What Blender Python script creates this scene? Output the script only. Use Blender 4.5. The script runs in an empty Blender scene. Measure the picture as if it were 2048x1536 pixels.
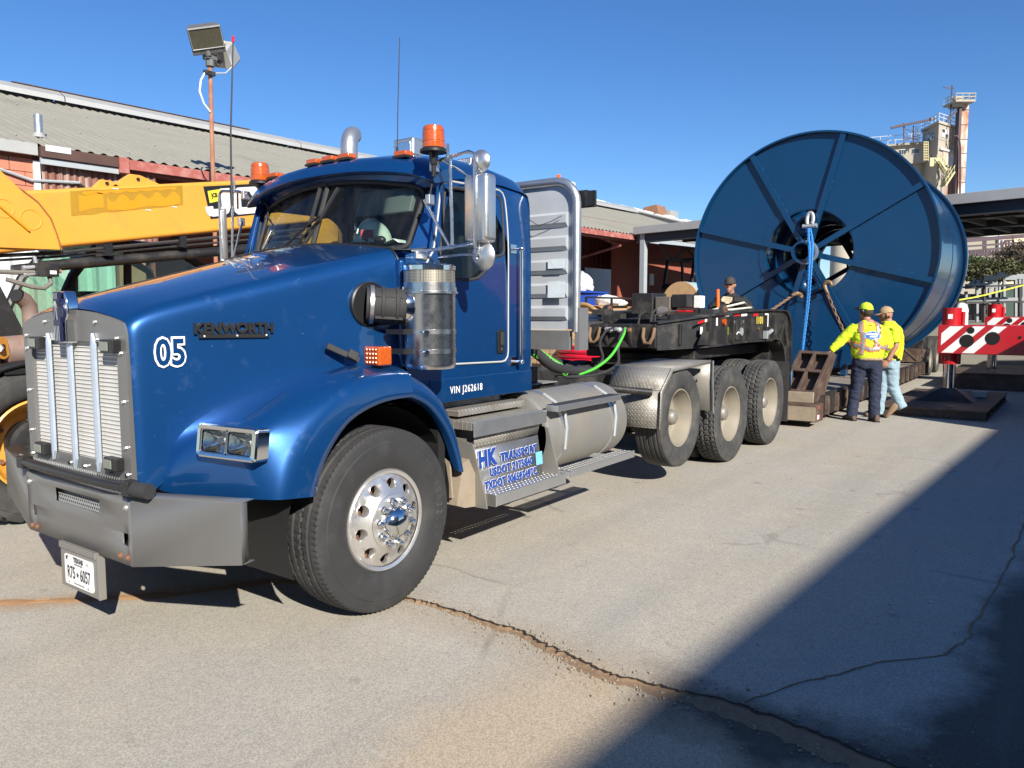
import bpy, bmesh, math, random
from mathutils import Vector, Matrix, Euler, noise
rnd = random.Random(7)
R = math.radians; PI = math.pi; sin = math.sin; cos = math.cos
scn = bpy.context.scene; col = scn.collection

# ------------------------------------------------------------------ camera
cd = bpy.data.cameras.new('camera'); cam = bpy.data.objects.new('camera', cd); col.objects.link(cam)
cr = Vector((0.5864447, -0.8099889, -0.0007518)); cu = Vector((0.0737831, 0.0524958, 0.9958917)); cf = Vector((0.8066218, 0.5840908, -0.0905494))
m4 = Matrix((cr, cu, -cf)).transposed().to_4x4(); m4.translation = (-2.8909572, -4.0986146, 1.610898)
cam.matrix_world = m4
cd.sensor_width = 36; cd.lens = 26.922; cd.clip_start = 0.05; cd.clip_end = 3000
scn.camera = cam

# ------------------------------------------------------------------ sky, sun, exposure
SUN = Vector((-0.451, -0.738, 0.500)).normalized()       # direction towards the sun
w = bpy.data.worlds.new('World'); scn.world = w; w.use_nodes = True
wn = w.node_tree.nodes; wl = w.node_tree.links
sky = wn.new('ShaderNodeTexSky'); sky.sky_type = 'NISHITA'; sky.sun_disc = False
sky.sun_elevation = math.asin(SUN.z); sky.sun_rotation = math.atan2(SUN.x, SUN.y)
sky.altitude = 200; sky.air_density = 1.0; sky.dust_density = 0.12; sky.ozone_density = 6.0
bg = wn['Background']; bg.inputs['Strength'].default_value = 0.082
hs = wn.new('ShaderNodeHueSaturation'); hs.inputs['Saturation'].default_value = 1.14; hs.inputs['Hue'].default_value = 0.506
wl.new(sky.outputs['Color'], hs.inputs['Color']); wl.new(hs.outputs['Color'], bg.inputs['Color'])
sl = bpy.data.lights.new('sun', 'SUN'); sl.energy = 5.0; sl.angle = R(0.53); sl.color = (1.0, 0.94, 0.84)
so = bpy.data.objects.new('sun', sl); col.objects.link(so)
so.rotation_euler = SUN.to_track_quat('Z', 'Y').to_euler(); so.location = (-20, -30, 40)
scn.view_settings.view_transform = 'Standard'; scn.view_settings.look = 'None'
scn.view_settings.exposure = 0.78; scn.view_settings.gamma = 1.0; scn.view_settings.use_curve_mapping = False

# ------------------------------------------------------------------ materials
def mat_new(name):
    m = bpy.data.materials.new(name); m.use_nodes = True
    nt = m.node_tree; b = nt.nodes['Principled BSDF']
    return m, nt, b
def nmath(nt, op, a, b=None, c=None, clamp=False):
    n = nt.nodes.new('ShaderNodeMath'); n.operation = op; n.use_clamp = clamp
    for i, v in enumerate((a, b, c)):
        if v is None: continue
        if isinstance(v, (int, float)): n.inputs[i].default_value = v
        else: nt.links.new(v, n.inputs[i])
    return n.outputs[0]
def nmix(nt, fac, a, b, blend='MIX'):
    n = nt.nodes.new('ShaderNodeMix'); n.data_type = 'RGBA'; n.blend_type = blend
    for i, v in ((0, fac), (6, a), (7, b)):
        if isinstance(v, (int, float)): n.inputs[i].default_value = v
        elif isinstance(v, tuple): n.inputs[i].default_value = (*v[:3], 1)
        else: nt.links.new(v, n.inputs[i])
    return n.outputs[2]
def ncoord(nt, scale=(1, 1, 1), kind='Object'):
    t = nt.nodes.new('ShaderNodeTexCoord'); mp = nt.nodes.new('ShaderNodeMapping')
    mp.inputs['Scale'].default_value = scale
    nt.links.new(t.outputs[kind], mp.inputs['Vector']); return mp.outputs[0]
def nnoise(nt, vec, scale, detail=4, rough=.55, dist=0):
    n = nt.nodes.new('ShaderNodeTexNoise'); n.inputs['Scale'].default_value = scale
    n.inputs['Detail'].default_value = detail; n.inputs['Roughness'].default_value = rough; n.inputs['Distortion'].default_value = dist
    nt.links.new(vec, n.inputs['Vector']); return n.outputs[0]
def nramp(nt, fac, lo, hi):
    n = nt.nodes.new('ShaderNodeMapRange'); n.inputs[1].default_value = lo; n.inputs[2].default_value = hi
    nt.links.new(fac, n.inputs[0]); return n.outputs[0]
def nbump(nt, b, h, strength=.3, dist=.01, inp='Normal'):
    n = nt.nodes.new('ShaderNodeBump'); n.inputs['Strength'].default_value = strength; n.inputs['Distance'].default_value = dist
    nt.links.new(h, n.inputs['Height']); nt.links.new(n.outputs[0], b.inputs[inp]); return n
def M(name, c, rough=.5, metal=0., coat=0., var=.12, vs=6, bump=0, bs=80, dirt=None, streak=None, spec=.5, rvar=.1, coat_rough=.06):
    m, nt, b = mat_new(name)
    v = ncoord(nt)
    n1 = nnoise(nt, v, vs, 6, .6)
    k = nmath(nt, 'MULTIPLY_ADD', n1, 2*var, 1-var)
    colr = nmix(nt, 1.0, (*c, 1), k, 'MULTIPLY')
    if dirt:
        dc, da, ds = dirt
        f = nramp(nt, nnoise(nt, v, ds, 8, .68), .62-.3*da, .80-.2*da)
        f = nmath(nt, 'MULTIPLY', f, min(1, da*1.2), clamp=True)
        colr = nmix(nt, f, colr, (*dc, 1))
        rr = nmath(nt, 'MULTIPLY_ADD', f, max(0, .8-rough), rough)
    else: rr = None
    if streak:
        sc, sa, svec = streak
        f = nramp(nt, nnoise(nt, ncoord(nt, svec), 1.0, 6, .6), .70-.28*sa, .92-.25*sa)
        colr = nmix(nt, nmath(nt, 'MULTIPLY', f, min(1, sa*1.3), clamp=True), colr, (*sc, 1))
    nt.links.new(colr, b.inputs['Base Color'])
    rn = nnoise(nt, v, vs*2.3, 5, .6)
    if rr is None: rr = rough
    nt.links.new(nmath(nt, 'ADD', nmath(nt, 'MULTIPLY_ADD', rn, 2*rvar, -rvar), rr, clamp=True), b.inputs['Roughness'])
    b.inputs['Metallic'].default_value = metal
    b.inputs['Specular IOR Level'].default_value = spec
    if coat: b.inputs['Coat Weight'].default_value = coat; b.inputs['Coat Roughness'].default_value = coat_rough
    if bump: nbump(nt, b, nnoise(nt, v, bs, 4, .6), bump, .004)
    return m
def diamond_mat(name, c, ax, pitch=.045, rough=.38, dirtc=(.12, .10, .08), da=.5, metal=.85, lift=.7):
    m, nt, b = mat_new(name)
    v = ncoord(nt); s = nt.nodes.new('ShaderNodeSeparateXYZ'); nt.links.new(v, s.inputs[0])
    u, w_ = s.outputs[ax[0]], s.outputs[ax[1]]
    def loz(off):
        p = pitch
        uu = nmath(nt, 'ADD', nmath(nt, 'DIVIDE', u, p), off); ww = nmath(nt, 'ADD', nmath(nt, 'DIVIDE', w_, p), off)
        fu = nmath(nt, 'SUBTRACT', nmath(nt, 'FRACT', uu), .5); fw = nmath(nt, 'SUBTRACT', nmath(nt, 'FRACT', ww), .5)
        a = nmath(nt, 'ADD', fu, fw) if off == 0 else nmath(nt, 'SUBTRACT', fu, fw)
        d = nmath(nt, 'SUBTRACT', fu, fw) if off == 0 else nmath(nt, 'ADD', fu, fw)
        e = nmath(nt, 'ADD', nmath(nt, 'POWER', nmath(nt, 'DIVIDE', a, .50), 2), nmath(nt, 'POWER', nmath(nt, 'DIVIDE', d, .17), 2))
        return nmath(nt, 'SUBTRACT', 1, e, clamp=True)
    h = nmath(nt, 'MAXIMUM', loz(0), loz(.5))
    hs = nmath(nt, 'POWER', h, .6)
    n1 = nramp(nt, nnoise(nt, v, 5, 7, .65), .62-.3*da, .85-.2*da)
    base = nmix(nt, nmath(nt, 'MULTIPLY', n1, .85, clamp=True), (*c, 1), (*dirtc, 1))
    base = nmix(nt, nmath(nt, 'MULTIPLY', hs, .6), base, tuple(min(1, x*1.35) for x in c))
    nt.links.new(base, b.inputs['Base Color'])
    b.inputs['Metallic'].default_value = metal
    nt.links.new(nmath(nt, 'MULTIPLY_ADD', n1, .35, rough, clamp=True), b.inputs['Roughness'])
    nbump(nt, b, hs, lift, .006)
    return m
def glass_mat(name, tint=(.55, .68, .62), refl=1.0, dust=.0):
    m = bpy.data.materials.new(name); m.use_nodes = True; nt = m.node_tree; nt.nodes.clear()
    out = nt.nodes.new('ShaderNodeOutputMaterial'); tr = nt.nodes.new('ShaderNodeBsdfTransparent'); gl = nt.nodes.new('ShaderNodeBsdfGlossy')
    tr.inputs[0].default_value = (*tint, 1); gl.inputs['Roughness'].default_value = .02
    fr = nt.nodes.new('ShaderNodeFresnel'); fr.inputs[0].default_value = 1.5
    mx = nt.nodes.new('ShaderNodeMixShader'); nt.links.new(fr.outputs[0], mx.inputs[0]); nt.links.new(tr.outputs[0], mx.inputs[1]); nt.links.new(gl.outputs[0], mx.inputs[2])
    last = mx
    if dust:
        df = nt.nodes.new('ShaderNodeBsdfDiffuse'); df.inputs[0].default_value = (.35, .36, .34, 1)
        m2 = nt.nodes.new('ShaderNodeMixShader')
        n = nramp(nt, nnoise(nt, ncoord(nt, (3, 3, 1.2)), 3, 7, .65), .35, .85)
        nt.links.new(nmath(nt, 'MULTIPLY', n, dust), m2.inputs[0]); nt.links.new(mx.outputs[0], m2.inputs[1]); nt.links.new(df.outputs[0], m2.inputs[2]); last = m2
    nt.links.new(last.outputs[0], out.inputs[0]); return m

# ------------------------------------------------------------------ mesh helpers
ORI = {}
def V(*a): return Vector(a[0] if len(a) == 1 else a)
def basis(d):
    d = V(d).normalized(); a = Vector((0, 0, 1)) if abs(d.z) < .9 else Vector((1, 0, 0))
    u = a.cross(d).normalized(); return u, d.cross(u)
class MB:
    def __init__(s): s.v = []; s.f = []
    def add(s, vs, fs):
        o = len(s.v); s.v += [Vector(q) for q in vs]; s.f += [tuple(i+o for i in f) for f in fs]; return s
    def box(s, x0, x1, y0, y1, z0, z1):
        return s.hexa([(x0, y0, z0), (x1, y0, z0), (x1, y1, z0), (x0, y1, z0), (x0, y0, z1), (x1, y0, z1), (x1, y1, z1), (x0, y1, z1)])
    def hexa(s, p):
        return s.add(p, [(0, 3, 2, 1), (4, 5, 6, 7), (0, 1, 5, 4), (1, 2, 6, 5), (2, 3, 7, 6), (3, 0, 4, 7)])
    def obox(s, c, ax, ay, az):
        c, ax, ay, az = V(c), V(ax), V(ay), V(az)
        return s.hexa([c+i*ax+j*ay+k*az for k in (-1, 1) for i, j in ((-1, -1), (1, -1), (1, 1), (-1, 1))])
    def bar(s, a, b, w_, h, up=(0, 0, 1)):
        a, b = V(a), V(b); d = (b-a); n = d.normalized(); u = V(up); sd = n.cross(u)
        if sd.length < 1e-4: sd = n.cross(Vector((1, 0, 0)))
        sd.normalize(); u = sd.cross(n)
        return s.obox((a+b)/2, d/2, sd*w_/2, u*h/2)
    def tube(s, pts, r, n=8, closed=False, caps=True, rs=None):
        pts = [V(q) for q in pts]; N = len(pts); rings = []; u = None
        for i, q in enumerate(pts):
            if closed: d = pts[(i+1) % N]-pts[i-1]
            else: d = pts[min(i+1, N-1)]-pts[max(i-1, 0)]
            if d.length < 1e-9: d = Vector((0, 0, 1))
            d.normalize()
            if u is None: u, _ = basis(d)
            else:
                u = (u-d*u.dot(d)); u = u.normalized() if u.length > 1e-6 else basis(d)[0]
            v = d.cross(u); rr = rs[i] if rs else r
            rings.append([q+rr*(cos(2*PI*k/n)*u+sin(2*PI*k/n)*v) for k in range(n)])
        return s.loft(rings, True, closed, caps)
    def loft(s, rings, ring_closed=True, closed=False, caps=False):
        o = len(s.v); n = len(rings[0]); N = len(rings)
        for r_ in rings: s.v += [Vector(q) for q in r_]
        for i in range(N if closed else N-1):
            j = (i+1) % N
            for k in range(n if ring_closed else n-1):
                l = (k+1) % n
                s.f.append((o+i*n+k, o+i*n+l, o+j*n+l, o+j*n+k))
        if caps and not closed:
            s.f.append(tuple(o+k for k in reversed(range(n)))); s.f.append(tuple(o+(N-1)*n+k for k in range(n)))
        return s
    def cyl(s, a, b, r, r2=None, n=16, caps=True):
        return s.tube([a, b], r, n, caps=caps, rs=[r, r if r2 is None else r2])
    def lathe(s, prof, c, axis, n=32, a0=0, a1=2*PI, closed_prof=False):
        c = V(c); ax = V(axis).normalized(); u, v = basis(ax); full = abs(a1-a0-2*PI) < 1e-6
        rings = []
        for i in range(n if full else n+1):
            t = a0+(a1-a0)*i/n
            rings.append([c+ax*h+r_*(cos(t)*u+sin(t)*v) for h, r_ in prof])
        return s.loft(rings, closed_prof, full)
    def prism(s, poly, d):
        d = V(d); n = len(poly); p = [V(q) for q in poly]
        o = len(s.v); s.v += p+[q+d for q in p]
        s.f.append(tuple(o+k for k in reversed(range(n)))); s.f.append(tuple(o+n+k for k in range(n)))
        for k in range(n):
            l = (k+1) % n; s.f.append((o+k, o+l, o+n+l, o+n+k))
        return s
    def sphere(s, c, r, nu=16, nv=10, v0=0, v1=PI):
        c = V(c); r = (r, r, r) if isinstance(r, (int, float)) else r
        rings = [[c+V(r[0]*sin(t)*cos(2*PI*k/nu), r[1]*sin(t)*sin(2*PI*k/nu), r[2]*cos(t)) for k in range(nu)] for t in [v0+(v1-v0)*i/nv for i in range(nv+1)]]
        return s.loft(rings)
    def grid(s, rows): return s.loft(rows, False)
    def ring(s, outer, inner):
        n = len(outer); o = len(s.v); s.v += [V(q) for q in outer]+[V(q) for q in inner]
        for k in range(n):
            l = (k+1) % n; s.f.append((o+k, o+l, o+n+l, o+n+k))
        return s
    def face(s, p): return s.add(p, [tuple(range(len(p)))])
    def move(s, fn): s.v = [V(fn(q)) for q in s.v]; return s
    def data(s, name, sharp=35, off=Vector()):
        me = bpy.data.meshes.new(name); me.from_pydata([tuple(q-off) for q in s.v], [], s.f)
        bm = bmesh.new(); bm.from_mesh(me); bmesh.ops.remove_doubles(bm, verts=bm.verts, dist=1e-5)
        bmesh.ops.recalc_face_normals(bm, faces=bm.faces); bm.to_mesh(me); bm.free()
        me.shade_smooth()
        if sharp < 180: me.set_sharp_from_angle(angle=R(sharp))
        return me
    def build(s, name, mat, parent=None, sharp=35, bevel=0, seg=2, at=None, rot=None, sub=0, label=None, cat=None, group=None, kind=None, solid=0, mesh=None):
        top = parent is None
        if at is not None: off = Vector()
        elif parent is not None: off = ORI[parent.name]
        else:
            xs = [q.x for q in s.v]; ys = [q.y for q in s.v]; zs = [q.z for q in s.v]
            off = Vector(((min(xs)+max(xs))/2, (min(ys)+max(ys))/2, min(zs)))
        me = mesh or s.data(name, 180 if bevel or sub else sharp, off)
        return put(name, me, mat, parent, off if at is None else V(at), at is not None, rot, bevel, seg, sub, solid, label, cat, group, kind)
def put(name, me, mat, parent, org, located=True, rot=None, bevel=0, seg=2, sub=0, solid=0, label=None, cat=None, group=None, kind=None):
    o = bpy.data.objects.new(name, me); col.objects.link(o)
    if mat is not None and not me.materials: me.materials.append(mat)
    if parent is not None:
        o.parent = parent
        if located: o.location = V(org)-ORI[parent.name]
    else: o.location = V(org)
    ORI[o.name] = V(org)
    if rot: o.rotation_euler = rot
    if solid:
        q = o.modifiers.new('solid', 'SOLIDIFY'); q.thickness = solid; q.offset = -1
    if bevel:
        q = o.modifiers.new('bevel', 'BEVEL'); q.width = bevel; q.segments = seg; q.limit_method = 'ANGLE'; q.angle_limit = R(30); q.harden_normals = True
    if sub:
        q = o.modifiers.new('sub', 'SUBSURF'); q.levels = sub; q.render_levels = sub
    tag(o, label, cat, group, kind); return o
def tag(o, label=None, cat=None, group=None, kind=None):
    if label: o['label'] = label
    if cat: o['category'] = cat
    if group: o['group'] = group
    if kind: o['kind'] = kind
    return o
def thing(name, label, cat, loc=(0, 0, 0), group=None, rz=0):
    o = bpy.data.objects.new(name, None); col.objects.link(o); o.location = loc; o.empty_display_size = .2
    o.rotation_euler = (0, 0, rz); ORI[o.name] = V(loc); return tag(o, label, cat, group)
def dup(root, loc, rz=None, label=None, group=None):
    r_ = root.copy(); col.objects.link(r_); r_.location = loc
    if rz is not None: r_.rotation_euler = (0, 0, rz)
    if label: r_['label'] = label
    if group: r_['group'] = group
    def rec(src, dst):
        for ch in [c for c in scn.objects if c.parent == src]:
            c2 = ch.copy(); col.objects.link(c2); c2.parent = dst; rec(ch, c2)
    rec(root, r_); return r_
def arc(c, r, a0, a1, n, ax='xz'):
    out = []
    for i in range(n+1):
        t = R(a0+(a1-a0)*i/n); a, b = c[0]+r*cos(t), c[1]+r*sin(t); out.append((a, b))
    return out
def resample(poly, n):
    P = [V(*q, 0) if len(q) == 2 else V(q) for q in poly]; P.append(P[0]); L = [0]
    for a, b in zip(P, P[1:]): L.append(L[-1]+(b-a).length)
    out = []; j = 0
    for i in range(n):
        t = L[-1]*i/n
        while L[j+1] < t: j += 1
        f = (t-L[j])/max(1e-9, L[j+1]-L[j]); out.append(P[j].lerp(P[j+1], f))
    return out
def rrect(x0, x1, y0, y1, r, n=5):
    o = []
    for cx, cy, a in ((x1-r, y1-r, 0), (x0+r, y1-r, 90), (x0+r, y0+r, 180), (x1-r, y0+r, 270)):
        o += arc((cx, cy), r, a, a+90, n)
    return o
def text_mb(s, size, org, xd, ud, depth=.002, sx=1., off=0., align='CENTER', sp=1.):
    cu_ = bpy.data.curves.new('t', 'FONT'); cu_.body = s; cu_.size = size; cu_.align_x = align; cu_.align_y = 'CENTER'; cu_.offset = off; cu_.extrude = depth/2; cu_.resolution_u = 3; cu_.space_character = sp
    o = bpy.data.objects.new('t', cu_); col.objects.link(o)
    dg = bpy.context.evaluated_depsgraph_get(); me = bpy.data.meshes.new_from_object(o.evaluated_get(dg))
    xd = V(xd).normalized(); ud = V(ud); ud = (ud-xd*ud.dot(xd)).normalized(); nd = xd.cross(ud); org = V(org)
    mb = MB(); mb.add([org+xd*q.co.x*sx+ud*q.co.y+nd*q.co.z for q in me.vertices], [tuple(p.vertices) for p in me.polygons])
    bpy.data.objects.remove(o); bpy.data.curves.remove(cu_); bpy.data.meshes.remove(me); return mb
def bolt(mb, c, d, r=.012, h=.008, n=6):
    c = V(c); d = V(d).normalized(); mb.cyl(c, c+d*h, r, r*.85, n)
# ------------------------------------------------------------------ material library
def paint_blue():
    m, nt, b = mat_new('truck_blue'); v = ncoord(nt)
    n1 = nnoise(nt, v, 3, 6, .6)
    c = nmix(nt, n1, (.0045, .056, .19), (.006, .073, .25))
    dust = nramp(nt, nnoise(nt, v, 7, 9, .7), .60, .86)
    s = nt.nodes.new('ShaderNodeSeparateXYZ'); nt.links.new(v, s.inputs[0])
    c = nmix(nt, nmath(nt, 'MULTIPLY', dust, .16), c, (.30, .29, .26))
    scr = nramp(nt, nnoise(nt, ncoord(nt, (2, 9, 26)), 4, 4, .5, .6), .735, .76)
    c = nmix(nt, nmath(nt, 'MULTIPLY', scr, .12), c, (.5, .52, .55))
    chip = nramp(nt, nnoise(nt, v, 55, 2, .5), .765, .79); c = nmix(nt, nmath(nt, 'MULTIPLY', chip, .45), c, (.42, .45, .48))
    nt.links.new(c, b.inputs['Base Color']); b.inputs['Metallic'].default_value = .55
    nt.links.new(nmath(nt, 'MULTIPLY_ADD', dust, .2, .32), b.inputs['Roughness'])
    b.inputs['Coat Weight'].default_value = .9
    nt.links.new(nmath(nt, 'MULTIPLY_ADD', dust, .16, .02), b.inputs['Coat Roughness'])
    h = nnoise(nt, v, 2.6, 3, .5); nbump(nt, b, h, .05, .02, 'Coat Normal')
    return m
BLUE = paint_blue()
def reel_paint():
    m, nt, b = mat_new('reel_blue'); v = ncoord(nt)
    n1 = nnoise(nt, v, .9, 5, .6); c = nmix(nt, n1, (.0006, .030, .088), (.0010, .038, .108))
    c = nmix(nt, nmath(nt, 'MULTIPLY', nramp(nt, nnoise(nt, v, 2.6, 8, .7), .56, .82), .03), c, (.12, .17, .22)); nt.links.new(c, b.inputs['Base Color'])
    scr = nramp(nt, nnoise(nt, ncoord(nt, (3, 1.1, 4)), 3.5, 5, .55, 1.2), .72, .75); c = nmix(nt, nmath(nt, 'MULTIPLY', scr, .16), c, (.10, .20, .30)); nt.links.new(c, b.inputs['Base Color'])
    b.inputs['Roughness'].default_value = .38; b.inputs['Specular IOR Level'].default_value = .35; b.inputs['Coat Weight'].default_value = .45; nt.links.new(nmath(nt, 'MULTIPLY_ADD', n1, .14, .02), b.inputs['Coat Roughness'])
    nbump(nt, b, nnoise(nt, v, 1.1, 3, .5), .35, .05, 'Coat Normal'); return m
REEL = reel_paint()
RUBBER = M('tyre_rubber', (.026, .026, .027), .75, var=.3, vs=9, bump=.15, bs=140, dirt=((.07, .067, .062), .36, 5))
RUBBER_D = M('dusty_rubber', (.036, .036, .036), .8, var=.25, vs=7, bump=.15, bs=120, dirt=((.10, .095, .085), .6, 4))
BLACK = M('black_steel', (.016, .016, .017), .48, var=.25, vs=6, bump=.08, bs=60, dirt=((.10, .088, .07), .45, 5))
BLACKP = M('black_plastic', (.014, .014, .015), .42, var=.15, vs=10)
FRAME = M('frame_black', (.013, .013, .013), .6, var=.3, vs=6, dirt=((.09, .075, .06), .6, 4))
CHROME = M('chrome', (.78, .78, .77), .10, 1., var=.06, vs=7, rvar=.06, dirt=((.30, .28, .25), .12, 7))
STEEL = M('brushed_steel', (.62, .62, .61), .27, 1., var=.12, vs=9, rvar=.10, streak=((.35, .35, .34), .35, (30, 30, 2)))
BUMPER = M('bumper_steel', (.205, .203, .197), .40, .5, var=.06, vs=3.2, rvar=.05, dirt=((.30, .28, .25), .14, 14), bump=.02, bs=5)
ALU = M('aluminium', (.62, .62, .61), .36, .9, var=.13, vs=5, rvar=.1, dirt=((.30, .27, .22), .25, 5))
ALUW = M('polished_wheel', (.74, .72, .69), .34, .85, var=.08, vs=9, rvar=.08, dirt=((.38, .33, .26), .25, 9))
GBAR = M('grille_blade', (.50, .58, .68), .35, .5, var=.12, vs=8)  # sky reflection put into the blade colour as a blue tint
ALUD = M('dusty_aluminium', (.27, .262, .24), .55, .5, var=.15, vs=5, dirt=((.27, .23, .18), .55, 4))
RACK = M('rack_aluminium', (.47, .50, .53), .45, .25, var=.12, vs=6, rvar=.1, streak=((.38, .38, .38), .3, (3, 20, 3)))
CREAM = M('cream_wheel', (.235, .21, .165), .55, 0, var=.12, vs=8, dirt=((.26, .21, .15), .45, 8))
DP_YZ = diamond_mat('diamond_plate_front', (.36, .345, .31), (1, 2), .036, .5, da=.8, metal=.5)
DP_XY = diamond_mat('diamond_plate_top', (.36, .345, .31), (0, 1), .036, .5, da=.8, metal=.5)
DP_XZ = diamond_mat('diamond_plate_side', (.38, .365, .33), (0, 2), .036, .45, da=.7, metal=.6)
GLASS = glass_mat('windscreen_glass', (.80, .92, .87), dust=.05)
GLASSD = glass_mat('door_glass', (.62, .70, .67), dust=.03)
GLASSG = glass_mat('green_cab_glass', (.50, .74, .62), dust=.16)
INTER = M('cab_interior', (.009, .009, .0095), .7, var=.2)
AMBER = M('amber_lens', (.46, .080, .006), .22, 0, coat=1., var=.35, vs=40, bump=.25, bs=90)
LENS = M('clear_lens', (.82, .84, .84), .06, .95, var=.1, vs=45, bump=.06, bs=30)
LENS2 = M('strobe_lens_grey', (.20, .215, .18), .2, .1, var=.3, vs=60, bump=.3, bs=90)
MIRS = M('mirror_shell', (.66, .66, .65), .30, .9, var=.12, vs=9, rvar=.1)
WHITE = M('white_paint', (.75, .75, .73), .45, var=.06)
DECALW = M('white_vinyl', (.78, .78, .78), .4, var=.04)
DECALB = M('blue_vinyl', (.012, .05, .26), .4, var=.05)
NAVY = M('navy_decal', (.008, .012, .05), .35, var=.05)
YEL = M('machine_yellow', (.66, .305, .038), .45, 0, coat=.2, var=.13, vs=2.5, dirt=((.40, .19, .05), .42, 3.2), coat_rough=.2)
YEL2 = M('repaint_yellow', (.62, .26, .004), .40, 0, coat=.3, var=.06)
OLIVE = M('smeared_glue', (.36, .20, .012), .5, 0, var=.15, vs=14)
RED = M('crane_red', (.42, .008, .014), .33, 0, coat=.5, var=.10, vs=4, dirt=((.10, .02, .02), .25, 4))
REDR = M('red_conduit', (.62, .010, .035), .35, 0, var=.1, vs=6)
RUST = M('rusty_steel', (.17, .075, .04), .8, .0, var=.35, vs=12, bump=.2, bs=60, dirt=((.30, .16, .09), .5, 9))
RUSTP = M('rusty_pole', (.30, .125, .065), .75, .0, var=.3, vs=9, dirt=((.42, .27, .2), .5, 5))
CHAIN = M('rusty_chain', (.20, .125, .075), .65, .3, var=.3, vs=40)
BROWN = M('brown_steel', (.070, .044, .034), .6, 0, var=.2, vs=7, dirt=((.19, .14, .10), .5, 6))
MUD = M('dried_mud', (.27, .22, .16), .95, 0, var=.3, vs=9, bump=.6, bs=30)
GALV = M('galvanised', (.36, .38, .39), .48, .35, var=.15, vs=6, dirt=((.25, .25, .24), .3, 5))
GREYP = M('grey_paint', (.33, .36, .38), .5, 0, var=.12, vs=5)
ROPE = M('blue_rope', (.035, .24, .62), .7, 0, var=.3, vs=90)
PRIMER = M('white_grease', (.6, .6, .58), .6, 0, var=.2, vs=30)
ORANGE = M('orange_handle', (.75, .14, .015), .5, 0, var=.05)
GREENH = M('green_hose', (.10, .55, .05), .4, 0, var=.08)
WOOD = M('plank_wood', (.36, .24, .13), .8, 0, var=.3, vs=12, streak=((.18, .11, .06), .5, (3, 3, 40)))
GREYWOOD = M('weathered_deck', (.20, .17, .14), .85, 0, var=.3, vs=8, dirt=((.30, .26, .21), .5, 5), bump=.2, bs=50)
CARD = M('cardboard', (.42, .26, .13), .8, 0, var=.12, vs=5)
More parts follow.
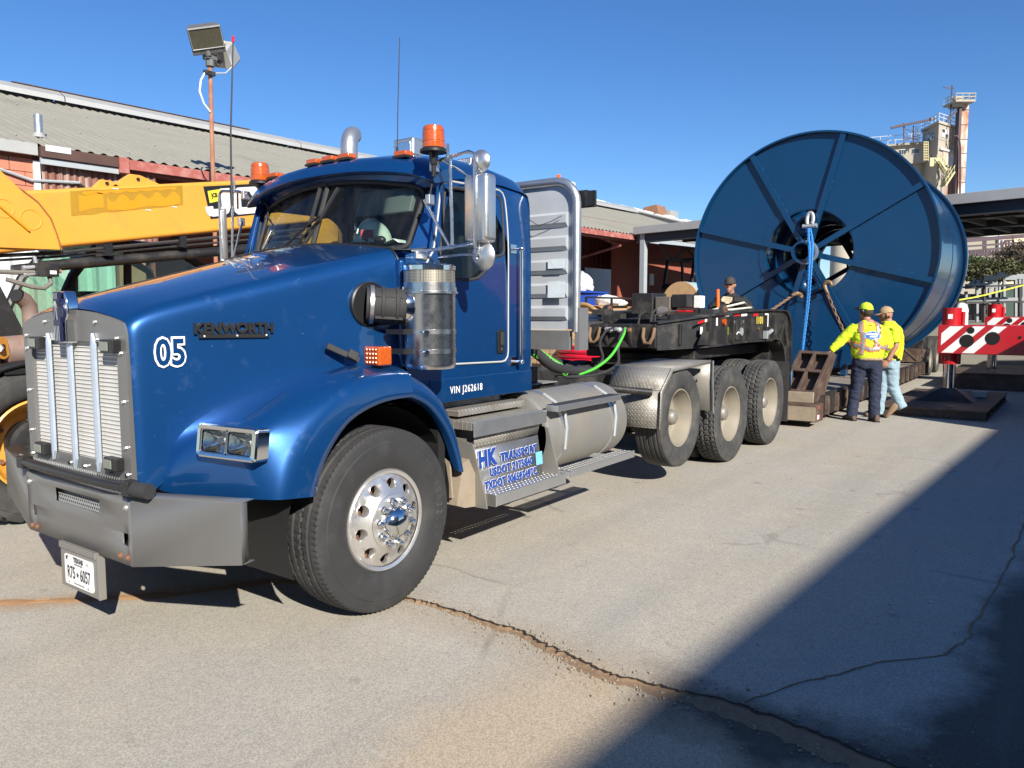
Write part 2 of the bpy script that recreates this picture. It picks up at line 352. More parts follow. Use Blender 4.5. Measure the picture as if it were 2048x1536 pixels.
# ================================================================== ground
def ground_mat():
    m, nt, b = mat_new('worn_concrete'); v = ncoord(nt); s = nt.nodes.new('ShaderNodeSeparateXYZ'); nt.links.new(v, s.inputs[0]); X_, Y_ = s.outputs[0], s.outputs[1]
    big = nnoise(nt, v, .55, 6, .6, .4); mid = nnoise(nt, v, 3.5, 6, .65); lanes = nnoise(nt, ncoord(nt, (.10, 1.5, 1)), 1.0, 5, .6)
    c = nmix(nt, nramp(nt, big, .36, .64), (.378, .342, .278), (.372, .350, .305))
    c = nmix(nt, nmath(nt, 'MULTIPLY', nramp(nt, lanes, .48, .68), .6), c, (.300, .284, .244))
    c = nmix(nt, nmath(nt, 'MULTIPLY', nramp(nt, mid, .52, .74), .55), c, (.45, .405, .325))
    st = nramp(nt, nnoise(nt, v, 1.6, 8, .7, .8), .63, .74); c = nmix(nt, nmath(nt, 'MULTIPLY', st, .5), c, (.17, .155, .135))
    # sandy patch of exposed aggregate beside the crack
    wob = nmath(nt, 'MULTIPLY_ADD', nnoise(nt, v, 2.5, 5, .6), .8, -.4)
    px = nmath(nt, 'ADD', X_, wob); py = nmath(nt, 'ADD', Y_, wob)
    inx = nmath(nt, 'MULTIPLY', nramp(nt, px, -1.35, -1.05), nmath(nt, 'SUBTRACT', 1, nramp(nt, px, -.02, .08), clamp=True)); iny = nmath(nt, 'MULTIPLY', nramp(nt, py, -3.9, -3.5), nmath(nt, 'SUBTRACT', 1, nramp(nt, py, -2.30, -1.95), clamp=True))
    sand = nmath(nt, 'MULTIPLY', inx, iny); c = nmix(nt, nmath(nt, 'MULTIPLY', sand, .75), c, (.44, .345, .235))
    # dirt carried along the crack line, orange under the truck nose
    d0 = nmath(nt, 'ABSOLUTE', nmath(nt, 'SUBTRACT', nmath(nt, 'ADD', X_, nmath(nt, 'MULTIPLY', nmath(nt, 'SUBTRACT', nnoise(nt, v, 1.3, 4, .6), .5), .35)), .10))
    dl = nmath(nt, 'MULTIPLY', nmath(nt, 'SUBTRACT', 1, nramp(nt, d0, .02, .30), clamp=True), nramp(nt, Y_, -.9, -1.2)); c = nmix(nt, nmath(nt, 'MULTIPLY', dl, .35), c, (.30, .215, .13))
    d1 = nmath(nt, 'ABSOLUTE', nmath(nt, 'ADD', nmath(nt, 'ADD', nmath(nt, 'MULTIPLY', X_, .82), Y_), nmath(nt, 'MULTIPLY_ADD', nnoise(nt, v, 1.4, 4, .6), .4, .15)))
    dm = nmath(nt, 'MULTIPLY', nmath(nt, 'SUBTRACT', 1, nramp(nt, d1, .02, .20), clamp=True), nramp(nt, Y_, -.5, -.1)); c = nmix(nt, nmath(nt, 'MULTIPLY', dm, .6), c, (.34, .20, .10))
    # damp dirty strip along the building side, and wet pocket by the crack
    wet = nmath(nt, 'ADD', nramp(nt, nmath(nt, 'ADD', nmath(nt, 'SUBTRACT', nmath(nt, 'MULTIPLY', X_, -.085), Y_), nmath(nt, 'MULTIPLY_ADD', nnoise(nt, v, 1.6, 6, .65), .6, -.3)), 3.60, 3.80),
        nmath(nt, 'MULTIPLY', nmath(nt, 'SUBTRACT', 1, nramp(nt, nmath(nt, 'ABSOLUTE', nmath(nt, 'ADD', px, .02)), .06, .32), clamp=True), nmath(nt, 'SUBTRACT', 1, nramp(nt, py, -3.05, -2.55), clamp=True)), clamp=True)
    c = nmix(nt, nmath(nt, 'MULTIPLY', wet, .88), c, (.040, .033, .026))
    # aggregate
    vo = nt.nodes.new('ShaderNodeTexVoronoi'); vo.inputs['Scale'].default_value = 190; nt.links.new(v, vo.inputs['Vector'])
    vs_ = nt.nodes.new('ShaderNodeSeparateXYZ'); nt.links.new(vo.outputs['Color'], vs_.inputs[0])
    g = nmath(nt, 'MULTIPLY_ADD', vs_.outputs[0], .50, .75); c = nmix(nt, 1.0, c, g, 'MULTIPLY')
    fine = nnoise(nt, v, 260, 3, .7); c = nmix(nt, 1.0, c, nmath(nt, 'MULTIPLY_ADD', fine, .55, .72), 'MULTIPLY')
    spk = nramp(nt, nnoise(nt, v, 24, 3, .5), .73, .76); c = nmix(nt, nmath(nt, 'MULTIPLY', spk, .5), c, (.06, .05, .045))
    v3 = nt.nodes.new('ShaderNodeTexVoronoi'); v3.inputs['Scale'].default_value = 1.7; nt.links.new(nmix(nt, .10, v, nnoise(nt, v, 7, 4, .6)), v3.inputs['Vector'])
    drip = nmath(nt, 'SUBTRACT', 1, nramp(nt, v3.outputs['Distance'], .035, .075), clamp=True); c = nmix(nt, nmath(nt, 'MULTIPLY', drip, .38), c, (.11, .10, .09))
    tyr = nramp(nt, nnoise(nt, ncoord(nt, (.22, 3.4, 1)), 1.0, 6, .62), .60, .74); c = nmix(nt, nmath(nt, 'MULTIPLY', tyr, .26), c, (.16, .152, .14))
    # hairline cracks
    v2 = nt.nodes.new('ShaderNodeTexVoronoi'); v2.feature = 'DISTANCE_TO_EDGE'; v2.inputs['Scale'].default_value = .33; nt.links.new(nmix(nt, .30, v, nnoise(nt, v, 1.6, 6, .65)), v2.inputs['Vector'])
    hc = nmath(nt, 'MULTIPLY', nmath(nt, 'SUBTRACT', 1, nramp(nt, v2.outputs['Distance'], .0015, .006), clamp=True), nramp(nt, big, .50, .58)); c = nmix(nt, nmath(nt, 'MULTIPLY', hc, .35), c, (.10, .085, .07))
    nt.links.new(c, b.inputs['Base Color'])
    nt.links.new(nmath(nt, 'MULTIPLY_ADD', wet, -.25, .9), b.inputs['Roughness']); b.inputs['Specular IOR Level'].default_value = .3
    h = nmath(nt, 'ADD', nmath(nt, 'MULTIPLY', vo.outputs['Distance'], .6), nmath(nt, 'MULTIPLY', fine, .5)); nbump(nt, b, h, .35, .003)
    return m
gxs = [-1500, -300, -60]+[-12+.6*i for i in range(58)]+[40, 120, 400, 2500]; gys = [-1500, -200, -40]+[-6+.6*i for i in range(30)]+[30, 100, 500, 2500]
def gz(x, y): 
    k = 1 if -12 <= x <= 22 and -6 <= y <= 12 else 0
    return k*.0
MB().grid([[(x, y, gz(x, y)) for y in gys] for x in gxs]).build('ground', ground_mat(), kind='structure', at=(0, 0, 0))
# the crack: a broken, dirt filled trench edge with raised crumbs
DIRT = M('crack_dirt', (.215, .14, .082), .95, 0, var=.35, vs=16, bump=.7, bs=45)
CP = [(.15, -1.05), (.165, -1.2), (.18, -1.35), (.175, -1.6), (.15, -1.82), (.145, -2.0), (.09, -2.19), (.04, -2.34), (.015, -2.48), (.025, -2.67), (.05, -2.89), (.06, -3.1), (.03, -3.35), (-.03, -3.65), (-.05, -4.1)]
CW = [.006, .009, .012, .018, .028, .030, .038, .055, .050, .042, .055, .09, .10, .09, .08]
rows = []; NP = 170
for i in range(NP+1):
    t = i/NP*(len(CP)-1); k = min(int(t), len(CP)-2); f = t-k
    x = CP[k][0]*(1-f)+CP[k+1][0]*f; y = CP[k][1]*(1-f)+CP[k+1][1]*f; w_ = CW[k]*(1-f)+CW[k+1]*f
    n1 = noise.noise((x*9, y*9, 0)); n2 = noise.noise((x*9, y*11, 5)); n3 = noise.noise((y*30, 3, 0)); j = .028*noise.noise((y*4.5, 1, 1))+.022*n3+.018*noise.noise((y*75, 7, 0)); w_ *= 1.0*(1+.5*noise.noise((y*14, 2, 2)))
    a, b = x+j-w_*(.7+.7*abs(n1)), x+j+w_*(.5+.5*abs(n2))
    rows.append([(a, y, .001), (a+.25*(b-a), y, .006+.006*n1), (a+.5*(b-a), y, .004+.004*n3), (a+.66*(b-a), y, .010+.006*n2), (a+.84*(b-a), y, .013+.008*abs(n1)), (b, y, .001)])
ck = MB().grid(rows).build('pavement_crack', DIRT, kind='structure', sharp=60)
GAP = M('crack_gap', (.028, .02, .014), .95, var=.3)
rows2 = []
for i, r_ in enumerate(rows):
    if i < 6: continue
    c_ = Vector(r_[4]); w_ = .006+.009*abs(noise.noise((i*.37, 0, 0))); rows2.append([(c_.x-w_, c_.y, c_.z+.003), (c_.x+w_*.6, c_.y, c_.z+.004)])
MB().grid(rows2).build('crack_gap', GAP, ck)
L2 = [(-1.35, .80), (-1.2, .68), (-1.06, .52), (-.94, .38), (-.78, .23), (-.56, 0.), (-.32, -.13), (-.08, -.26), (.05, -.6), (.12, -1.0)]
rows = []
for i in range(81):
    t = i/80*(len(L2)-1); k = min(int(t), len(L2)-2); f = t-k; x = L2[k][0]*(1-f)+L2[k+1][0]*f; y = L2[k][1]*(1-f)+L2[k+1][1]*f
    n1 = noise.noise((x*7, y*7, 2)); w_ = .035+.03*n1; x += .03*noise.noise((x*5, y*5, 9)); rows.append([(x-w_*.6, y-w_*.8, .001), (x-w_*.2, y-w_*.3, .008), (x, y, .005), (x+w_*.3, y+w_*.3, .010), (x+w_*.6, y+w_*.8, .001)])
MB().grid(rows).build('pavement_crack', M('orange_dirt', (.33, .185, .09), .95, 0, var=.3, vs=14, bump=.5, bs=50), kind='structure', sharp=60)
L3_ = [(.06, -3.05), (.45, -3.22), (.85, -3.46), (1.15, -3.70), (1.45, -3.78), (1.9, -3.80), (2.7, -3.86), (3.9, -3.90), (5.5, -3.98)]
rows = []
for i in range(121):
    t = i/120*(len(L3_)-1); k = min(int(t), len(L3_)-2); f = t-k; x = L3_[k][0]*(1-f)+L3_[k+1][0]*f; y = L3_[k][1]*(1-f)+L3_[k+1][1]*f
    n1 = noise.noise((x*9, y*9, 2)); w_ = .007+.006*n1; y += .03*noise.noise((x*4, 4, 9))+.012*noise.noise((x*21, 4, 2)); rows.append([(x, y-w_, .001), (x, y-w_*.3, .006+.004*n1), (x, y+w_*.3, .004), (x, y+w_, .001)])
MB().grid(rows).build('pavement_crack', DIRT, kind='structure', sharp=60)
mb = MB(); rg = random.Random(3)
for i in range(1250):
    if i < 620:
        t = rg.random()**.8*(len(CP)-1); k = min(int(t), len(CP)-2); f = t-k; x = CP[k][0]*(1-f)+CP[k+1][0]*f+rg.gauss(0, .05+.4*CW[k]); y = CP[k][1]*(1-f)+CP[k+1][1]*f; r_ = rg.uniform(.003, .010)
    else:
        x = rg.uniform(-2.2, 6); y = rg.uniform(-4.6, .2); r_ = rg.uniform(.002, .006)
    q = Vector((x, y, r_*.5)); mb.add([q+Vector((r_*rg.uniform(.7, 1.4)*a, r_*rg.uniform(.7, 1.4)*b_, r_*c_*.8)) for a, b_, c_ in ((1, 0, 0), (-1, 0, 0), (0, 1, 0), (0, -1, 0), (0, 0, 1), (0, 0, -1))], [(0, 2, 4), (2, 1, 4), (1, 3, 4), (3, 0, 4), (2, 0, 5), (1, 2, 5), (3, 1, 5), (0, 3, 5)])
mb.build('loose_gravel', M('gravel', (.24, .20, .15), .9, var=.5, vs=30), kind='stuff')
# ================================================================== warehouse along the far side of the yard
BA = R(-4.3); bx_ = Vector((cos(BA), sin(BA), 0)); by_ = Vector((-sin(BA), cos(BA), 0)); BO = Vector((2, 9, 0))-by_*.33
def BL(s, y, z): q = BO+bx_*s+by_*y; return (q.x, q.y, z)
def bbox(s0, s1, y0, y1, z0, z1):
    return MB().hexa([BL(s0, y0, z0), BL(s1, y0, z0), BL(s1, y1, z0), BL(s0, y1, z0), BL(s0, y0, z1), BL(s1, y0, z1), BL(s1, y1, z1), BL(s0, y1, z1)])
wh = thing('warehouse', 'long warehouse with a grey corrugated roof and red block walls', 'warehouse', (10, 12, 0))
ROOF = M('roof_sheet', (.275, .262, .215), .65, .15, var=.16, vs=1.3, streak=((.13, .12, .10), .5, (.9, .25, 1)), dirt=((.28, .27, .24), .35, .9))
LITE = M('ridge_sheet', (.40, .40, .385), .5, .3, var=.15, vs=2, streak=((.24, .14, .10), .3, (1.5, 1, 5)))
BRK = M('red_block', (.46, .17, .105), .85, 0, var=.12, vs=5, dirt=((.5, .26, .19), .4, 3), bump=.15, bs=60)
JNT = M('block_joint', (.40, .155, .10), .9)
RSID = M('rusty_siding', (.20, .085, .06), .75, .1, var=.4, vs=5, streak=((.55, .48, .42), .75, (9, 9, .4)))
REDF = M('red_fascia', (.33, .095, .075), .6, 0, var=.25, vs=4, dirt=((.46, .33, .29), .5, 4))
BRNF = M('brown_gutter', (.085, .045, .035), .6, .2, var=.35, vs=4)
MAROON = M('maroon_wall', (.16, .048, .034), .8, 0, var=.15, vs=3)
PALE = M('pale_siding', (.62, .63, .61), .5, .1, var=.08, vs=2)
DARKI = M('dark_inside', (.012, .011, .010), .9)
S0, S1 = -16, 17.5; EZ, RZ_ = 4.12, 6.62; EY, RY_ = -.12, 7.33
def corr(s0, s1, fn, pitch=.15, amp=.022, rows=2, prof=(0, .35, 1, 1, .35, 0)):
    out = []; n = round((s1-s0)/pitch); pitch = (s1-s0)/n
    L = []
    for i in range(n):
        for k, h in enumerate(prof[:-1]): L.append((s0+(i+k/(len(prof)-1))*pitch, h*amp))
    return MB().grid([[fn(s, h, j/(rows-1)) for s, h in L] for j in range(rows)])
def rf(s, h, t): return BL(s, EY+(RY_-EY)*t, EZ+(RZ_-EZ)*t+h)
for k in range(6):
    a, b = S0+k*(S1-S0)/6, S0+(k+1)*(S1-S0)/6
    corr(a, b+.02, rf, .19, .04).build('roof_panel', ROOF, wh, sharp=30)
corr(S1-.02, 30, lambda s, h, t: rf(s, h, t), .17, .03).build('roof_panel', ROOF, wh, sharp=30)
MB().grid([[BL(S0, RY_, RZ_), BL(30, RY_, RZ_)], [BL(S0, 14.5, EZ), BL(30, 14.5, EZ)]]).build('roof_back', ROOF, wh)
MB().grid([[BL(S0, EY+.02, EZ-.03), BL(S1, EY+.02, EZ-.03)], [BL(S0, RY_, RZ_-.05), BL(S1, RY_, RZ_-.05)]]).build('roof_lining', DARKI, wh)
mb = MB()
for j in range(5):
    for i in range(194):
        s = S0+.17*(i+.55); t = (.09, .30, .52, .72, .90)[j]
        if (i+j) % 2: continue
        q = Vector(rf(s, .032, t)); mb.add([q+Vector(d) for d in ((.022, 0, 0), (0, .022, 0), (-.022, 0, 0), (0, -.022, 0), (0, 0, .02))], [(0, 1, 4), (1, 2, 4), (2, 3, 4), (3, 0, 4)])
mb.build('roof_fastener', LITE, wh, kind='stuff')
for k in range(7):
    a, b = S0+k*6.5, S0+(k+1)*6.5-.02
    MB().loft([[BL(s, RY_-.42, RZ_-.02), BL(s, RY_-.40, RZ_+.10), BL(s, RY_-.12, RZ_+.26), BL(s, RY_+.1, RZ_+.27), BL(s, RY_+.4, RZ_)] for s in (a, b)], False).build('ridge_cap', LITE, wh, sharp=20)
MB().loft([[BL(s, RY_-.14, RZ_+.262), BL(s, RY_-.14, RZ_+.30), BL(s, RY_+.12, RZ_+.30)] for s in (S0, -3)], False).build('ridge_trim', BRNF, wh)
MB().loft([[BL(s, RY_-.14, RZ_+.272), BL(s, RY_-.14, RZ_+.292), BL(s, RY_+.12, RZ_+.292)] for s in (2.5, 8.5)], False).build('ridge_trim', BRNF, wh)
q = Vector(BL(.80, .75, 4.42)); MB().cyl(q, q+Vector((0, 0, .36)), .062, n=16).build('vent_pipe', ALU, wh); MB().cyl(q, q+Vector((0, 0, .08)), .12, .065, n=16).build('vent_collar', LITE, wh)
# fascias
bbox(S0, .47, EY-.03, EY+.03, EZ-.14, EZ+.03).build('white_fascia', LITE, wh); bbox(.49, 1.6, EY-.10, EY+.04, EZ-.16, EZ-.005).build('gutter', BRNF, wh); bbox(.55, .9, EY-.11, EY-.1, EZ-.07, EZ+.02).build('gutter_patch', PALE, wh); bbox(.49, 1.62, EY-.06, EY-.02, EZ-.26, EZ-.17).build('gutter_board', GREYP, wh)
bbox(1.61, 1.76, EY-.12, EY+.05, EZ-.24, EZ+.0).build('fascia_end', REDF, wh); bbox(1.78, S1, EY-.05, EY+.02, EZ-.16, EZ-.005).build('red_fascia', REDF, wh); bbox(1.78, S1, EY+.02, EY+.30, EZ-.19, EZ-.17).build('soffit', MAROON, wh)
# block wall with real blocks where the photograph shows them
bbox(S0, .45, .04, .2, 0, EZ).build('wall', JNT, wh)
bw, bh = .405, .205; proto = None
for r_ in range(6):
    for c_ in range(9):
        s0 = -2.9+c_*bw+(bw/2 if r_ % 2 else 0); s1 = min(s0+bw-.008, .45); z0 = 2.72+r_*bh
        if s1-s0 < .05: continue
        bbox(s0, s1, .012, .05, z0, z0+bh-.008).build('block', BRK, wh, bevel=.004)
corr(S0, -2.92, lambda s, h, t: BL(s, .03-h, (EZ-.1)*t), .30, .03, prof=(0, 0, .0, 1, 1, 0)).build('wall_face', GREYP, wh)
corr(-5, 1.6, lambda s, h, t: BL(s, -.02-h, .05+2.6*t), .30, .04, prof=(0, 0, .0, 1, 1, 0)).build('pale_siding', PALE, wh, sharp=20)
bbox(1.62, 2.05, -.02, .1, 0, 3.3).build('brick_pier', BRK, wh)
bbox(.44, .53, -.03, .06, 2.5, EZ-.2).build('downpipe', PALE, wh)
corr(.55, 2.3, lambda s, h, t: BL(s, -.02-h, 2.65+(EZ-.2-2.65)*t), .10, .03).build('rusty_siding', RSID, wh, sharp=30)
# conduit and small lights on the wall
mb = MB().tube([BL(-3, -.02, 3.86), BL(-.05, -.03, 3.74), BL(.4, -.04, 3.62), BL(1.05, -.1, 3.66)], .022, 6); mb.tube([BL(-3, -.02, 3.70), BL(-.25, -.03, 3.62)], .022, 6); mb.build('conduit', GREYP, wh)
for s, z in ((-.15, 3.78), (-.33, 3.66)): bbox(s-.13, s+.1, -.08, 0, z-.035, z+.035).build('junction_box', GALV, wh, bevel=.01)
mb = MB().tube([BL(-.45, -.02, 3.12), BL(-.2, -.1, 3.27), BL(-.18, -.02, 3.35)], .025, 8); mb.build('bent_pipe', GALV, wh)
mb = MB().obox(BL(1.0, -.25, 3.42), Vector((.12, .02, .06)), Vector((0, .08, .0)), Vector((-.03, 0, .06))); fl_ = mb.build('wall_floodlight', M('old_lamp', (.12, .12, .10), .5, .3), wh, bevel=.01); MB().tube([BL(1.05, -.05, 3.66), BL(1.1, -.2, 3.56), BL(1.05, -.22, 3.46)], .02, 6).build('lamp_arm', BLACK, fl_)
# open bays: deep dark interior, posts, back wall with a wide door
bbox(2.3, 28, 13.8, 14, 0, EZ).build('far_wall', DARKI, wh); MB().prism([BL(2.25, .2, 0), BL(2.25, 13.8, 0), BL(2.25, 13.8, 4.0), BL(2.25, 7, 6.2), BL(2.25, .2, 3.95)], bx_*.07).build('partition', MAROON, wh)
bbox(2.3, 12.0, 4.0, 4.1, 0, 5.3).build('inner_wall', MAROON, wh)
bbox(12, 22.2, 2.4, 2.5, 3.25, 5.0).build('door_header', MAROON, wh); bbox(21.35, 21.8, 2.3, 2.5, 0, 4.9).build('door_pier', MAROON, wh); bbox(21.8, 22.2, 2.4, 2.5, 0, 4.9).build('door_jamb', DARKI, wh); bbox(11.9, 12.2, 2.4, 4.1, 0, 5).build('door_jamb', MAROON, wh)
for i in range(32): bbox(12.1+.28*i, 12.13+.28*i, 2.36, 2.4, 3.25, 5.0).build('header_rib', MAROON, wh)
for s in (7.0, 12.0, 17.0):
    bbox(s-.08, s+.08, EY+.15, EY+.30, 1.1, EZ-.18).build('post', REDF, wh) if s < 12 else None
    mb = MB().bar(BL(s, EY+.2, EZ-.35), BL(s, 2.4, EZ+.55), .08, .08); mb.bar(BL(s, 2.4, 3.3), BL(s, EY+.2, EZ-.35), .06, .06); mb.build('roof_bracket', REDF, wh)
for k, (z, h) in enumerate(((2.35, .22), (2.05, .22), (1.62, .2))): bbox(21.42, 21.66, 2.285, 2.30, z, z+h).build('notice', PALE, wh)
bbox(17.6, 17.95, 2.30, 2.40, 3.75, 3.95).build('bulkhead_lamp', GALV, wh)
# ---------------- rear roof monitor (upper right) and rusty roof fan
up = thing('monitor_roof', 'higher grey roof with broken white edging behind the warehouse', 'roof', (42, 17, 0))
MB().box(30.8, 60, 15.5, 15.7, 4.5, 7.18).build('wall', GREYP, up); MB().box(30.6, 60.2, 15.2, 24, 7.18, 7.26).build('roof_slab', LITE, up); MB().box(30.7, 60, 15.42, 15.5, 6.72, 6.80).build('wall_band', LITE, up); MB().box(30.7, 60, 15.7, 24, 0, 7.17).build('rear_block', GREYP, up)
for i in range(20):
    x = 30.8+1.4*i; MB().box(x, x+1.1+.25*rnd.random(), 15.25, 15.5, 7.265, 7.30+.12*rnd.random()).build('edge_flashing', WHITE, up)
fan = thing('roof_fan', 'rusty box fan hood on the roof beside the blue reel', 'fan hood', (39.6, 15.8, 7.26)); MB().prism([(38.6, 15.4, 7.265), (38.6, 16.6, 7.265), (38.6, 16.4, 7.85), (38.6, 15.6, 7.95)], (1.2, 0, 0)).build('hood', M('rust_hood', (.26, .13, .07), .8, .1, var=.4, vs=2), fan); MB().box(39.85, 41.0, 15.3, 16.2, 7.265, 7.75).build('duct', LITE, fan)
q = Vector(BL(16.9, 2.6, 4.95)); cg = thing('equipment_cage', 'grey mesh cage with a white frame and orange post on the roof behind the cab', 'cage', q)
MB().box(q.x-.45, q.x+.45, q.y-.4, q.y+.4, q.z, q.z+.95).build('cage_box', M('cage_mesh', (.14, .14, .12), .8, var=.3, vs=20), cg)
mb = MB()
for a in (-.5, .5):
    for b in (-.45, .45): mb.bar((q.x+a, q.y+b, q.z-.05), (q.x+a, q.y+b, q.z+1.05), .05, .05)
mb.bar((q.x-.5, q.y-.45, q.z+1.03), (q.x+.5, q.y-.45, q.z+1.03), .05, .05); mb.bar((q.x-.5, q.y+.45, q.z+1.03), (q.x+.5, q.y+.45, q.z+1.03), .05, .05); mb.bar((q.x+.5, q.y-.45, q.z+1.03), (q.x+.5, q.y+.45, q.z+1.03), .05, .05); mb.build('cage_frame', WHITE, cg)
MB().box(q.x-.62, q.x-.52, q.y-.55, q.y-.45, q.z, q.z+1.15).build('orange_post', ORANGE, cg)
# ---------------- steel canopy on the right
cn = thing('steel_canopy', 'grey steel canopy with a flat roof behind the reel', 'canopy', (26, 3, 0))
A0 = Vector((19.3, 7.05, 0)); A1 = Vector((17.45, -3.1, 0)); CZ = 4.22; ad = (A1-A0).normalized(); an = Vector((-ad.y, ad.x, 0)); an = an if an.x > 0 else -an
def CN(a, d, z): q = A0+ad*a+an*d; return (q.x, q.y, z)
def cbox(a0, a1, d0, d1, z0, z1): return MB().hexa([CN(a0, d0, z0), CN(a1, d0, z0), CN(a1, d1, z0), CN(a0, d1, z0), CN(a0, d0, z1), CN(a1, d0, z1), CN(a1, d1, z1), CN(a0, d1, z1)])
cbox(-.1, 11.6, 0, 8, CZ+.05, CZ+.12).build('roof_deck', GALV, cn); DKB = M('canopy_shade_tone', (.035, .037, .04), .6, var=.15)  # shade under the canopy is put into the beam colour
cbox(-.12, 11.6, -.10, .0, CZ-.10, CZ+.14).build('gutter', LITE, cn, bevel=.01)
cbox(-.1, 11.6, .05, .22, CZ-.36, CZ-.0).build('edge_beam', DKB, cn)
for d in (2.6, 5.2, 7.8): cbox(-.1, 11.6, d, d+.15, CZ-.16, CZ+.04).build('purlin_beam', DKB, cn)
for a in range(16): cbox(a*.75, a*.75+.1, .25, 8, CZ-.12, CZ+.01).build('joist', DKB, cn)
for a, d in ((.15, .1), (.15, 7.8), (11.4, .1), (11.4, 7.8)):
    cbox(a-.085, a+.085, d-.085, d+.085, 0, CZ-.1).build('post', GREYP, cn)
mb = MB()
for i in range(5):
    a = CN(.4, .6+1.5*i, CZ-.40); b = CN(.4, 1.35+1.5*i, CZ-.85); c = CN(.4, 2.1+1.5*i, CZ-.40); mb.bar(a, b, .05, .05); mb.bar(b, c, .05, .05)
mb.bar(CN(.4, .6, CZ-.85), CN(.4, 8, CZ-.85), .06, .06); mb.bar(CN(.4, .6, CZ-.40), CN(.4, 8, CZ-.40), .06, .06); mb.build('truss', BLACK, cn, kind='stuff')
# red wall under the canopy
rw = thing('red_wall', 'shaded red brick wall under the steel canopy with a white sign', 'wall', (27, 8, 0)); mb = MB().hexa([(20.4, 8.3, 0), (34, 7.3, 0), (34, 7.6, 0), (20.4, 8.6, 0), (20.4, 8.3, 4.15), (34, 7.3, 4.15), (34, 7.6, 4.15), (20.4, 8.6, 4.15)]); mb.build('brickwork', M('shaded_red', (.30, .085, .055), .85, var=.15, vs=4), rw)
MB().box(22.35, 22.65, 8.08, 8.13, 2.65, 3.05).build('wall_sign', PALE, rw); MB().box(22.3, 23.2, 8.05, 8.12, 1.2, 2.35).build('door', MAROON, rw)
# dock platform left of the canopy with rail and goods
dkp = thing('loading_dock', 'concrete loading dock with a thin steel rail in front of the open bay', 'dock', (17, 7, 0)); CONC = M('dock_concrete', (.30, .28, .24), .9, var=.15, vs=2, dirt=((.18, .16, .13), .4, 2))
mb = MB().hexa([(9.5, 6.4, 0), (21.3, 5.5, 0), (21.6, 11, 0), (9.5, 11, 0), (9.5, 6.4, 1.28), (21.3, 5.5, 1.28), (21.6, 11, 1.28), (9.5, 11, 1.28)]); mb.build('platform', CONC, dkp)
mb = MB()
for i in range(4):
    x = 14.4+1.2*i; y = 6.42-.076*(x-9.5); mb.bar((x, y, 1.28), (x, y, 2.05), .05, .05)
mb.bar((14.4, 6.05, 2.05), (18.0, 5.78, 2.05), .05, .05); mb.build('dock_rail', BLACK, dkp)
def box_(name, x, y, z, sx, sy, sz, rz, mat, label, cat, group=None):
    c = Vector((x, y, z)); u = Vector((cos(rz), sin(rz), 0))*sx/2; v = Vector((-sin(rz), cos(rz), 0))*sy/2
    o = MB().obox(c+Vector((0, 0, sz/2)), u, v, Vector((0, 0, sz/2))).build(name, mat, bevel=.012); return tag(o, label, cat, group)
box_('cardboard_box', 15.5, 6.75, 1.285, 1.0, .8, .55, .2, CARD, 'tan cardboard box at the left of the dock rail', 'box', 'boxes on the dock'); box_('cardboard_box', 16.5, 6.7, 1.285, 1.1, .9, .58, -.1, CARD, 'tan cardboard box in the middle behind the dock rail', 'box', 'boxes on the dock'); box_('cardboard_box', 17.7, 6.55, 1.285, .8, .7, .55, .1, CARD, 'tan cardboard box at the right end of the dock rail', 'box', 'boxes on the dock')
bb = thing('blue_bin', 'blue plastic bin on the dock with white wrap on top', 'bin', (17.4, 8.2, 1.285)); BLB = M('bin_blue', (.015, .06, .36), .5); mb = MB().hexa([(16.5, 7.7, 1.285), (18.0, 7.6, 1.285), (18.0, 8.6, 1.285), (16.5, 8.7, 1.285), (16.4, 7.6, 2.25), (18.15, 7.5, 2.25), (18.15, 8.7, 2.25), (16.4, 8.8, 2.25)]); mb.build('tub', BLB, bb); MB().box(16.38, 18.2, 7.48, 8.8, 2.25, 2.30).build('rim', BLB, bb)
def blob(name, c, r, mat, label, cat, seed=0, grp=None, par=None):
    mb = MB().sphere(c, r, 18, 12); 
    def f(q):
        d = q-V(c); return q+d.normalized()*.7*min(r)*noise.noise(q*3.1+Vector((seed, 0, 0)))+d.normalized()*.4*min(r)*noise.noise(q*9)
    mb.move(f); o = mb.build(name, mat, par); return tag(o, label, cat, grp)
BAG = M('white_plastic', (.62, .62, .62), .4, var=.2, vs=6)
blob('plastic_wrap', (17.1, 8.1, 2.56), (.75, .45, .36), BAG, 'crumpled white plastic wrap heaped on the blue bin', 'plastic wrap', 1); blob('plastic_bag', (16.4, 6.5, 1.98), (.42, .3, .18), BAG, 'white plastic bag lying over the dock rail boxes', 'bag', 4)
blob('plastic_bag', (16.95, 6.4, 1.93), (.25, .2, .13), BAG, 'small white plastic bag at the right of the other bag on the dock', 'bag', 7)
mb = MB()
for k in range(5): mb.tube([(11.78+.05*k, 4.6+(.42-.03*k)*cos(t), 1.42+(.42-.03*k)*sin(t)) for t in [2*PI*i/28 for i in range(28)]], .035, 6, closed=True)
tag(mb.build('rope_coil', M('manila', (.34, .21, .08), .85, var=.25, vs=30)), 'coiled tan rope standing on planks behind the rack skirt', 'rope coil')
pl_ = thing('plank_stack', 'stack of weathered planks behind the truck hoses', 'planks', (11.3, 4.5, 0))
for k in range(4):
    for j in range(3): MB().box(10.0, 13.0, 4.0+.32*j, 4.30+.32*j, .62+.10*k-.001*j, .71+.10*k).build('plank', WOOD, pl_)
for x in (10.3, 12.6): MB().box(x, x+.2, 4.0, 4.95, .0, .62).build('bearer', GREYWOOD, pl_)
rc = thing('conduit_reel', 'bright red conduit coil lying behind the truck frame', 'conduit coil', (10.2, 3.2, .0))
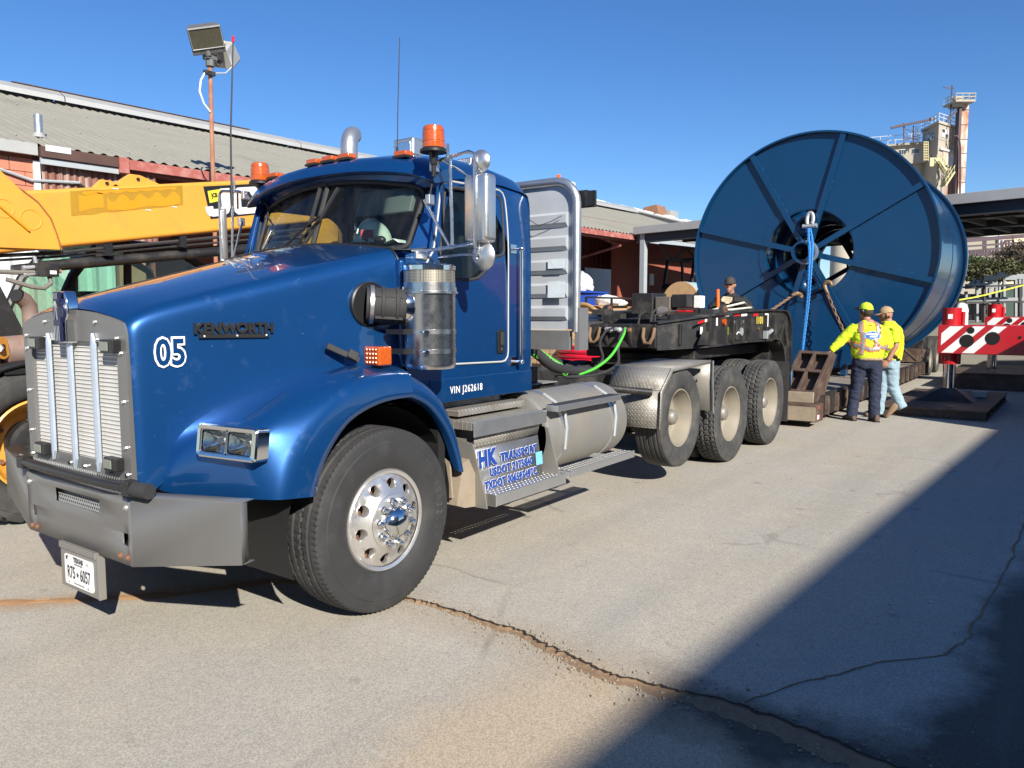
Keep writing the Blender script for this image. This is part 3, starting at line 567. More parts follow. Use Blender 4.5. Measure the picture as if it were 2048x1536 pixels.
for k in range(10): MB().lathe([(.045*cos(a), .95+.045*sin(a)) for a in [2*PI*i/8 for i in range(8)]], (10.4, 3.2, .12+.088*k), (0, 0, 1), 40, closed_prof=True).build('conduit_turn', REDR, rc)
MB().cyl((10.4, 3.2, .02), (10.4, 3.2, 1.0), .85, n=32).build('coil_core', REDR, rc)
# forklift on the dock under the canopy
fk = thing('forklift', 'yellow forklift with black overhead guard parked by the red wall', 'forklift', (21.9, 6.6, 0)); FX, FY, FZ = 21.6, 6.55, 1.28
mb = MB().box(FX-.6, FX+1.4, FY-.55, FY+.55, FZ+.2, FZ+.75); mb.box(FX-.6, FX-.05, FY-.5, FY+.5, FZ+.75, FZ+.98); mb.build('body', YEL, fk, bevel=.08)
for y in (-.48, .48):
    MB().bar((FX-.45, FY+y, FZ+.9), (FX-.1, FY+y, FZ+2.15), .09, .09).build('guard_post', BLACKP, fk); MB().bar((FX+1.3, FY+y, FZ+.6), (FX+1.1, FY+y, FZ+2.15), .08, .08).build('guard_post', BLACKP, fk)
MB().box(FX-.15, FX+1.2, FY-.55, FY+.55, FZ+2.13, FZ+2.20).build('guard_roof', BLACKP, fk, bevel=.03); mb = MB().cyl((FX-.45, FY-.5, FZ+1.15), (FX-.45, FY+.45, FZ+1.15), .20, n=20); mb.build('gas_tank', BLACKP, fk, bevel=.02)
MB().box(FX+.2, FX+.8, FY-.25, FY+.25, FZ+.8, FZ+1.3).build('seat', BLACKP, fk, bevel=.06); MB().tube([(FX+1.0+.03*cos(t), FY+.2*sin(t), FZ+1.25+.2*cos(t)) for t in [2*PI*k/20 for k in range(20)]], .02, 6, closed=True).build('steering_wheel', BLACKP, fk)
MB().box(FX-.36, FX-.26, FY-.54, FY-.50, FZ+1.25, FZ+1.5).build('guard_label', WHITE, fk); MB().cyl((FX+1.15, FY-.5, FZ+1.5), (FX+1.15, FY-.5, FZ+1.85), .05, n=10).build('extinguisher', RED, fk)
for x in (FX-.3, FX+1.1):
    for y in (-.5, .5): MB().lathe([(-.1, 0), (-.1, .22), (.1, .22), (.1, 0)], (x, FY+y, FZ+.22), (0, 1, 0), 20).build('tyre', RUBBER, fk)
fkd = thing('dock_extension', 'concrete dock floor under the steel canopy', 'dock', (28, 6, 0)); MB().box(21.45, 34, 5.4, 9.0, 0, 1.275).build('floor', CONC, fkd)
# wooden cable spool with pale blue cable
sp = thing('wooden_spool', 'wooden spool wound with pale blue cable beside the giant reel', 'cable spool', (18.9, 5.2, 1.28)); SX, SY, SZ = 18.45, 5.2, 1.93
fa = MB().lathe([(-.03, .0), (-.03, .64), (.03, .64), (.03, 0)], (SX, SY, SZ), (1, -.18, 0), 40).build('spool_flange', M('spool_wood', (.52, .33, .16), .7, var=.25, vs=6, streak=((.3, .18, .08), .5, (2, 14, 2))), sp)
ax_ = Vector((1, -.18, 0)).normalized(); MB().lathe([(-.03, .0), (-.03, .64), (.03, .64), (.03, 0)], Vector((SX, SY, SZ))+ax_*1.15, ax_, 40).build('spool_flange', bpy.data.materials['spool_wood'], sp)
CAB = M('pale_blue_cable', (.30, .44, .50), .45, var=.12, vs=14)
for k in range(16): MB().lathe([(.034*cos(a), .56+.05*sin(k*1.7)+.034*sin(a)) for a in [2*PI*i/8 for i in range(8)]], Vector((SX, SY, SZ))+ax_*(.07+.066*k), ax_, 40, closed_prof=True).build('cable_turn', CAB, sp)
MB().cyl(Vector((SX, SY, SZ))+ax_*.04, Vector((SX, SY, SZ))+ax_*1.1, .52, n=32).build('cable_core', CAB, sp)
# ================================================================== building behind the photographer (casts the long shadow)
sb = thing('shade_building', 'tall beige metal shed along the near side of the yard behind the photographer', 'shed', (-10, -18, 0))
e0 = Vector((-45, -10.8, 0)); e1 = Vector((4.2, -13.69, 0)); sd_ = (e1-e0).normalized(); sn = Vector((sd_.y, -sd_.x, 0))
def SBx(a, d, z): q = e0+sd_*a+sn*d; return (q.x, q.y, z)
LN = (e1-e0).length
MB().hexa([SBx(0, .3, 0), SBx(LN, .3, 0), SBx(LN, 14, 0), SBx(0, 14, 0), SBx(0, .3, 6.9), SBx(LN, .3, 6.9), SBx(LN, 14, 6.9), SBx(0, 14, 6.9)]).build('wall', M('beige_siding', (.36, .33, .28), .6, var=.1, vs=1), sb)
MB().hexa([SBx(0, 0, 6.92), SBx(LN, 0, 6.92), SBx(LN, 14.2, 6.92), SBx(0, 14.2, 6.92), SBx(0, 0, 7.0), SBx(LN, 0, 7.0), SBx(LN, 7, 8.8), SBx(0, 7, 8.8)]).build('roof', ROOF, sb)
for k in range(4): MB().hexa([SBx(10+9*k, .2, 0), SBx(14.5+9*k, .2, 0), SBx(14.5+9*k, .29, 0), SBx(10+9*k, .29, 0), SBx(10+9*k, .2, 4.5), SBx(14.5+9*k, .2, 4.5), SBx(14.5+9*k, .29, 4.5), SBx(10+9*k, .29, 4.5)]).build('roller_door', GREYP, sb)
# ================================================================== floodlight pole
fp = thing('floodlight_pole', 'thin rusty pole carrying two old grey floodlights against the sky', 'light pole', (4.38, 7.0, 0))
MB().tube([(4.36, 7, 0), (4.36, 7, 3.7), (4.38, 7, 5.55)], .033, 10).build('pole', RUSTP, fp)
LMP = M('lamp_case', (.13, .135, .13), .55, .3, var=.2, vs=8, dirt=((.24, .23, .21), .4, 6)); LMP2 = M('lamp_case_pale', (.42, .42, .40), .5, .3, var=.15, vs=8)
mb = MB().cyl((4.38, 7, 5.48), (4.38, 7, 5.62), .07, n=10); mb.box(4.30, 4.46, 6.93, 7.07, 5.58, 5.66); mb.build('pole_head', LMP, fp)
def flood(c, xd, fd, w_, h, d, mat, glass):
    c = V(c); fd = V(fd).normalized(); xd = V(xd); xd = (xd-fd*xd.dot(fd)).normalized(); ud = fd.cross(xd); ud = ud if ud.z > 0 else -ud
    f = lambda a, b, e: c+xd*a*w_/2+ud*b*h/2+fd*e*d/2
    mb = MB().hexa([f(-.8, -.75, -1), f(.8, -.75, -1), f(.8, .75, -1), f(-.8, .75, -1), f(-1, -1, 1), f(1, -1, 1), f(1, 1, 1), f(-1, 1, 1)]); o = mb.build('lamp_housing', mat, fp, bevel=.012)
    MB().hexa([f(-.88, -.50, 1.005), f(.88, -.50, 1.005), f(.88, .86, 1.005), f(-.88, .86, 1.005), f(-.88, -.50, 1.04), f(.88, -.50, 1.04), f(.88, .86, 1.04), f(-.88, .86, 1.04)]).build('lamp_glass', glass, o)
    mb = MB(); L = [f(-.93, -.55, 1.05), f(.93, -.55, 1.05), f(.93, .92, 1.05), f(-.93, .92, 1.05)]; mb.tube(L, .010, 5, closed=True); mb.build('lamp_trim', LMP2, o); return o
LG = M('lamp_glass', (.09, .085, .06), .25, 0, var=.4, vs=20)
o = flood((4.27, 6.93, 5.88), (.72, -.70, .10), (-.30, -.72, -.62), .50, .42, .26, LMP, LG); MB().cyl((4.50, 6.9, 5.83), (4.56, 6.88, 5.87), .045, n=12).build('photocell', M('ivory', (.6, .55, .4), .5), o)
MB().cyl((4.33, 6.95, 5.62), (4.29, 6.94, 5.75), .045, n=10).build('lamp_neck', LMP, o)
o = flood((4.68, 7.12, 5.78), (.6, -.75, -.25), (.55, .45, -.70), .42, .36, .30, LMP2, LG); MB().tube([(4.42, 7, 5.55), (4.55, 7.05, 5.55), (4.62, 7.1, 5.66)], .03, 8).build('lamp_neck', LMP, o)
MB().tube([(4.50, 6.95, 5.80), (4.68, 6.92, 5.72), (4.72, 6.92, 5.55), (4.60, 6.93, 5.42), (4.34, 6.95, 5.36)], .013, 6).build('grey_cable', GREYP, fp)
MB().tube([(4.26, 6.95, 5.36), (4.18, 6.95, 5.22), (4.15, 6.95, 5.05), (4.22, 6.96, 4.88), (4.34, 6.98, 4.78)], .015, 6).build('white_cable', WHITE, fp); MB().box(4.24, 4.42, 6.92, 6.98, 5.33, 5.39).build('cable_clamp', BLACK, fp)
# ================================================================== far things on the right
CAMP = Vector((-2.891, -4.0986, 1.611)); RGT = Vector((.5864, -.8100, 0)); FWD = Vector((.8100, .5864, 0))
def far(u, v, D):
    d = cf+cr*((u-1024)/1531.58)-cu*((v-768)/1531.58); return CAMP+d*(D/d.dot(FWD))
CRM = M('elevator_concrete', (.35, .31, .255), .85, var=.12, vs=.35, streak=((.24, .20, .16), .4, (.5, .5, .08))); CRM2 = M('elevator_light', (.39, .345, .28), .85, var=.10, vs=.4)
RSTW = M('rust_white_steel', (.56, .50, .42), .7, .1, var=.2, vs=.8, streak=((.30, .10, .035), 1.0, (1.2, 1.2, .3))); RSTP = M('rust_panel', (.34, .30, .27), .8, .1, var=.3, vs=1, streak=((.30, .10, .03), .8, (.5, .5, .3)))
RAIL = M('pale_rail', (.55, .55, .52), .6); YRAIL = M('yellow_rail', (.46, .41, .21), .6); PURP = M('dark_rust_steel', (.07, .045, .055), .7); DKW = M('dark_pane', (.05, .06, .065), .2, 0, var=.6, vs=1.2); WPN = M('white_pane', (.6, .62, .62), .4)
el = thing('grain_elevator', 'distant cream concrete plant tower with rusty steel leg and yellow stairs', 'elevator', far(1880, 390, 112)*1 - Vector((0, 0, 0)))
def quadbox(a, b, c, d, z0, z1, name, mat, par=el):   # footprint corners, heights
    P_ = [V(a), V(b), V(c), V(d)]; return MB().hexa([(q.x, q.y, z0) for q in P_]+[(q.x, q.y, z1) for q in P_]).build(name, mat, par)
ZZ = lambda v, D=110: far(1890, v, D).z
N_ = far(1878, 250, 110); W_ = far(1846, 250, 115); E_ = far(1921, 250, 114); F_ = W_+E_-N_
def face_pt(A, B, t, z): q = A.lerp(B, t); return Vector((q.x, q.y, z))
quadbox(N_, E_, F_, W_, 0, ZZ(247), 'head_house', CRM)
ov = lambda q, k: (q-(N_+F_)/2)*k+(N_+F_)/2
quadbox(ov(N_, 1.10), ov(E_, 1.10), ov(F_, 1.10), ov(W_, 1.10), ZZ(247), ZZ(242), 'roof_slab', CRM2)
def rail_run(pts, h, mat, name, r=.07, n=5, mids=2):
    mb = MB()
    for a, b in zip(pts, pts[1:]):
        a, b = V(a), V(b)
        for k in range(mids): mb.bar(a+Vector((0, 0, h*(k+1)/mids)), b+Vector((0, 0, h*(k+1)/mids)), r, r)
        for i in range(n+1): q = a.lerp(b, i/n); mb.bar(q, q+Vector((0, 0, h)), r, r)
    return mb.build(name, mat, el)
o1 = [ov(q, 1.08) for q in (W_, N_, E_)]
rail_run([Vector((q.x, q.y, ZZ(242))) for q in o1], 1.0, RAIL, 'roof_rail')
def fwin(A, B, t0, t1, z0, z1, cols, rows, name='window', pane=None, broken=()):
    n_ = (B-A).cross(Vector((0, 0, 1))).normalized(); n_ = n_ if n_.dot(CAMP-A) > 0 else -n_
    def q(t, z, d): return face_pt(A, B, t, z)+n_*d
    f = MB().hexa([q(t0, z0, -.02), q(t1, z0, -.02), q(t1, z0, .08), q(t0, z0, .08), q(t0, z1, -.02), q(t1, z1, -.02), q(t1, z1, .08), q(t0, z1, .08)]).build(name, RAIL if pane is None else pane, el)
    for i in range(cols):
        for j in range(rows):
            a = t0+(t1-t0)*(i+.1)/cols; b = t0+(t1-t0)*(i+.9)/cols; c = z0+(z1-z0)*(j+.1)/rows; d = z0+(z1-z0)*(j+.9)/rows
            MB().face([q(a, c, .10), q(b, c, .10), q(b, d, .10), q(a, d, .10)]).build('pane', WPN if (i, j) in broken else DKW, f)
fwin(W_, N_, .25, .50, ZZ(274), ZZ(260), 2, 2, broken=((0, 1), (1, 1))); fwin(W_, N_, .52, .75, ZZ(273), ZZ(258), 2, 2, broken=((0, 0),))
fwin(N_, E_, .12, .42, ZZ(272), ZZ(255), 2, 2, broken=((1, 1), (0, 0))); fwin(N_, E_, .72, .90, ZZ(273), ZZ(260), 2, 2)
fwin(W_, N_, .52, .70, ZZ(320), ZZ(304), 2, 2, 'door', broken=((0, 0), (1, 0), (0, 1)))
def fpanel(A, B, t0, t1, z0, z1, name, mat, d=.12):
    n_ = (B-A).cross(Vector((0, 0, 1))).normalized(); n_ = n_ if n_.dot(CAMP-A) > 0 else -n_
    q = lambda t, z, e: face_pt(A, B, t, z)+n_*e
    return MB().hexa([q(t0, z0, -.02), q(t1, z0, -.02), q(t1, z0, d), q(t0, z0, d), q(t0, z1, -.02), q(t1, z1, -.02), q(t1, z1, d), q(t0, z1, d)]).build(name, mat, el)
fpanel(N_, E_, .22, .48, ZZ(326), ZZ(298), 'metal_door', RSTW); fpanel(N_, E_, .50, .74, ZZ(326), ZZ(298), 'metal_door', WPN); fpanel(N_, E_, .04, .96, ZZ(299), ZZ(295), 'door_track', RAIL, .3); fpanel(N_, E_, -.0, 1.0, ZZ(330), ZZ(328), 'ledge', PURP, .25); fpanel(N_, E_, .20, .98, 8, ZZ(331), 'rust_panel', RSTP, .2)
fpanel(N_, E_, 0, 1, ZZ(278), ZZ(277.4), 'lift_joint', CRM, .05); fpanel(W_, N_, 0, 1, ZZ(279), ZZ(278.4), 'lift_joint', CRM, .05)
# gallery and silos to the left
Ga, Gb = far(1700, 300, 117), far(1853, 300, 113); gd = FWD*9
quadbox(Ga, Gb, Gb+gd, Ga+gd, ZZ(330, 115), ZZ(294, 115), 'gallery', CRM2); quadbox(Ga-FWD*.6, Gb-FWD*.6, Gb+gd, Ga+gd, ZZ(294, 115), ZZ(290, 115), 'gallery_roof', CRM)
# gallery roof slopes away with distance; parapet rail
rail_run([Vector((q.x, q.y, ZZ(290, 115))) for q in (Ga, Gb)], 1.3, RAIL, 'gallery_rail', n=10)
for t in (.30, .50, .655, .82): fwin(Ga, Gb, t, t+.085, ZZ(312, 115), ZZ(301, 115), 3, 1, pane=RAIL)
for k in range(5):
    c = far(1690+34*k, 400, 116); MB().cyl((c.x, c.y, 0), (c.x, c.y, ZZ(321, 115)), 1.75+.05*k, n=28, caps=True).build('silo', CRM2, el)
MB().cyl((far(1868, 400, 113).x, far(1868, 400, 113).y, 0), (far(1868, 400, 113).x, far(1868, 400, 113).y, ZZ(326, 113)), 1.2, n=20).build('silo', CRM2, el)
# elevator leg
La, Lb = far(1920, 300, 111), far(1933.5, 300, 111)
quadbox(La, Lb, Lb+FWD*1, La+FWD*1, 0, ZZ(207, 111), 'leg_casing', RSTW)
for v in (220, 250, 279, 307, 336, 365): quadbox(La-RGT*.06-FWD*.06, Lb+RGT*.06-FWD*.06, Lb+RGT*.06+FWD*1.06, La-RGT*.06+FWD*1.06, ZZ(v, 111), ZZ(v-1, 111), 'leg_flange', PURP)
Da, Db = far(1915, 300, 110.6), far(1920, 300, 110.6); quadbox(Da, Db, Db+FWD*.9, Da+FWD*.9, 0, ZZ(219, 111), 'dark_duct', PURP)
Pa, Pb = far(1907, 300, 109.5), far(1946, 300, 109.5); quadbox(Pa, Pb, Pb+FWD*3.2, Pa+FWD*3.2, ZZ(205, 110), ZZ(201, 110), 'top_platform', CRM)
quadbox(far(1918, 0, 110.5), far(1938, 0, 110.5), far(1938, 0, 110.5)+FWD*1.4, far(1918, 0, 110.5)+FWD*1.4, ZZ(211, 110), ZZ(205, 110), 'platform_neck', CRM)
rail_run([Vector((q.x, q.y, ZZ(201, 110))) for q in (Pa+FWD*3, Pa, Pb, Pb+FWD*3)], .85, YRAIL, 'platform_rail', n=3)
c = far(1926, 0, 111); MB().lathe([(0, .75), (.5, .75), (.75, .5), (.8, 0)], (c.x, c.y, ZZ(201, 110)), (0, 0, 1), 18).build('head_drum', CRM2, el)
mb = MB(); ms = far(1912.5, 0, 111); mb.bar((ms.x, ms.y, ZZ(290, 111)), (ms.x, ms.y, ZZ(171, 111)), .14, .14); top = Vector((ms.x, ms.y, ZZ(173, 111)))
mb.bar(top+RGT*.2, top-RGT*1.2-Vector((0, 0, .12)), .07, .07); mb.bar(top-Vector((0, 0, .4)), top-RGT*1.2-Vector((0, 0, .12)), .07, .07); mb.bar(top-Vector((0, 0, .1)), top+RGT*.4-Vector((0, 0, .4)), .07, .07); mb.build('hoist_mast', PURP, el)
mb = MB(); mb.bar(far(1922, 213, 111), far(1893, 243, 111), .22, .22); mb.bar(far(1912, 207, 111), far(1894, 241, 111), .07, .07); mb.bar(far(1910, 207, 111), far(1906, 232, 111), .06, .06); mb.build('chute', PURP, el)
mb = MB(); mb.bar(far(1782, 256, 113), far(1870, 237, 112), .30, .28); mb.bar(far(1808, 246, 113), far(1808, 290, 113), .14, .14); mb.bar(far(1808, 246, 113), far(1782, 255, 113), .06, .06); mb.bar(far(1827, 252, 113), far(1827, 290, 113), .14, .14); mb.bar(far(1808, 257, 113), far(1827, 263, 113), .09, .09); mb.bar(far(1808, 273, 113), far(1835, 280, 113), .09, .09); mb.bar(far(1812, 280, 113), far(1840, 270, 113), .12, .12)
for k in range(6): mb.bar(far(1832, 258+5*k, 112.5), far(1836, 258+5*k, 112.5), .06, .06)
mb.bar(far(1832, 252, 112.5), far(1832, 288, 112.5), .07, .07); mb.bar(far(1836, 252, 112.5), far(1836, 288, 112.5), .07, .07); mb.build('jib_crane', PURP, el)
mb = MB(); 
for u in (1848, 1852, 1856): mb.bar(far(u, 283, 110.8), far(u, 322, 110.8), .10, .10)
for k in range(8): mb.bar(far(1847, 284+5*k, 110.7), far(1857, 284+5*k, 110.7), .09, .09)
mb.build('ladder_cage', YRAIL, el)
st_ = MB()
def flight(a, b, n):
    a, b = V(a), V(b)
    for s in (0, .9): st_.bar(a-FWD*s, b-FWD*s, .10, .22); st_.bar(a-FWD*s+Vector((0, 0, .9)), b-FWD*s+Vector((0, 0, .9)), .08, .08)
    for i in range(n):
        q = a.lerp(b, (i+.5)/n); st_.bar(q, q-FWD*.9, .22, .05); 
        if i % 3 == 0: st_.bar(q, q+Vector((0, 0, .9)), .07, .07); st_.bar(q-FWD*.9, q-FWD*.9+Vector((0, 0, .9)), .07, .07)
flight(far(1873, 323, 110), far(1890, 349, 110), 12); flight(far(1893, 350, 109.2), far(1881, 374, 109.2), 12); flight(far(1884, 374, 108.6), far(1902, 346, 108.6), 10)
st_.box(0, 0, 0, 0, 0, 0); q = far(1874, 324, 110); st_.bar(q-RGT*1.0, q+RGT*.6, 1.2, .12, FWD); st_.build('stair', YRAIL, el)
mb = MB().tube([far(1908, 272, 110.2), far(1914, 272, 110.2), far(1919, 280, 110.2), far(1921, 296, 110.2), far(1920, 390, 110.2)], .12, 8); mb.build('curved_pipe', PURP, el)
# ---------------- plant building further down, pipe bridge, bank with shrubs
pb_ = thing('plant_building', 'cream plant building with a band of windows under the canopy line', 'building', (62, 0, 0)); D = 68
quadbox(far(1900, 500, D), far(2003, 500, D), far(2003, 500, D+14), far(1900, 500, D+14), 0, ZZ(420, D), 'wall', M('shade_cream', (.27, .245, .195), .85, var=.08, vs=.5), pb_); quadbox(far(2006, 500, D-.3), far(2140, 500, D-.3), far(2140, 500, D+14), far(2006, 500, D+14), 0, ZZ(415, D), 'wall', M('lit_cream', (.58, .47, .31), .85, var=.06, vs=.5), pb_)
for k in range(9):
    u = 1925+8.3*k; q = [far(u, 470, D-.1), far(u+6.6, 470, D-.1)]; MB().hexa([(q[0].x, q[0].y, ZZ(470, D)), (q[1].x, q[1].y, ZZ(470, D)), *[tuple(Vector((p.x, p.y, ZZ(470, D)))+FWD*.1) for p in q[::-1]], (q[0].x, q[0].y, ZZ(452, D)), (q[1].x, q[1].y, ZZ(452, D)), *[tuple(Vector((p.x, p.y, ZZ(452, D)))+FWD*.1) for p in q[::-1]]]).build('window', DKW, pb_)
MB().bar(far(1920, 471, D-.15), far(2003, 471, D-.15), .2, .2).build('sill', RAIL, pb_); MB().bar(far(2001, 440, D-.2), far(2001, 520, D-.2), .25, .4).build('downpipe', RAIL, pb_)
br = thing('pipe_bridge', 'dark steel pipe bridge with lattice girder crossing in front of the cream building', 'bridge', far(1990, 640, 52)); D = 52
mb = MB().bar(far(1930, 481, D), far(2060, 471, D), .14, .26); mb.bar(far(1930, 493, D), far(2060, 484, D), .12, .12); MB().bar(far(1930, 463, D+4), far(2060, 455, D+4), .08, .08).build('high_pipe', PURP, br)
mb.bar(far(1930, 503, D), far(2060, 492, D), .10, .16); mb.bar(far(1930, 512, D), far(2060, 506, D), .09, .13)
mb.build('girder', PURP, br); mb = MB()
for k in range(16):
    u = 1938+7*k; mb.bar(far(u, 502-.07*k*7*.12, D), far(u+3.5, 511-.05*k, D), .10, .10); mb.bar(far(u+3.5, 511-.05*k, D), far(u+7, 501.5-.6*k*.12, D), .10, .10)
for u in (1967, 1971, 2003, 2012, 2018, 2026): mb.bar(far(u, 480, D), far(u, 502, D), .1, .1)
mb.tube([far(2003, 512, D), far(2005, 490, D), far(2010, 482, D), far(2026, 480, D), far(2028, 505, D)], .08, 6); mb.build('lattice', PURP, br)
bank = MB()
rows = []
for j in range(9):
    t = j/8; rows.append([tuple(Vector((*(far(1860+22*i, 0, 34+12*t).xy), 1.0+1.9*t+.35*noise.noise((i*.5, j*.6, 0))))) for i in range(14)])
bank.grid(rows).build('bank', M('scrub_bank', (.07, .06, .035), .95, var=.4, vs=1.5), kind='structure')
LEAF = [M('scrub_green', (.05, .085, .018), .8, var=.4, vs=3), M('scrub_olive', (.075, .078, .028), .8, var=.4, vs=3), M('scrub_brown', (.075, .055, .035), .9, var=.4, vs=3)]
def shrub(c, r, h, mat, n, label, seed, cat='shrub', twigs=True, leaf=.075):
    rg = random.Random(seed); c = V(c); t = thing('shrub', label, cat, c, 'shrubs on the bank'); mb = MB()
    for i in range(n):
        a = rg.uniform(0, 2*PI); q = rg.random()**.5; zz = rg.random()
        p = c+Vector((r*q*cos(a)*(1-.45*zz**2), r*q*sin(a)*(1-.45*zz**2), h*zz*(1-.3*q)))+Vector((rg.gauss(0, .08), rg.gauss(0, .08), 0))
        p += Vector((.4*noise.noise(p*1.2), .4*noise.noise(p*1.2+Vector((5, 0, 0))), 0)); u = Vector((rg.uniform(-1, 1), rg.uniform(-1, 1), rg.uniform(-1, 1))).normalized(); v = u.cross(Vector((rg.uniform(-1, 1), rg.uniform(-1, 1), 1))).normalized(); s = leaf*rg.uniform(.5, 1.3)
        mb.add([p-u*s, p+v*s*.5, p+u*s, p-v*s*.5], [(0, 1, 2, 3)])
    mb.build('foliage', mat, t); mb = MB()
    for i in range(10 if twigs else 4):
        a = rg.uniform(0, 2*PI); b = c+Vector((r*.8*cos(a), r*.8*sin(a), h*rg.uniform(.6, 1.05))); mb.tube([c, c.lerp(b, .5)+Vector((0, 0, h*.12)), b], .03, 4, rs=[.04, .025, .008])
    mb.build('stem', LEAF[2], t)
i = 0
for u, v, D, r_, h, m_, lab in ((1945, 560, 37, 1.3, 1.25, 0, 'bright green shrub nearest the blue reel on the bank'), (1975, 560, 36, 1.4, 1.0, 1, 'olive shrub in the middle of the bank'), (2005, 562, 36, 1.4, 1.1, 1, 'yellowish olive shrub right of the middle of the bank'), (2040, 560, 37, 1.6, 1.5, 2, 'brown bare shrub at the right of the bank'), (1960, 551, 42, 1.3, .9, 0, 'thin green shrub high on the bank under the pipe bridge'), (2036, 545, 43, 1.6, 1.9, 2, 'tall dark twiggy shrub beside the pipe bridge'), (1995, 551, 42, 1.3, .8, 2, 'low brown shrub high on the bank')):
    shrub(far(u, v, D), r_, h, LEAF[m_], 4200, lab, 11+i); i += 1
# platform with galvanised frames
pf = thing('yard_platform', 'low concrete platform wall behind the red outrigger beams', 'platform', (24, -3, 0)); MB().hexa([(21.6, 1.0, 0), (21.2, -8, 0), (33, -8, 0), (33, 1, 0), (21.6, 1.0, 1.36), (21.2, -8, 1.36), (33, -8, 1.36), (33, 1, 1.36)]).build('wall', CONC, pf)
def P3(u, v, D): return far(u, v, D)
RACKG = M('rack_grey', (.22, .24, .25), .55, .2, var=.12)
rk_ = thing('storage_rack', 'pale galvanised steel frames standing on the platform behind the tape', 'steel frame', far(1985, 640, 21.5)); D = 21.5
def post(u, v0, v1, D, w_=.10): MB().bar(P3(u, v0, D), P3(u, v1, D), w_, w_).build('frame_post', RACKG, rk_)
ZB_ = 644
for u, v1 in ((1932, 583), (1954, 560), (1966, 557), (1979, 557), (1992, 548), (2008, 548), (2031, 552), (2039, 552), (2046, 556)): post(u, ZB_, v1, D, .065)
for a, b in (((1992, 550), (2008, 550)), ((2031, 553), (2046, 553)), ((1966, 556), (1979, 556)), ((1932, 573), (1992, 570)), ((1932, 602), (2046, 600)), ((2008, 555), (2031, 555)), ((1979, 557), (1992, 556))): MB().bar(P3(*a, D), P3(*b, D), .10, .14).build('frame_beam', RACKG, rk_)
mb = MB().prism([P3(1936, 571, D), P3(1951, 555, D), P3(1953, 563, D), P3(1957, 565, D), P3(1961, 556, D), P3(1973, 569, D)], FWD*.06); mb.build('cradle_plate', RACKG, rk_)
for k, u in enumerate((1938, 1946, 1960, 1984, 2000, 2015, 2025)): MB().bar(P3(u, ZB_-3, 24), P3(u, 590+4*(k % 3), 24), .07, .07).build('rear_post', RACKG, rk_)
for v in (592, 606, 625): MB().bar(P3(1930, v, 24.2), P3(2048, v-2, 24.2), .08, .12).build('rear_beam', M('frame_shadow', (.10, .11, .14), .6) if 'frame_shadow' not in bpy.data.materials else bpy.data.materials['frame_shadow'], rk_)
rl = thing('yard_rail', 'dark pipe rail along the platform in front of the pale frames', 'railing', far(1985, 640, 22)); mb = MB(); D = 20.9
mb.bar(P3(1915, 575, D), P3(2060, 569, D), .05, .05); mb.bar(P3(1915, 605, D), P3(2060, 603, D), .05, .05); mb.build('rail', BLACK, rl); MB().bar(P3(1968.5, 645, D), P3(1968.5, 572, D), .06, .06).build('rail_post', BLACK, rl); MB().bar(P3(2040, 645, D), P3(2040, 570, D), .06, .06).build('rail_post', BLACK, rl)
MB().box(0, 0, 0, 0, 0, 0)
tp = MB().tube([P3(1918, 600, 20.2), P3(1945, 595.5, 20.2), P3(1975, 589, 20.2), P3(2010, 580, 20.2), P3(2060, 567, 20.2)], .022, 5); tag(tp.build('barrier_tape', M('tape_yellow', (.62, .62, .06), .5, var=.4, vs=8)), 'twisted yellow barrier tape strung across in front of the pale frames', 'tape')
gm = MB().box(*sorted((P3(2040, 0, 23).x, P3(2040, 0, 23).x+1.5)), P3(2120, 0, 23).y, P3(2034, 0, 23).y, 1.37, 2.5); tag(gm.build('green_cabinet', M('teal_paint', (.09, .14, .12), .5)), 'grey-green machine cabinet at the right picture edge on the platform', 'cabinet')
# bare tree behind the canopy, left of the reel
def bare_tree(c, h, label, seed, spread=.55):
    rg = random.Random(seed); c = V(c); t = thing('bare_tree', label, 'tree', c); tw = MB(); tr = MB()
    def grow(p, d, L, r, lv):
        q = p+d*L; (tr if lv < 2 else tw).tube([p, (p+q)/2+Vector((rg.gauss(0, .04*L), rg.gauss(0, .04*L), 0)), q], r, 6 if lv < 2 else 3, rs=[r, r*.85, r*.7])
        if lv >= 5: return
        for k in range(3 if lv < 4 else 3):
            nd = (d+Vector((rg.uniform(-1, 1), rg.uniform(-1, 1), rg.uniform(-.1, .8)))*spread).normalized(); grow(p.lerp(q, rg.uniform(.55, 1)), nd, L*rg.uniform(.6, .8), r*.62, lv+1)
    grow(c, Vector((0, 0, 1)), h*.30, h*.018, 0); BK = M('bark_grey', (.17, .14, .11), .9) if 'bark_grey' not in bpy.data.materials else bpy.data.materials['bark_grey']
    tr.build('trunk', BK, t); tw.build('crown', BK, t)
q = far(1400, 600, 62); bare_tree((q.x, q.y, 0), 9.4, 'bare grey twiggy tree left of the reel top', 5); q = far(1378, 600, 66); bare_tree((q.x, q.y, 0), 8.6, 'smaller bare tree just left of the taller bare tree', 9)
# ================================================================== semi truck
truck = thing('semi_truck', 'blue conventional semi truck with the white number 05 on its hood', 'truck', (2.5, 0, 0))
T = truck
def mir(mb): 
    m = MB(); m.v = [Vector((q.x, -q.y, q.z)) for q in mb.v]; m.f = [tuple(reversed(f)) for f in mb.f]; return m

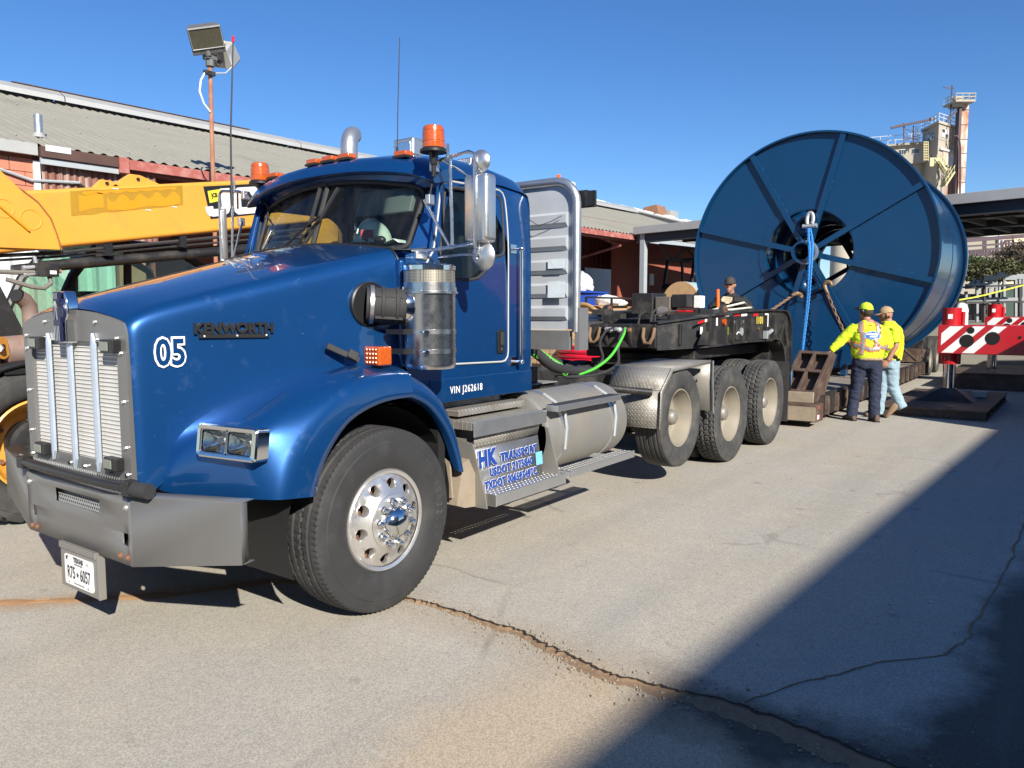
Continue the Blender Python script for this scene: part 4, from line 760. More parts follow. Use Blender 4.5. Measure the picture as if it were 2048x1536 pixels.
# --- hood: loft of half sections mirrored
def hood_w(x): return .557+(x+1.04)*.225
def hood_zc(x): return 1.655+(x+1.04)*.262
secs = []
for x in (-1.04, -1.02, -.96, -.80, -.55, -.25, .05, .30, .385, .40):
    w_ = hood_w(x); zc = hood_zc(x) + (.03*min(1, max(0, (x+1.02)/.08)))
    if x <= -1.03: w_ -= .012; zc -= .01
    sh = zc-.085-.012*(x+1.04)
    t = (x+1.04)/1.44
    zb = [.80, .80, .84, .98, 1.12, 1.22, 1.27, 1.28, 1.28, 1.28][[-1.04, -1.02, -.96, -.80, -.55, -.25, .05, .30, .385, .40].index(x)]
    half = [(0, zc), (.10*w_/.557, zc-.004), (.26*w_/.557, zc-.016), (.82*w_, zc-.050), (.935*w_, zc-.062), (.978*w_, sh+.002), (w_*.999, sh-.030), (w_+.004, sh-.085),
            (w_+.010, sh-.24), (w_+.016, (sh+zb)/2-.08), (w_+.022, zb+.06), (w_+.024, zb-.06)]
    row = [(x, -a, b) for a, b in reversed(half)]+[(x, a, b) for a, b in half[1:]]
    secs.append(row)
hood = MB().grid(secs).build('hood', BLUE, T, sub=2)
MB().tube([(.404, q[1]*1.004, q[2]+.002) for q in secs[-1]], .007, 6).build('hood_gap', BLACKP, hood)
# intake collar on hood side; flat black disc paints the shaded opening
mb = MB(); mb.lathe([(.004, 0), (.004, .118), (.008, .122), (.002, .130), (-.02, .130)], (.205, -.856, 1.668), (-.12, -1, 0), 32)
mb.build('intake_collar', BLACKP, hood)
# --- fenders
ST = [[(-.955, -.560, .755), (-.875, -.78, .755), (-.775, -1.06, .755), (-.70, -1.185, .755), (-.50, -1.20, .735), (-.50, -1.13, .735)],
      [(-.945, -.560, .82), (-.885, -.78, .82), (-.785, -1.06, .82), (-.685, -1.19, .80), (-.487, -1.20, .79), (-.487, -1.13, .79)],
      [(-.915, -.568, .93), (-.875, -.78, .95), (-.775, -1.08, .94), (-.635, -1.195, .91), (-.440, -1.20, .90), (-.440, -1.13, .90)],
      [(-.845, -.585, 1.045), (-.83, -.80, 1.085), (-.745, -1.09, 1.07), (-.53, -1.195, 1.045), (-.355, -1.20, 1.01), (-.355, -1.13, 1.01)],
      [(-.66, -.635, 1.155), (-.62, -.82, 1.195), (-.54, -1.07, 1.19), (-.40, -1.19, 1.18), (-.26, -1.20, 1.09), (-.26, -1.13, 1.09)],
      [(-.40, -.70, 1.255), (-.37, -.88, 1.29), (-.30, -1.06, 1.300), (-.20, -1.185, 1.275), (-.10, -1.20, 1.14), (-.10, -1.13, 1.14)],
      [(-.10, -.77, 1.305), (-.08, -.90, 1.335), (-.03, -1.07, 1.335), (.0, -1.18, 1.30), (.03, -1.20, 1.157), (.03, -1.13, 1.157)],
      [(.17, -.84, 1.32), (.17, -.93, 1.345), (.18, -1.08, 1.33), (.18, -1.18, 1.285), (.17, -1.20, 1.157), (.17, -1.13, 1.157)],
      [(.185, -.84, 1.315), (.185, -.93, 1.34), (.195, -1.08, 1.325), (.195, -1.18, 1.28), (.185, -1.20, 1.155), (.185, -1.13, 1.155)]]
fm = MB().grid(ST)
def crease(o, pts, val):
    me = o.data; at_ = me.attributes.get('crease_edge') or me.attributes.new('crease_edge', 'FLOAT', 'EDGE'); S_ = {tuple(round(c, 3) for c in p) for p in pts}; K = [tuple(round(c, 3) for c in (v_.co+ORI[T.name])) in S_ for v_ in me.vertices]
    for e in me.edges:
        if K[e.vertices[0]] and K[e.vertices[1]]: at_.data[e.index].value = val
fend = fm.build('fender', BLUE, T, sub=2); crease(fend, [st[2] for st in ST[:5]], .75); crease(fend, [st[3] for st in ST], .45); crease(fend, [st[4] for st in ST], .8)
mir(fm).build('fender', BLUE, T, sub=2)
O = [(.20, 1.285), (.33, 1.232), (.45, 1.147), (.53, 1.05), (.585, .95), (.64, .80), (.672, .655)]
L_ = [(.19, 1.150), (.29, 1.115), (.36, 1.075), (.44, 1.0), (.515, .905), (.57, .79), (.610, .665)]
rows = []
for (ox, oz), (lx, lz) in zip(O, L_):
    rows.append([(ox, -.86, oz+.01), (ox, -1.08, oz+.012), (ox*.97+lx*.03, -1.17, oz), (lx, -1.195, lz), (lx, -1.12, lz)])
fm = MB().grid(rows); fm.build('rear_flare', BLUE, T, sub=2); mir(fm).build('rear_flare', BLUE, T, sub=2)
# inner wheel well (dark liner)
mb = MB()
for s in (-1, 1):
    ring = arc((0, .52), .60, -5, 200, 18)
    mb.loft([[(a, s*.62, b) for a, b in ring], [(a, s*1.10, b) for a, b in ring]], False)
    mb.box(.50, .56, min(s*.45, s*1.1), max(s*.45, s*1.1), .42, 1.05)
mb.box(-.80, .46, -.6, .6, .80, 1.25)
mb.build('wheel_well_liner', INTER, T)
# --- grille surround with opening
outer = [(-.540, .815)]+[(-.545, 1.52)]+[(-.535, 1.56), (-.515, 1.578)]+[(y, 1.578+.058*(1-(y/.515)**2)) for y in (-.4, -.25, -.1, 0, .1, .25, .4)]+[(.515, 1.578), (.535, 1.56), (.545, 1.52), (.540, .815)]
inner = [(-.455, .885), (-.455, 1.478), (.455, 1.478), (.455, .885)]
oc = resample(outer, 96); ic = resample(inner, 96)
k0 = min(range(96), key=lambda k: (ic[k]-Vector((inner[0][0], inner[0][1], 0))).length)
mb = MB().ring([(-1.052, q.x, q.y) for q in oc], [(-1.052, q.x, q.y) for q in ic])
mb.ring([(-1.052, q.x, q.y) for q in ic], [(-1.02, q.x, q.y) for q in ic]); mb.ring([(-1.02, q.x, q.y) for q in oc], [(-1.052, q.x, q.y) for q in oc])
gs = mb.build('grille_surround', BUMPER, T)
mb = MB()
for (y, z) in ((-.27, 1.575), (.27, 1.575), (-.47, 1.50), (.50, 1.50), (-.28, 1.49), (.28, 1.49), (-.5, 1.43), (.5, 1.43), (-.505, 1.2), (.505, 1.2), (-.505, .98), (.505, .98), (-.09, .845), (.07, .845), (-.36, .845), (.505, .85), (-.505, .85)):
    bolt(mb, (-1.052, y, z), (-1, 0, 0), .010, .012, 8)
mb.build('rivet', CHROME, gs)
SCREEN = M('grille_screen', (.52, .515, .50), .5, .25, var=.22, vs=5, dirt=((.34, .31, .26), .4, 6)); SCREENB = M('screen_bar_steel', (.66, .655, .64), .5, .2, var=.15)
mb = MB(); mb.box(-1.022, -1.018, -.46, .46, .88, 1.485)
for i in range(116):
    y = -.455+.91*i/115; mb.box(-1.030, -1.022, y-.0018, y+.0018, .885, 1.478)
scr = mb.build('grille_screen', SCREEN, T)
mb = MB()
for i in range(29):
    z = .895+.575*i/28; mb.box(-1.034, -1.028, -.455, .455, z-.0016, z+.0016)
mb.build('screen_bar', SCREENB, scr, kind='stuff')
for y, z0, z1 in ((.235, .845, 1.515), (-.0, .825, 1.500), (-.245, .835, 1.520)):
    n = 14; L = []
    for i in range(n+1):
        z = z0+(z1-z0)*i/n; t = i/n
        hw = .0215*min(1, (t/.07)**.7 if t < .07 else 1, ((1-t)/.07)**.7 if t > .93 else 1)+.0005
        L.append([(-1.054, y-hw, z), (-1.066, y-hw*.86, z), (-1.070, y, z), (-1.066, y+hw*.86, z), (-1.054, y+hw, z)])
    MB().loft(L, True, caps=True).build('grille_bar', GBAR, T, sharp=14)
# radiator cap emblem
mb = MB(); mb.prism([(-1.095, y, z) for y, z in ((-.05, 1.47), (-.05, 1.585), (-.072, 1.61), (-.078, 1.64), (-.066, 1.69), (-.045, 1.728), (.045, 1.728), (.066, 1.69), (.078, 1.64), (.072, 1.61), (.05, 1.585), (.05, 1.47))], (.06, 0, 0))
em = mb.build('emblem_base', CHROME, T, bevel=.008)
mb = MB(); el = [( .047*cos(2*PI*k/28), 1.628+.070*sin(2*PI*k/28)) for k in range(28)]
mb.prism([(-1.106, a*1.25, b) for a, b in el], (.012, 0, 0)); mb.box(-1.113, -1.102, -.036, .036, 1.475, 1.60); mb.box(-1.113, -1.102, -.030, .030, 1.675, 1.725)
mb.build('emblem_badge', NAVY, em)
mb = MB()
for y in (-.024, -.008, .008, .024): mb.box(-1.1165, -1.1135, y-.003, y+.003, 1.482, 1.555)
for y in (-.018, -.006, .006, .018): mb.box(-1.1165, -1.1135, y-.002, y+.002, 1.69, 1.718)
for s in (-1, 1):
    mb.bar((-1.1175, s*.004, 1.655), (-1.1175, s*.016, 1.585), .003, .004); mb.bar((-1.1175, s*.006, 1.660), (-1.1175, s*.028, 1.645), .003, .004)
    mb.bar((-1.1175, s*.008, 1.67), (-1.1175, s*.022, 1.658), .003, .004)
mb.box(-1.1185, -1.1165, -.010, .010, 1.655, 1.678)
mb.build('emblem_mark', CHROME, em)
# grille marker lamps
for y, z in ((.335, 1.463), (-.43, 1.462), (.335, .897), (-.41, .897)):
    mb = MB().box(-1.095, -1.052, y-.07, y+.05, z-.032, z+.032); b_ = mb.build('strobe_lamp', BLACKP, T, bevel=.006)
    MB().box(-1.1, -1.094, y-.032, y+.045, z-.022, z+.022).build('strobe_lens', LENS2, b_, bevel=.003)
# bug deflector / bar below the grille
mb = MB(); mb.tube([(-1.115, .47, .815), (-1.135, .2, .817), (-1.135, -.4, .817), (-1.10, -.70, .812)], .024, 12)
hb = mb.build('tilt_bar', BLACKP, T)
MB().cyl((-1.105, -.665, .812), (-1.085, -.755, .808), .036, n=14).build('bar_end', RUBBER, hb); MB().box(-1.14, -1.08, -.665, -.60, .78, .85).build('bar_clamp', BLACKP, hb, bevel=.006)
MB().box(-1.14, -1.08, .44, .51, .78, .845).build('bar_clamp', BLACKP, hb, bevel=.006)
# --- bumper: folded plate with slot
XB = -1.10
def quadhole(x, Y0, Y1, Z0, Z1, holes):
    ys = sorted({Y0, Y1, *[h[0] for h in holes], *[h[1] for h in holes]}); zs = sorted({Z0, Z1, *[h[2] for h in holes], *[h[3] for h in holes]})
    mb = MB()
    for a, b in zip(ys, ys[1:]):
        for c, d in zip(zs, zs[1:]):
            if any(h[0] <= a and b <= h[1] and h[2] <= c and d <= h[3] for h in holes): continue
            mb.face([(x, a, c), (x, b, c), (x, b, d), (x, a, d)])
    return mb
ZT, ZB = .765, .432
mb = quadhole(XB, -.605, .485, ZB, ZT, [(-.315, .15, .642, .713), (.385, .425, .525, .58), (-.575, -.53, .525, .585)])
for s, y0, y1 in ((-1, -.605, -1.22), (1, .485, 1.20)):
    mb.grid([[(XB, y0, ZB), (XB, y0, ZT)], [(-.935, y1, .515), (-.935, y1, .79)]])
    mb.grid([[(-.935, y1, .515), (-.935, y1, .79)], [(-.90, y1, .515), (-.90, y1, .79)]])
mb.grid([[(XB, -.605, ZT), (-1.03, -.60, ZT+.012)], [(XB, .485, ZT), (-1.03, .485, ZT+.012)]])
mb.grid([[(XB, -.605, ZT), (-1.03, -.60, ZT+.012)], [(-.935, -1.22, .79), (-.865, -1.22, .80)]])
mb.grid([[(XB, .485, ZT), (-1.03, .485, ZT+.012)], [(-.935, 1.20, .79), (-.865, 1.20, .80)]])
mb.grid([[(XB, -.605, ZB), (-1.05, -.60, ZB)], [(XB, .485, ZB), (-1.05, .485, ZB)]]); mb.grid([[(XB, -.605, ZB), (-1.05, -.60, ZB)], [(-.935, -1.22, .515), (-.885, -1.24, .528)]])
bump = mb.build('bumper', BUMPER, T, solid=.005, sharp=4)
mb = MB()
for i in range(40):
    y0 = -.33+i*.022
    for s in (-1, 1):
        a = Vector((XB+.035, y0, .60)); b = Vector((XB+.035, y0+s*.12, .83))
        mb.bar(a, b, .0035, .003, (1, 0, 0))
mb.build('expanded_mesh', GALV, bump, kind='stuff')
MB().box(XB+.06, XB+.075, -.60, .48, .50, .80).build('bumper_backing', INTER, bump)
for y, z in ((.45, .705), (-.572, .71), (.445, .462), (.385, .462), (-.50, .468), (-.57, .470)):
    mb = MB(); mb.cyl((XB, y, z), (XB-.004, y, z), .017, n=14); bolt(mb, (XB-.004, y, z), (-1, 0, 0), .012, .008); mb.build('bolt', RUST if z < .6 else ALU, bump)
for y in (.405, -.552): MB().cyl((XB+.03, y, .52), (XB+.03, y, .60), .012).build('tow_pin', RUST, bump)
# plate holder + licence plate
ph = MB(); ph.box(-1.112, -1.098, -.285, .10, .205, .425); ph.box(-1.112, -1.075, -.292, -.283, .200, .425)
ph.obox((-1.106, -.09, .424), (.014, 0, 0), (0, .19, 0), (0, 0, .016))
pho = ph.build('plate_holder', ALUD, T, bevel=.002)
pl = [(-1.118, y, z) for y, z in rrect(-.247, .047, .228, .385, .014)]
lp = MB().prism(pl, (.005, 0, 0)).build('licence_plate', WHITE, pho)
PLX = -1.1185; pd = (0, -1, 0); pu = (0, 0, 1); BLKINK = M('black_ink', (.02, .02, .03), .5, var=.05)
def ink(s, size, y, z, sx=1, off=0):
    text_mb(s, size, (PLX, y, z), pd, pu, .001, sx, off).build('plate_lettering', BLKINK, lp)
ink('TEXAS', .034, -.10, .365, 1.0, .002); ink('APPORTIONED', .011, -.10, .343, 1.15); ink('R75', .088, -.022, .293, .60, .0015); ink('6057', .088, -.168, .293, .60, .0015)
ink('The Lone Star State', .012, -.10, .243, 1.1)
def star(c, r, nrm='x'):
    return [(PLX, c[0]+(r if k % 2 == 0 else r*.42)*sin(k*PI/5), c[1]+(r if k % 2 == 0 else r*.42)*cos(k*PI/5)) for k in range(10)]
for c, r in (((-.090, .292), .016), ((.022, .366), .015)): MB().prism(star(c, r), (-.001, 0, 0)).build('plate_star', BLKINK, lp)
mb = MB()
for c in ((.005, .376), (-.2, .366), (.0, .243), (-.2, .243)): bolt(mb, (PLX, *c), (-1, 0, 0), .006, .004, 8)
mb.build('plate_screw', STEEL, lp)
# --- headlights
HGL = glass_mat('headlight_glass', (.9, .92, .92), dust=.12)
def headlight(s):
    hl = [( -.845, -.835*1), (-.775, -1.175)]
    a = Vector((-.865, -.83, 1.03)); b = Vector((-.775, -1.165, 1.018)); xd = (b-a).normalized(); ud = Vector((.12, 0, 1)); ud = (ud-xd*ud.dot(xd)).normalized(); nd = xd.cross(ud); nd = nd if nd.x < 0 else -nd
    c = (a+b)/2; W = (b-a).length/2
    def P(u, v, d=0): q = c+xd*u+ud*v+nd*d; return (q.x, q.y*s*-1 if s > 0 else q.y, q.z)
    f = lambda u, v, d=0: (lambda q: (q[0], q[1] if s < 0 else -q[1], q[2]))(tuple(c+xd*u+ud*v+nd*d))
    out = rrect(-W, W, -.078, .078, .022); inn = rrect(-W+.022, W-.03, -.058, .056, .012)
    mb = MB().ring([f(u, v, -.05) for u, v in out], [f(u*1., v, .028) for u, v in out]); mb.ring([f(u, v, .028) for u, v in out], [f(u, v, .036) for u, v in rrect(-W+.008, W-.008, -.070, .070, .018)])
    mb.ring([f(u, v, .036) for u, v in rrect(-W+.008, W-.008, -.070, .070, .018)], [f(u, v, .034) for u, v in inn]); mb.ring([f(u, v, .034) for u, v in inn], [f(u, v, .008) for u, v in inn])
    h = mb.build('headlight', CHROME, T)
    mid = -.004
    for u0, u1 in ((-W+.027, mid-.006), (mid+.006, W-.036)):
        L = rrect(u0, u1, -.053, .051, .012); mb = MB(); mb.ring([f(u, v, .010) for u, v in L], [f((u0+u1)/2+(u-(u0+u1)/2)*.9, v*.9, .024) for u, v in L]); mb.face([f((u0+u1)/2+(u-(u0+u1)/2)*.9, v*.9, .024) for u, v in L])
        mb.build('headlight_lens', HGL, h)
        MB().grid([[f(u0+(u1-u0)*i/10, -.053+.104*j/8, .012-.05*(1-max(abs(-1+2*i/10), abs(-1+2*j/8))**2.2)) for i in range(11)] for j in range(9)]).build('reflector', CHROME, h, sharp=60)
        MB().cyl(f((u0+u1)/2, 0, -.036), f((u0+u1)/2, 0, -.008), .012, n=10).build('bulb', WHITE, h)
        r2 = rrect(u0-.005, u1+.005, -.058, .056, .014); mb = MB().ring([f(u, v, .012) for u, v in r2], [f(u, v, .028) for u, v in r2]); mb.ring([f(u, v, .028) for u, v in r2], [f(u, v, .026) for u, v in L]); mb.build('lens_ring', STEEL, h)
headlight(-1); headlight(1)
# --- hood badges, number
sd = Vector((1, -.225, 0)).normalized()
def side_txt(s, size, x, z, y, mat, sx=1, off=0, d=.002, lift=.0, par=None, xd=None):
    return text_mb(s, size, (x, y-lift, z), xd or sd, (0, -.02, 1), d, sx, off).build('lettering', mat, par or hood)
def hy(x): return -(hood_w(x)+.014)
side_txt('05', .176, -.875, 1.425, hy(-.875)-.006, DECALW, .80, .014, .002, .001)
side_txt('05', .176, -.875, 1.425, hy(-.875)-.006, BLUE, .80, .004, .0025, .0035)
MB().bar((-.742, hy(-.742)-.007, 1.506), (-.392, hy(-.392)-.007, 1.502), .010, .020).build('badge_strip', BLACKP, hood)
side_txt('KENWORTH', .070, -.567, 1.541, hy(-.567)-.008, BLACKP, 1.02, .0035, .012)
mb = MB()
for x in (-.72, -.56, -.41): bolt(mb, (x, hy(x)-.013, 1.505), (0, -1, 0), .005, .003, 8)
mb.build('badge_rivet', WHITE, hood)
# hood latch and side turn signal
mb = MB(); mb.bar((-.10, -.83, 1.44), (.06, -.91, 1.355), .035, .03, (0, -1, 0)); mb.bar((.0, -.885, 1.40), (.045, -.91, 1.37), .05, .045, (0, -1, 0)); mb.build('hood_latch', RUBBER, T, bevel=.006)
ts = MB().box(.0, .10, -1.13, -1.01, 1.335, 1.44).build('turn_signal', AMBER, T, bevel=.012)
MB().box(.025, .075, -1.08, -1.05, 1.31, 1.337).build('signal_bracket', BLACKP, ts)
mb = MB()
for i in range(4):
    for j in range(4): mb.cyl((-.002, -1.105+.023*i, 1.353+.023*j), (-.006, -1.105+.023*i, 1.353+.023*j), .008, .005, 8)
mb.build('signal_led', AMBER, ts)

# --- cab
YC = .93
side_out = [(.42, 1.085), (1.10, 1.072), (1.72, 1.055), (1.72, 2.42), (1.70, 2.47), (1.30, 2.515), (.80, 2.47), (.74, 2.44), (.62, 1.99), (.42, 1.965)]
door_out = [(.60, 1.30)]+arc((1.37, 1.345), .06, -90, 0, 4)+[(1.435, 2.2), (1.43, 2.33)]+arc((1.36, 2.39), .065, 0, 90, 4)+[(.86, 2.445), (.775, 2.42), (.755, 2.38), (.66, 2.0), (.60, 1.93)]
win = [(.71, 1.93), (.735, 1.86), (.80, 1.835)]+[(1.02, 1.835), (1.10, 1.85), (1.18, 1.90), (1.235, 1.965), (1.275, 2.0), (1.34, 2.01)]+arc((1.345, 2.05), .04, -60, 0, 3)+[(1.385, 2.30)]+arc((1.33, 2.36), .055, 0, 90, 3)+[(.90, 2.41), (.82, 2.395), (.79, 2.36)]
def ringfill(outer, inner, fn, N=120, inset=0):
    a = resample(outer, N); b = resample(inner, N)
    ca = sum(a, Vector())/N; cb = sum(b, Vector())/N
    # start both at the point of smallest angle
    def rot(p, c):
        k = min(range(N), key=lambda i: abs(math.atan2(p[i].y-c.y, p[i].x-c.x)+2.2)); return p[k:]+p[:k]
    a = rot(a, ca); b = rot(b, ca); return MB().ring([fn(q) for q in a], [fn(q) for q in b]), a, b
cab = None; door0, win0 = door_out, win
for s in (-1, 1):
    st_ = (lambda P: [(x if x < 1 else 1+(x-1)*1.58, z) for x, z in P]) if s > 0 else (lambda P: P)
    door_out, win = st_(door0), st_(win0)
    fn = lambda q, o=0: (q.x, s*(YC+o-.10*max(0, (q.y-2.0))**1.6), q.y)
    mb, a, b = ringfill(side_out, door_out, fn)
    mb.ring([fn(q) for q in b], [fn(q, -.03) for q in b])
    o = mb.build('cab_side', BLUE, T, sharp=40)
    if s < 0: cab = o
    mb, a, b = ringfill([(q.x, q.y) for q in resample([((x-1.0)*.988+1.0, (z-1.9)*.99+1.9) for x, z in door_out], 120)], win, lambda q: fn(q, .006))
    mb.ring([fn(q, .006) for q in b], [fn(q, -.035) for q in b]); mb.ring([fn(q, .006) for q in a], [fn(q, -.02) for q in a])
    d = mb.build('door', BLUE, T, sharp=40)
    MB().face([fn(q, -.02) for q in resample(win, 60)]).build('door_glass', GLASSD, d)
    MB().tube([fn(q, .004) for q in resample(win, 60)], .011, 6, closed=True).build('window_gasket', RUBBER, d)
    MB().tube([fn(q, .006) for q in resample(door_out, 90)], .0065, 6, closed=True).build('door_seal', M('door_seal', (.42, .43, .42), .5) if s < 0 else bpy.data.materials['door_seal'], d)
    if s < 0: door = d
mb = MB(); hr = rrect(1.295, 1.375, 1.345, 1.505, .015)
mb.prism([(x, -.940, z) for x, z in hr], (0, -.010, 0)); dh = mb.build('door_handle', BLACKP, door, bevel=.003)
MB().box(1.315, 1.355, -.962, -.950, 1.40, 1.49).build('handle_paddle', RUBBER, door, bevel=.004); MB().cyl((1.345, -.95, 1.37), (1.345, -.955, 1.37), .010, n=12).build('door_lock', STEEL, door)
# cab sill, rivets and seams
mb = MB().box(.62, 1.722, -.938, -.90, 1.056, 1.205); sill = mb.build('sill_panel', BLUE, T, bevel=.004)
mb = MB()
for x, z in [(.78+.11*i, 1.225) for i in range(9)]+[(1.0, 1.245), (1.07, 1.245), (1.2, 1.25), (1.2, 1.235), (1.36, 1.25), (1.38, 1.25), (1.36, 1.235), (1.38, 1.235), (1.47, 1.24), (1.5, 1.24), (.75, 1.19), (1.66, 1.19), (1.66, 1.1), (1.5, 1.19)]+[(1.63, 1.3+.12*i) for i in range(9)]+[(1.6, 2.32), (1.66, 2.32), (1.6, 2.27), (1.66, 2.27)]:
    bolt(mb, (x, -.938 if z < 1.2 else -.932, z), (0, -1, 0), .006, .003, 8)
mb.build('rivet', BLUE, cab)
text_mb('VIN J262618', .066, (.965, -.9415, 1.128), (1, 0, 0), (0, 0, 1), .001, .86, .0004, sp=1.14).build('lettering', DECALW, sill)
# roof shell
rows = []
xs = [.70, .74, .82, .95, 1.15, 1.40, 1.62, 1.70, 1.72]; zc = [2.61, 2.635, 2.665, 2.70, 2.73, 2.735, 2.71, 2.68, 2.60]; ze = [2.42, 2.43, 2.45, 2.47, 2.485, 2.485, 2.47, 2.45, 2.40]
for x, c_, e in zip(xs, zc, ze):
    row = []
    for i in range(25):
        t = -1+2*i/24; y = t*.915
        row.append((x, y, e+(c_-e)*(max(0, 1-abs(t)**2.6))**.62))
    rows.append(row)
roof = MB().grid(rows).build('roof', BLUE, T, sharp=180)
mb = MB(); pr = rows[-1]
mb.grid([[(1.72, q[1], q[2]) for q in pr], [(1.74, q[1]*.99, min(q[2], 2.40)-.06) for q in pr], [(1.74, q[1]*.99, 2.12) for q in pr]])
mb.box(1.70, 1.735, -.91, .91, 1.06, 1.55); mb.box(1.70, 1.735, -.91, -.55, 1.55, 2.14); mb.box(1.70, 1.735, .55, .91, 1.55, 2.14)
mb.build('rear_wall', BLUE, T)
MB().box(1.708, 1.714, -.55, .55, 1.55, 2.13).build('rear_glass', GLASSD, T)
# windshield, gasket, A pillars, cowl
def ws(t, v):   # t -1..1 across, v 0..1 up
    y = t*(.775+.03*v); x = .50+.115*abs(t)**2.2+(.165)*v; z = 2.035-.035*t*t+(.46-.055*t*t)*v
    return Vector((x, y, z))
def loop(m=0.):
    p = []
    P_ = rrect(-1+m, 1-m, 0+m*.9, 1-m*.9, .11, 6)
    return [(a, b) for a, b in resample(P_, 100) and [(q.x, q.y) for q in resample(P_, 120)]]
G_ = MB().grid([[ws(-1+2*i/24, j/10) for i in range(25)] for j in range(11)]); G_.build('windshield', GLASS, T, sharp=180)
wl = loop(.02)
mb = MB().tube([ws(a, b)+Vector((-.006, 0, 0)) for a, b in wl], .0145, 8, closed=True); gk = mb.build('windshield_gasket', RUBBER, T)
mb = MB(); wo = [(a*1.03, .5+(b-.5)*1.05) for a, b in wl]
mb.tube([ws(0, v)+Vector((-.004, 0, 0)) for v in (0, .3, .6, 1)], .018, 8); mb.build('centre_divider', RUBBER, T)
# frame panel round the glass (A pillars + header)
Lw = loop(.0); ext = []
for a, b in Lw:
    q = ws(a, b); y = max(-.925, min(.925, q.y*1.20)); 
    z = 1.90+(q.z-1.90)*(1.06 if b > .5 else 1) if b > .5 else q.z-.13*(1-b)*(1 if abs(a) < .99 else .6)
    ext.append(Vector((q.x+.015+.06*abs(a)**3*(1 if abs(a) > .8 else .3), y, z)))
mb = MB().ring([tuple(q) for q in ext], [tuple(ws(a, b)+Vector((.006, 0, 0))) for a, b in Lw]); mb.build('windshield_frame', BLUE, T, sharp=60)
mb = MB().box(.385, .60, -.925, .925, 1.30, 1.935); cow = mb.build('cowl', BLUE, T, bevel=.02, seg=3)
mb = MB().grid([[(.392, y, 1.955-.05*abs(y)**2) for y in (-.9, -.6, -.3, 0, .3, .6, .9)], [(.56, y, 1.99-.05*abs(y)**2) for y in (-.9, -.6, -.3, 0, .3, .6, .9)]]); mb.build('cowl_top', BLUE, T)
# visor
rows = []
for i in range(33):
    t = -1+2*i/32; y = t*.935; a = abs(t); dx = .10*a**2.5; e = max(0, (a-.82)/.18)
    dz = -.085*a**2.2
    rows.append([(.76+dx*.6, y, 2.650+dz-.05*e), (.69+dx, y, 2.640+dz-.05*e), (.63+dx, y, 2.617+dz-.05*e), (.592+dx, y, 2.588+dz-.045*e), (.570+dx, y, 2.532+dz-.03*e), (.582+dx, y, 2.522+dz-.03*e), (.74+dx, y*.985, 2.525+dz)])
visor = MB().grid(rows).build('sun_visor', BLUE, T, sharp=55)
for s in (-1, 1): MB().face([(q[0], q[1], q[2]) for q in rows[0 if s < 0 else -1]]).build('visor_end', BLUE, visor)
for y in (-.64, -.16, 0., .16, .64):
    z = 2.655-.085*abs(y/.93)**2.2; x = .69+.10*abs(y/.93)**2.5
    f = MB().box(x-.05, x+.03, y-.055, y+.055, z-.016, z+.020); ml = f.build('marker_light', AMBER, T, bevel=.013, seg=3)
    MB().box(x-.053, x+.035, y-.06, y+.06, z-.026, z-.012).build('marker_base', BLACKP, ml)
# beacons on posts
for s, c in ((-1, (.615, -.985, 2.53)), (1, (.70, .80, 2.53))):
    x, y, z = c
    pr_ = [(0, .0), (0, .078), (.012, .082), (.022, .074)]
    b_ = MB().lathe([(-.002, 0), (-.002, .062), (.0, .082), (.014, .082), (.024, .07), (.03, .0)], (x, y, z+.04), (0, 0, 1), 24).build('beacon', BLACKP, T)
    mb = MB().lathe([(0, .068), (.03, .0685), (.031, .066), (.036, .066), (.037, .068), (.09, .066), (.091, .063), (.097, .063), (.098, .065), (.118, .062), (.127, .052), (.130, 0)], (x, y, z+.066), (0, 0, 1), 28); mb.build('beacon_lens', AMBER, b_)
    MB().cyl((x, y, z+.07), (x, y, z+.16), .03, n=12).build('beacon_bulb', CHROME, b_)
    mb = MB().cyl((x, y, z-.10), (x, y, z+.05), .014, n=10); mb.cyl((x, y, z-.03), (x, y, z+.04), .02, .03, 10); mb.build('beacon_post', BLACKP, b_)
    MB().tube([(x, y+.01, z-.06), (x+.03, y+.04*-s, z-.12), (x+.02, y+.05*-s, z-.2), (x+.06, y+.06*-s, z-.26)], .006, 6).build('beacon_wire', RUBBER, b_)
# roof work lamp box, small antenna box
wb = MB().box(1.17, 1.29, -.30, -.10, 2.73, 2.86).build('roof_work_light', ALU, T, bevel=.02, seg=3)
MB().box(1.160, 1.172, -.28, -.13, 2.745, 2.83).build('work_light_lens', LENS, wb, bevel=.008)
MB().box(1.42, 1.55, -.62, -.48, 2.66, 2.72).build('roof_vent', ALU, T, bevel=.012)
# antennas
a1 = MB().tube([(.98, -.33, 2.66), (.985, -.335, 2.95), (1.0, -.35, 3.47)], .0035, 6).build('antenna', BLACKP, T); MB().cyl((.98, -.33, 2.66), (.98, -.33, 2.75), .016, .006, 10).build('antenna_base', BLACKP, a1)
a2 = MB().tube([(.5, .87, 2.40), (.5, .855, 2.9), (.5, .79, 3.54)], .006, 6, rs=[.008, .006, .0045]).build('antenna', BLACKP, T); MB().cyl((.5, .79, 3.53), (.5, .788, 3.57), .010, n=8).build('antenna_tip', REDR, a2)
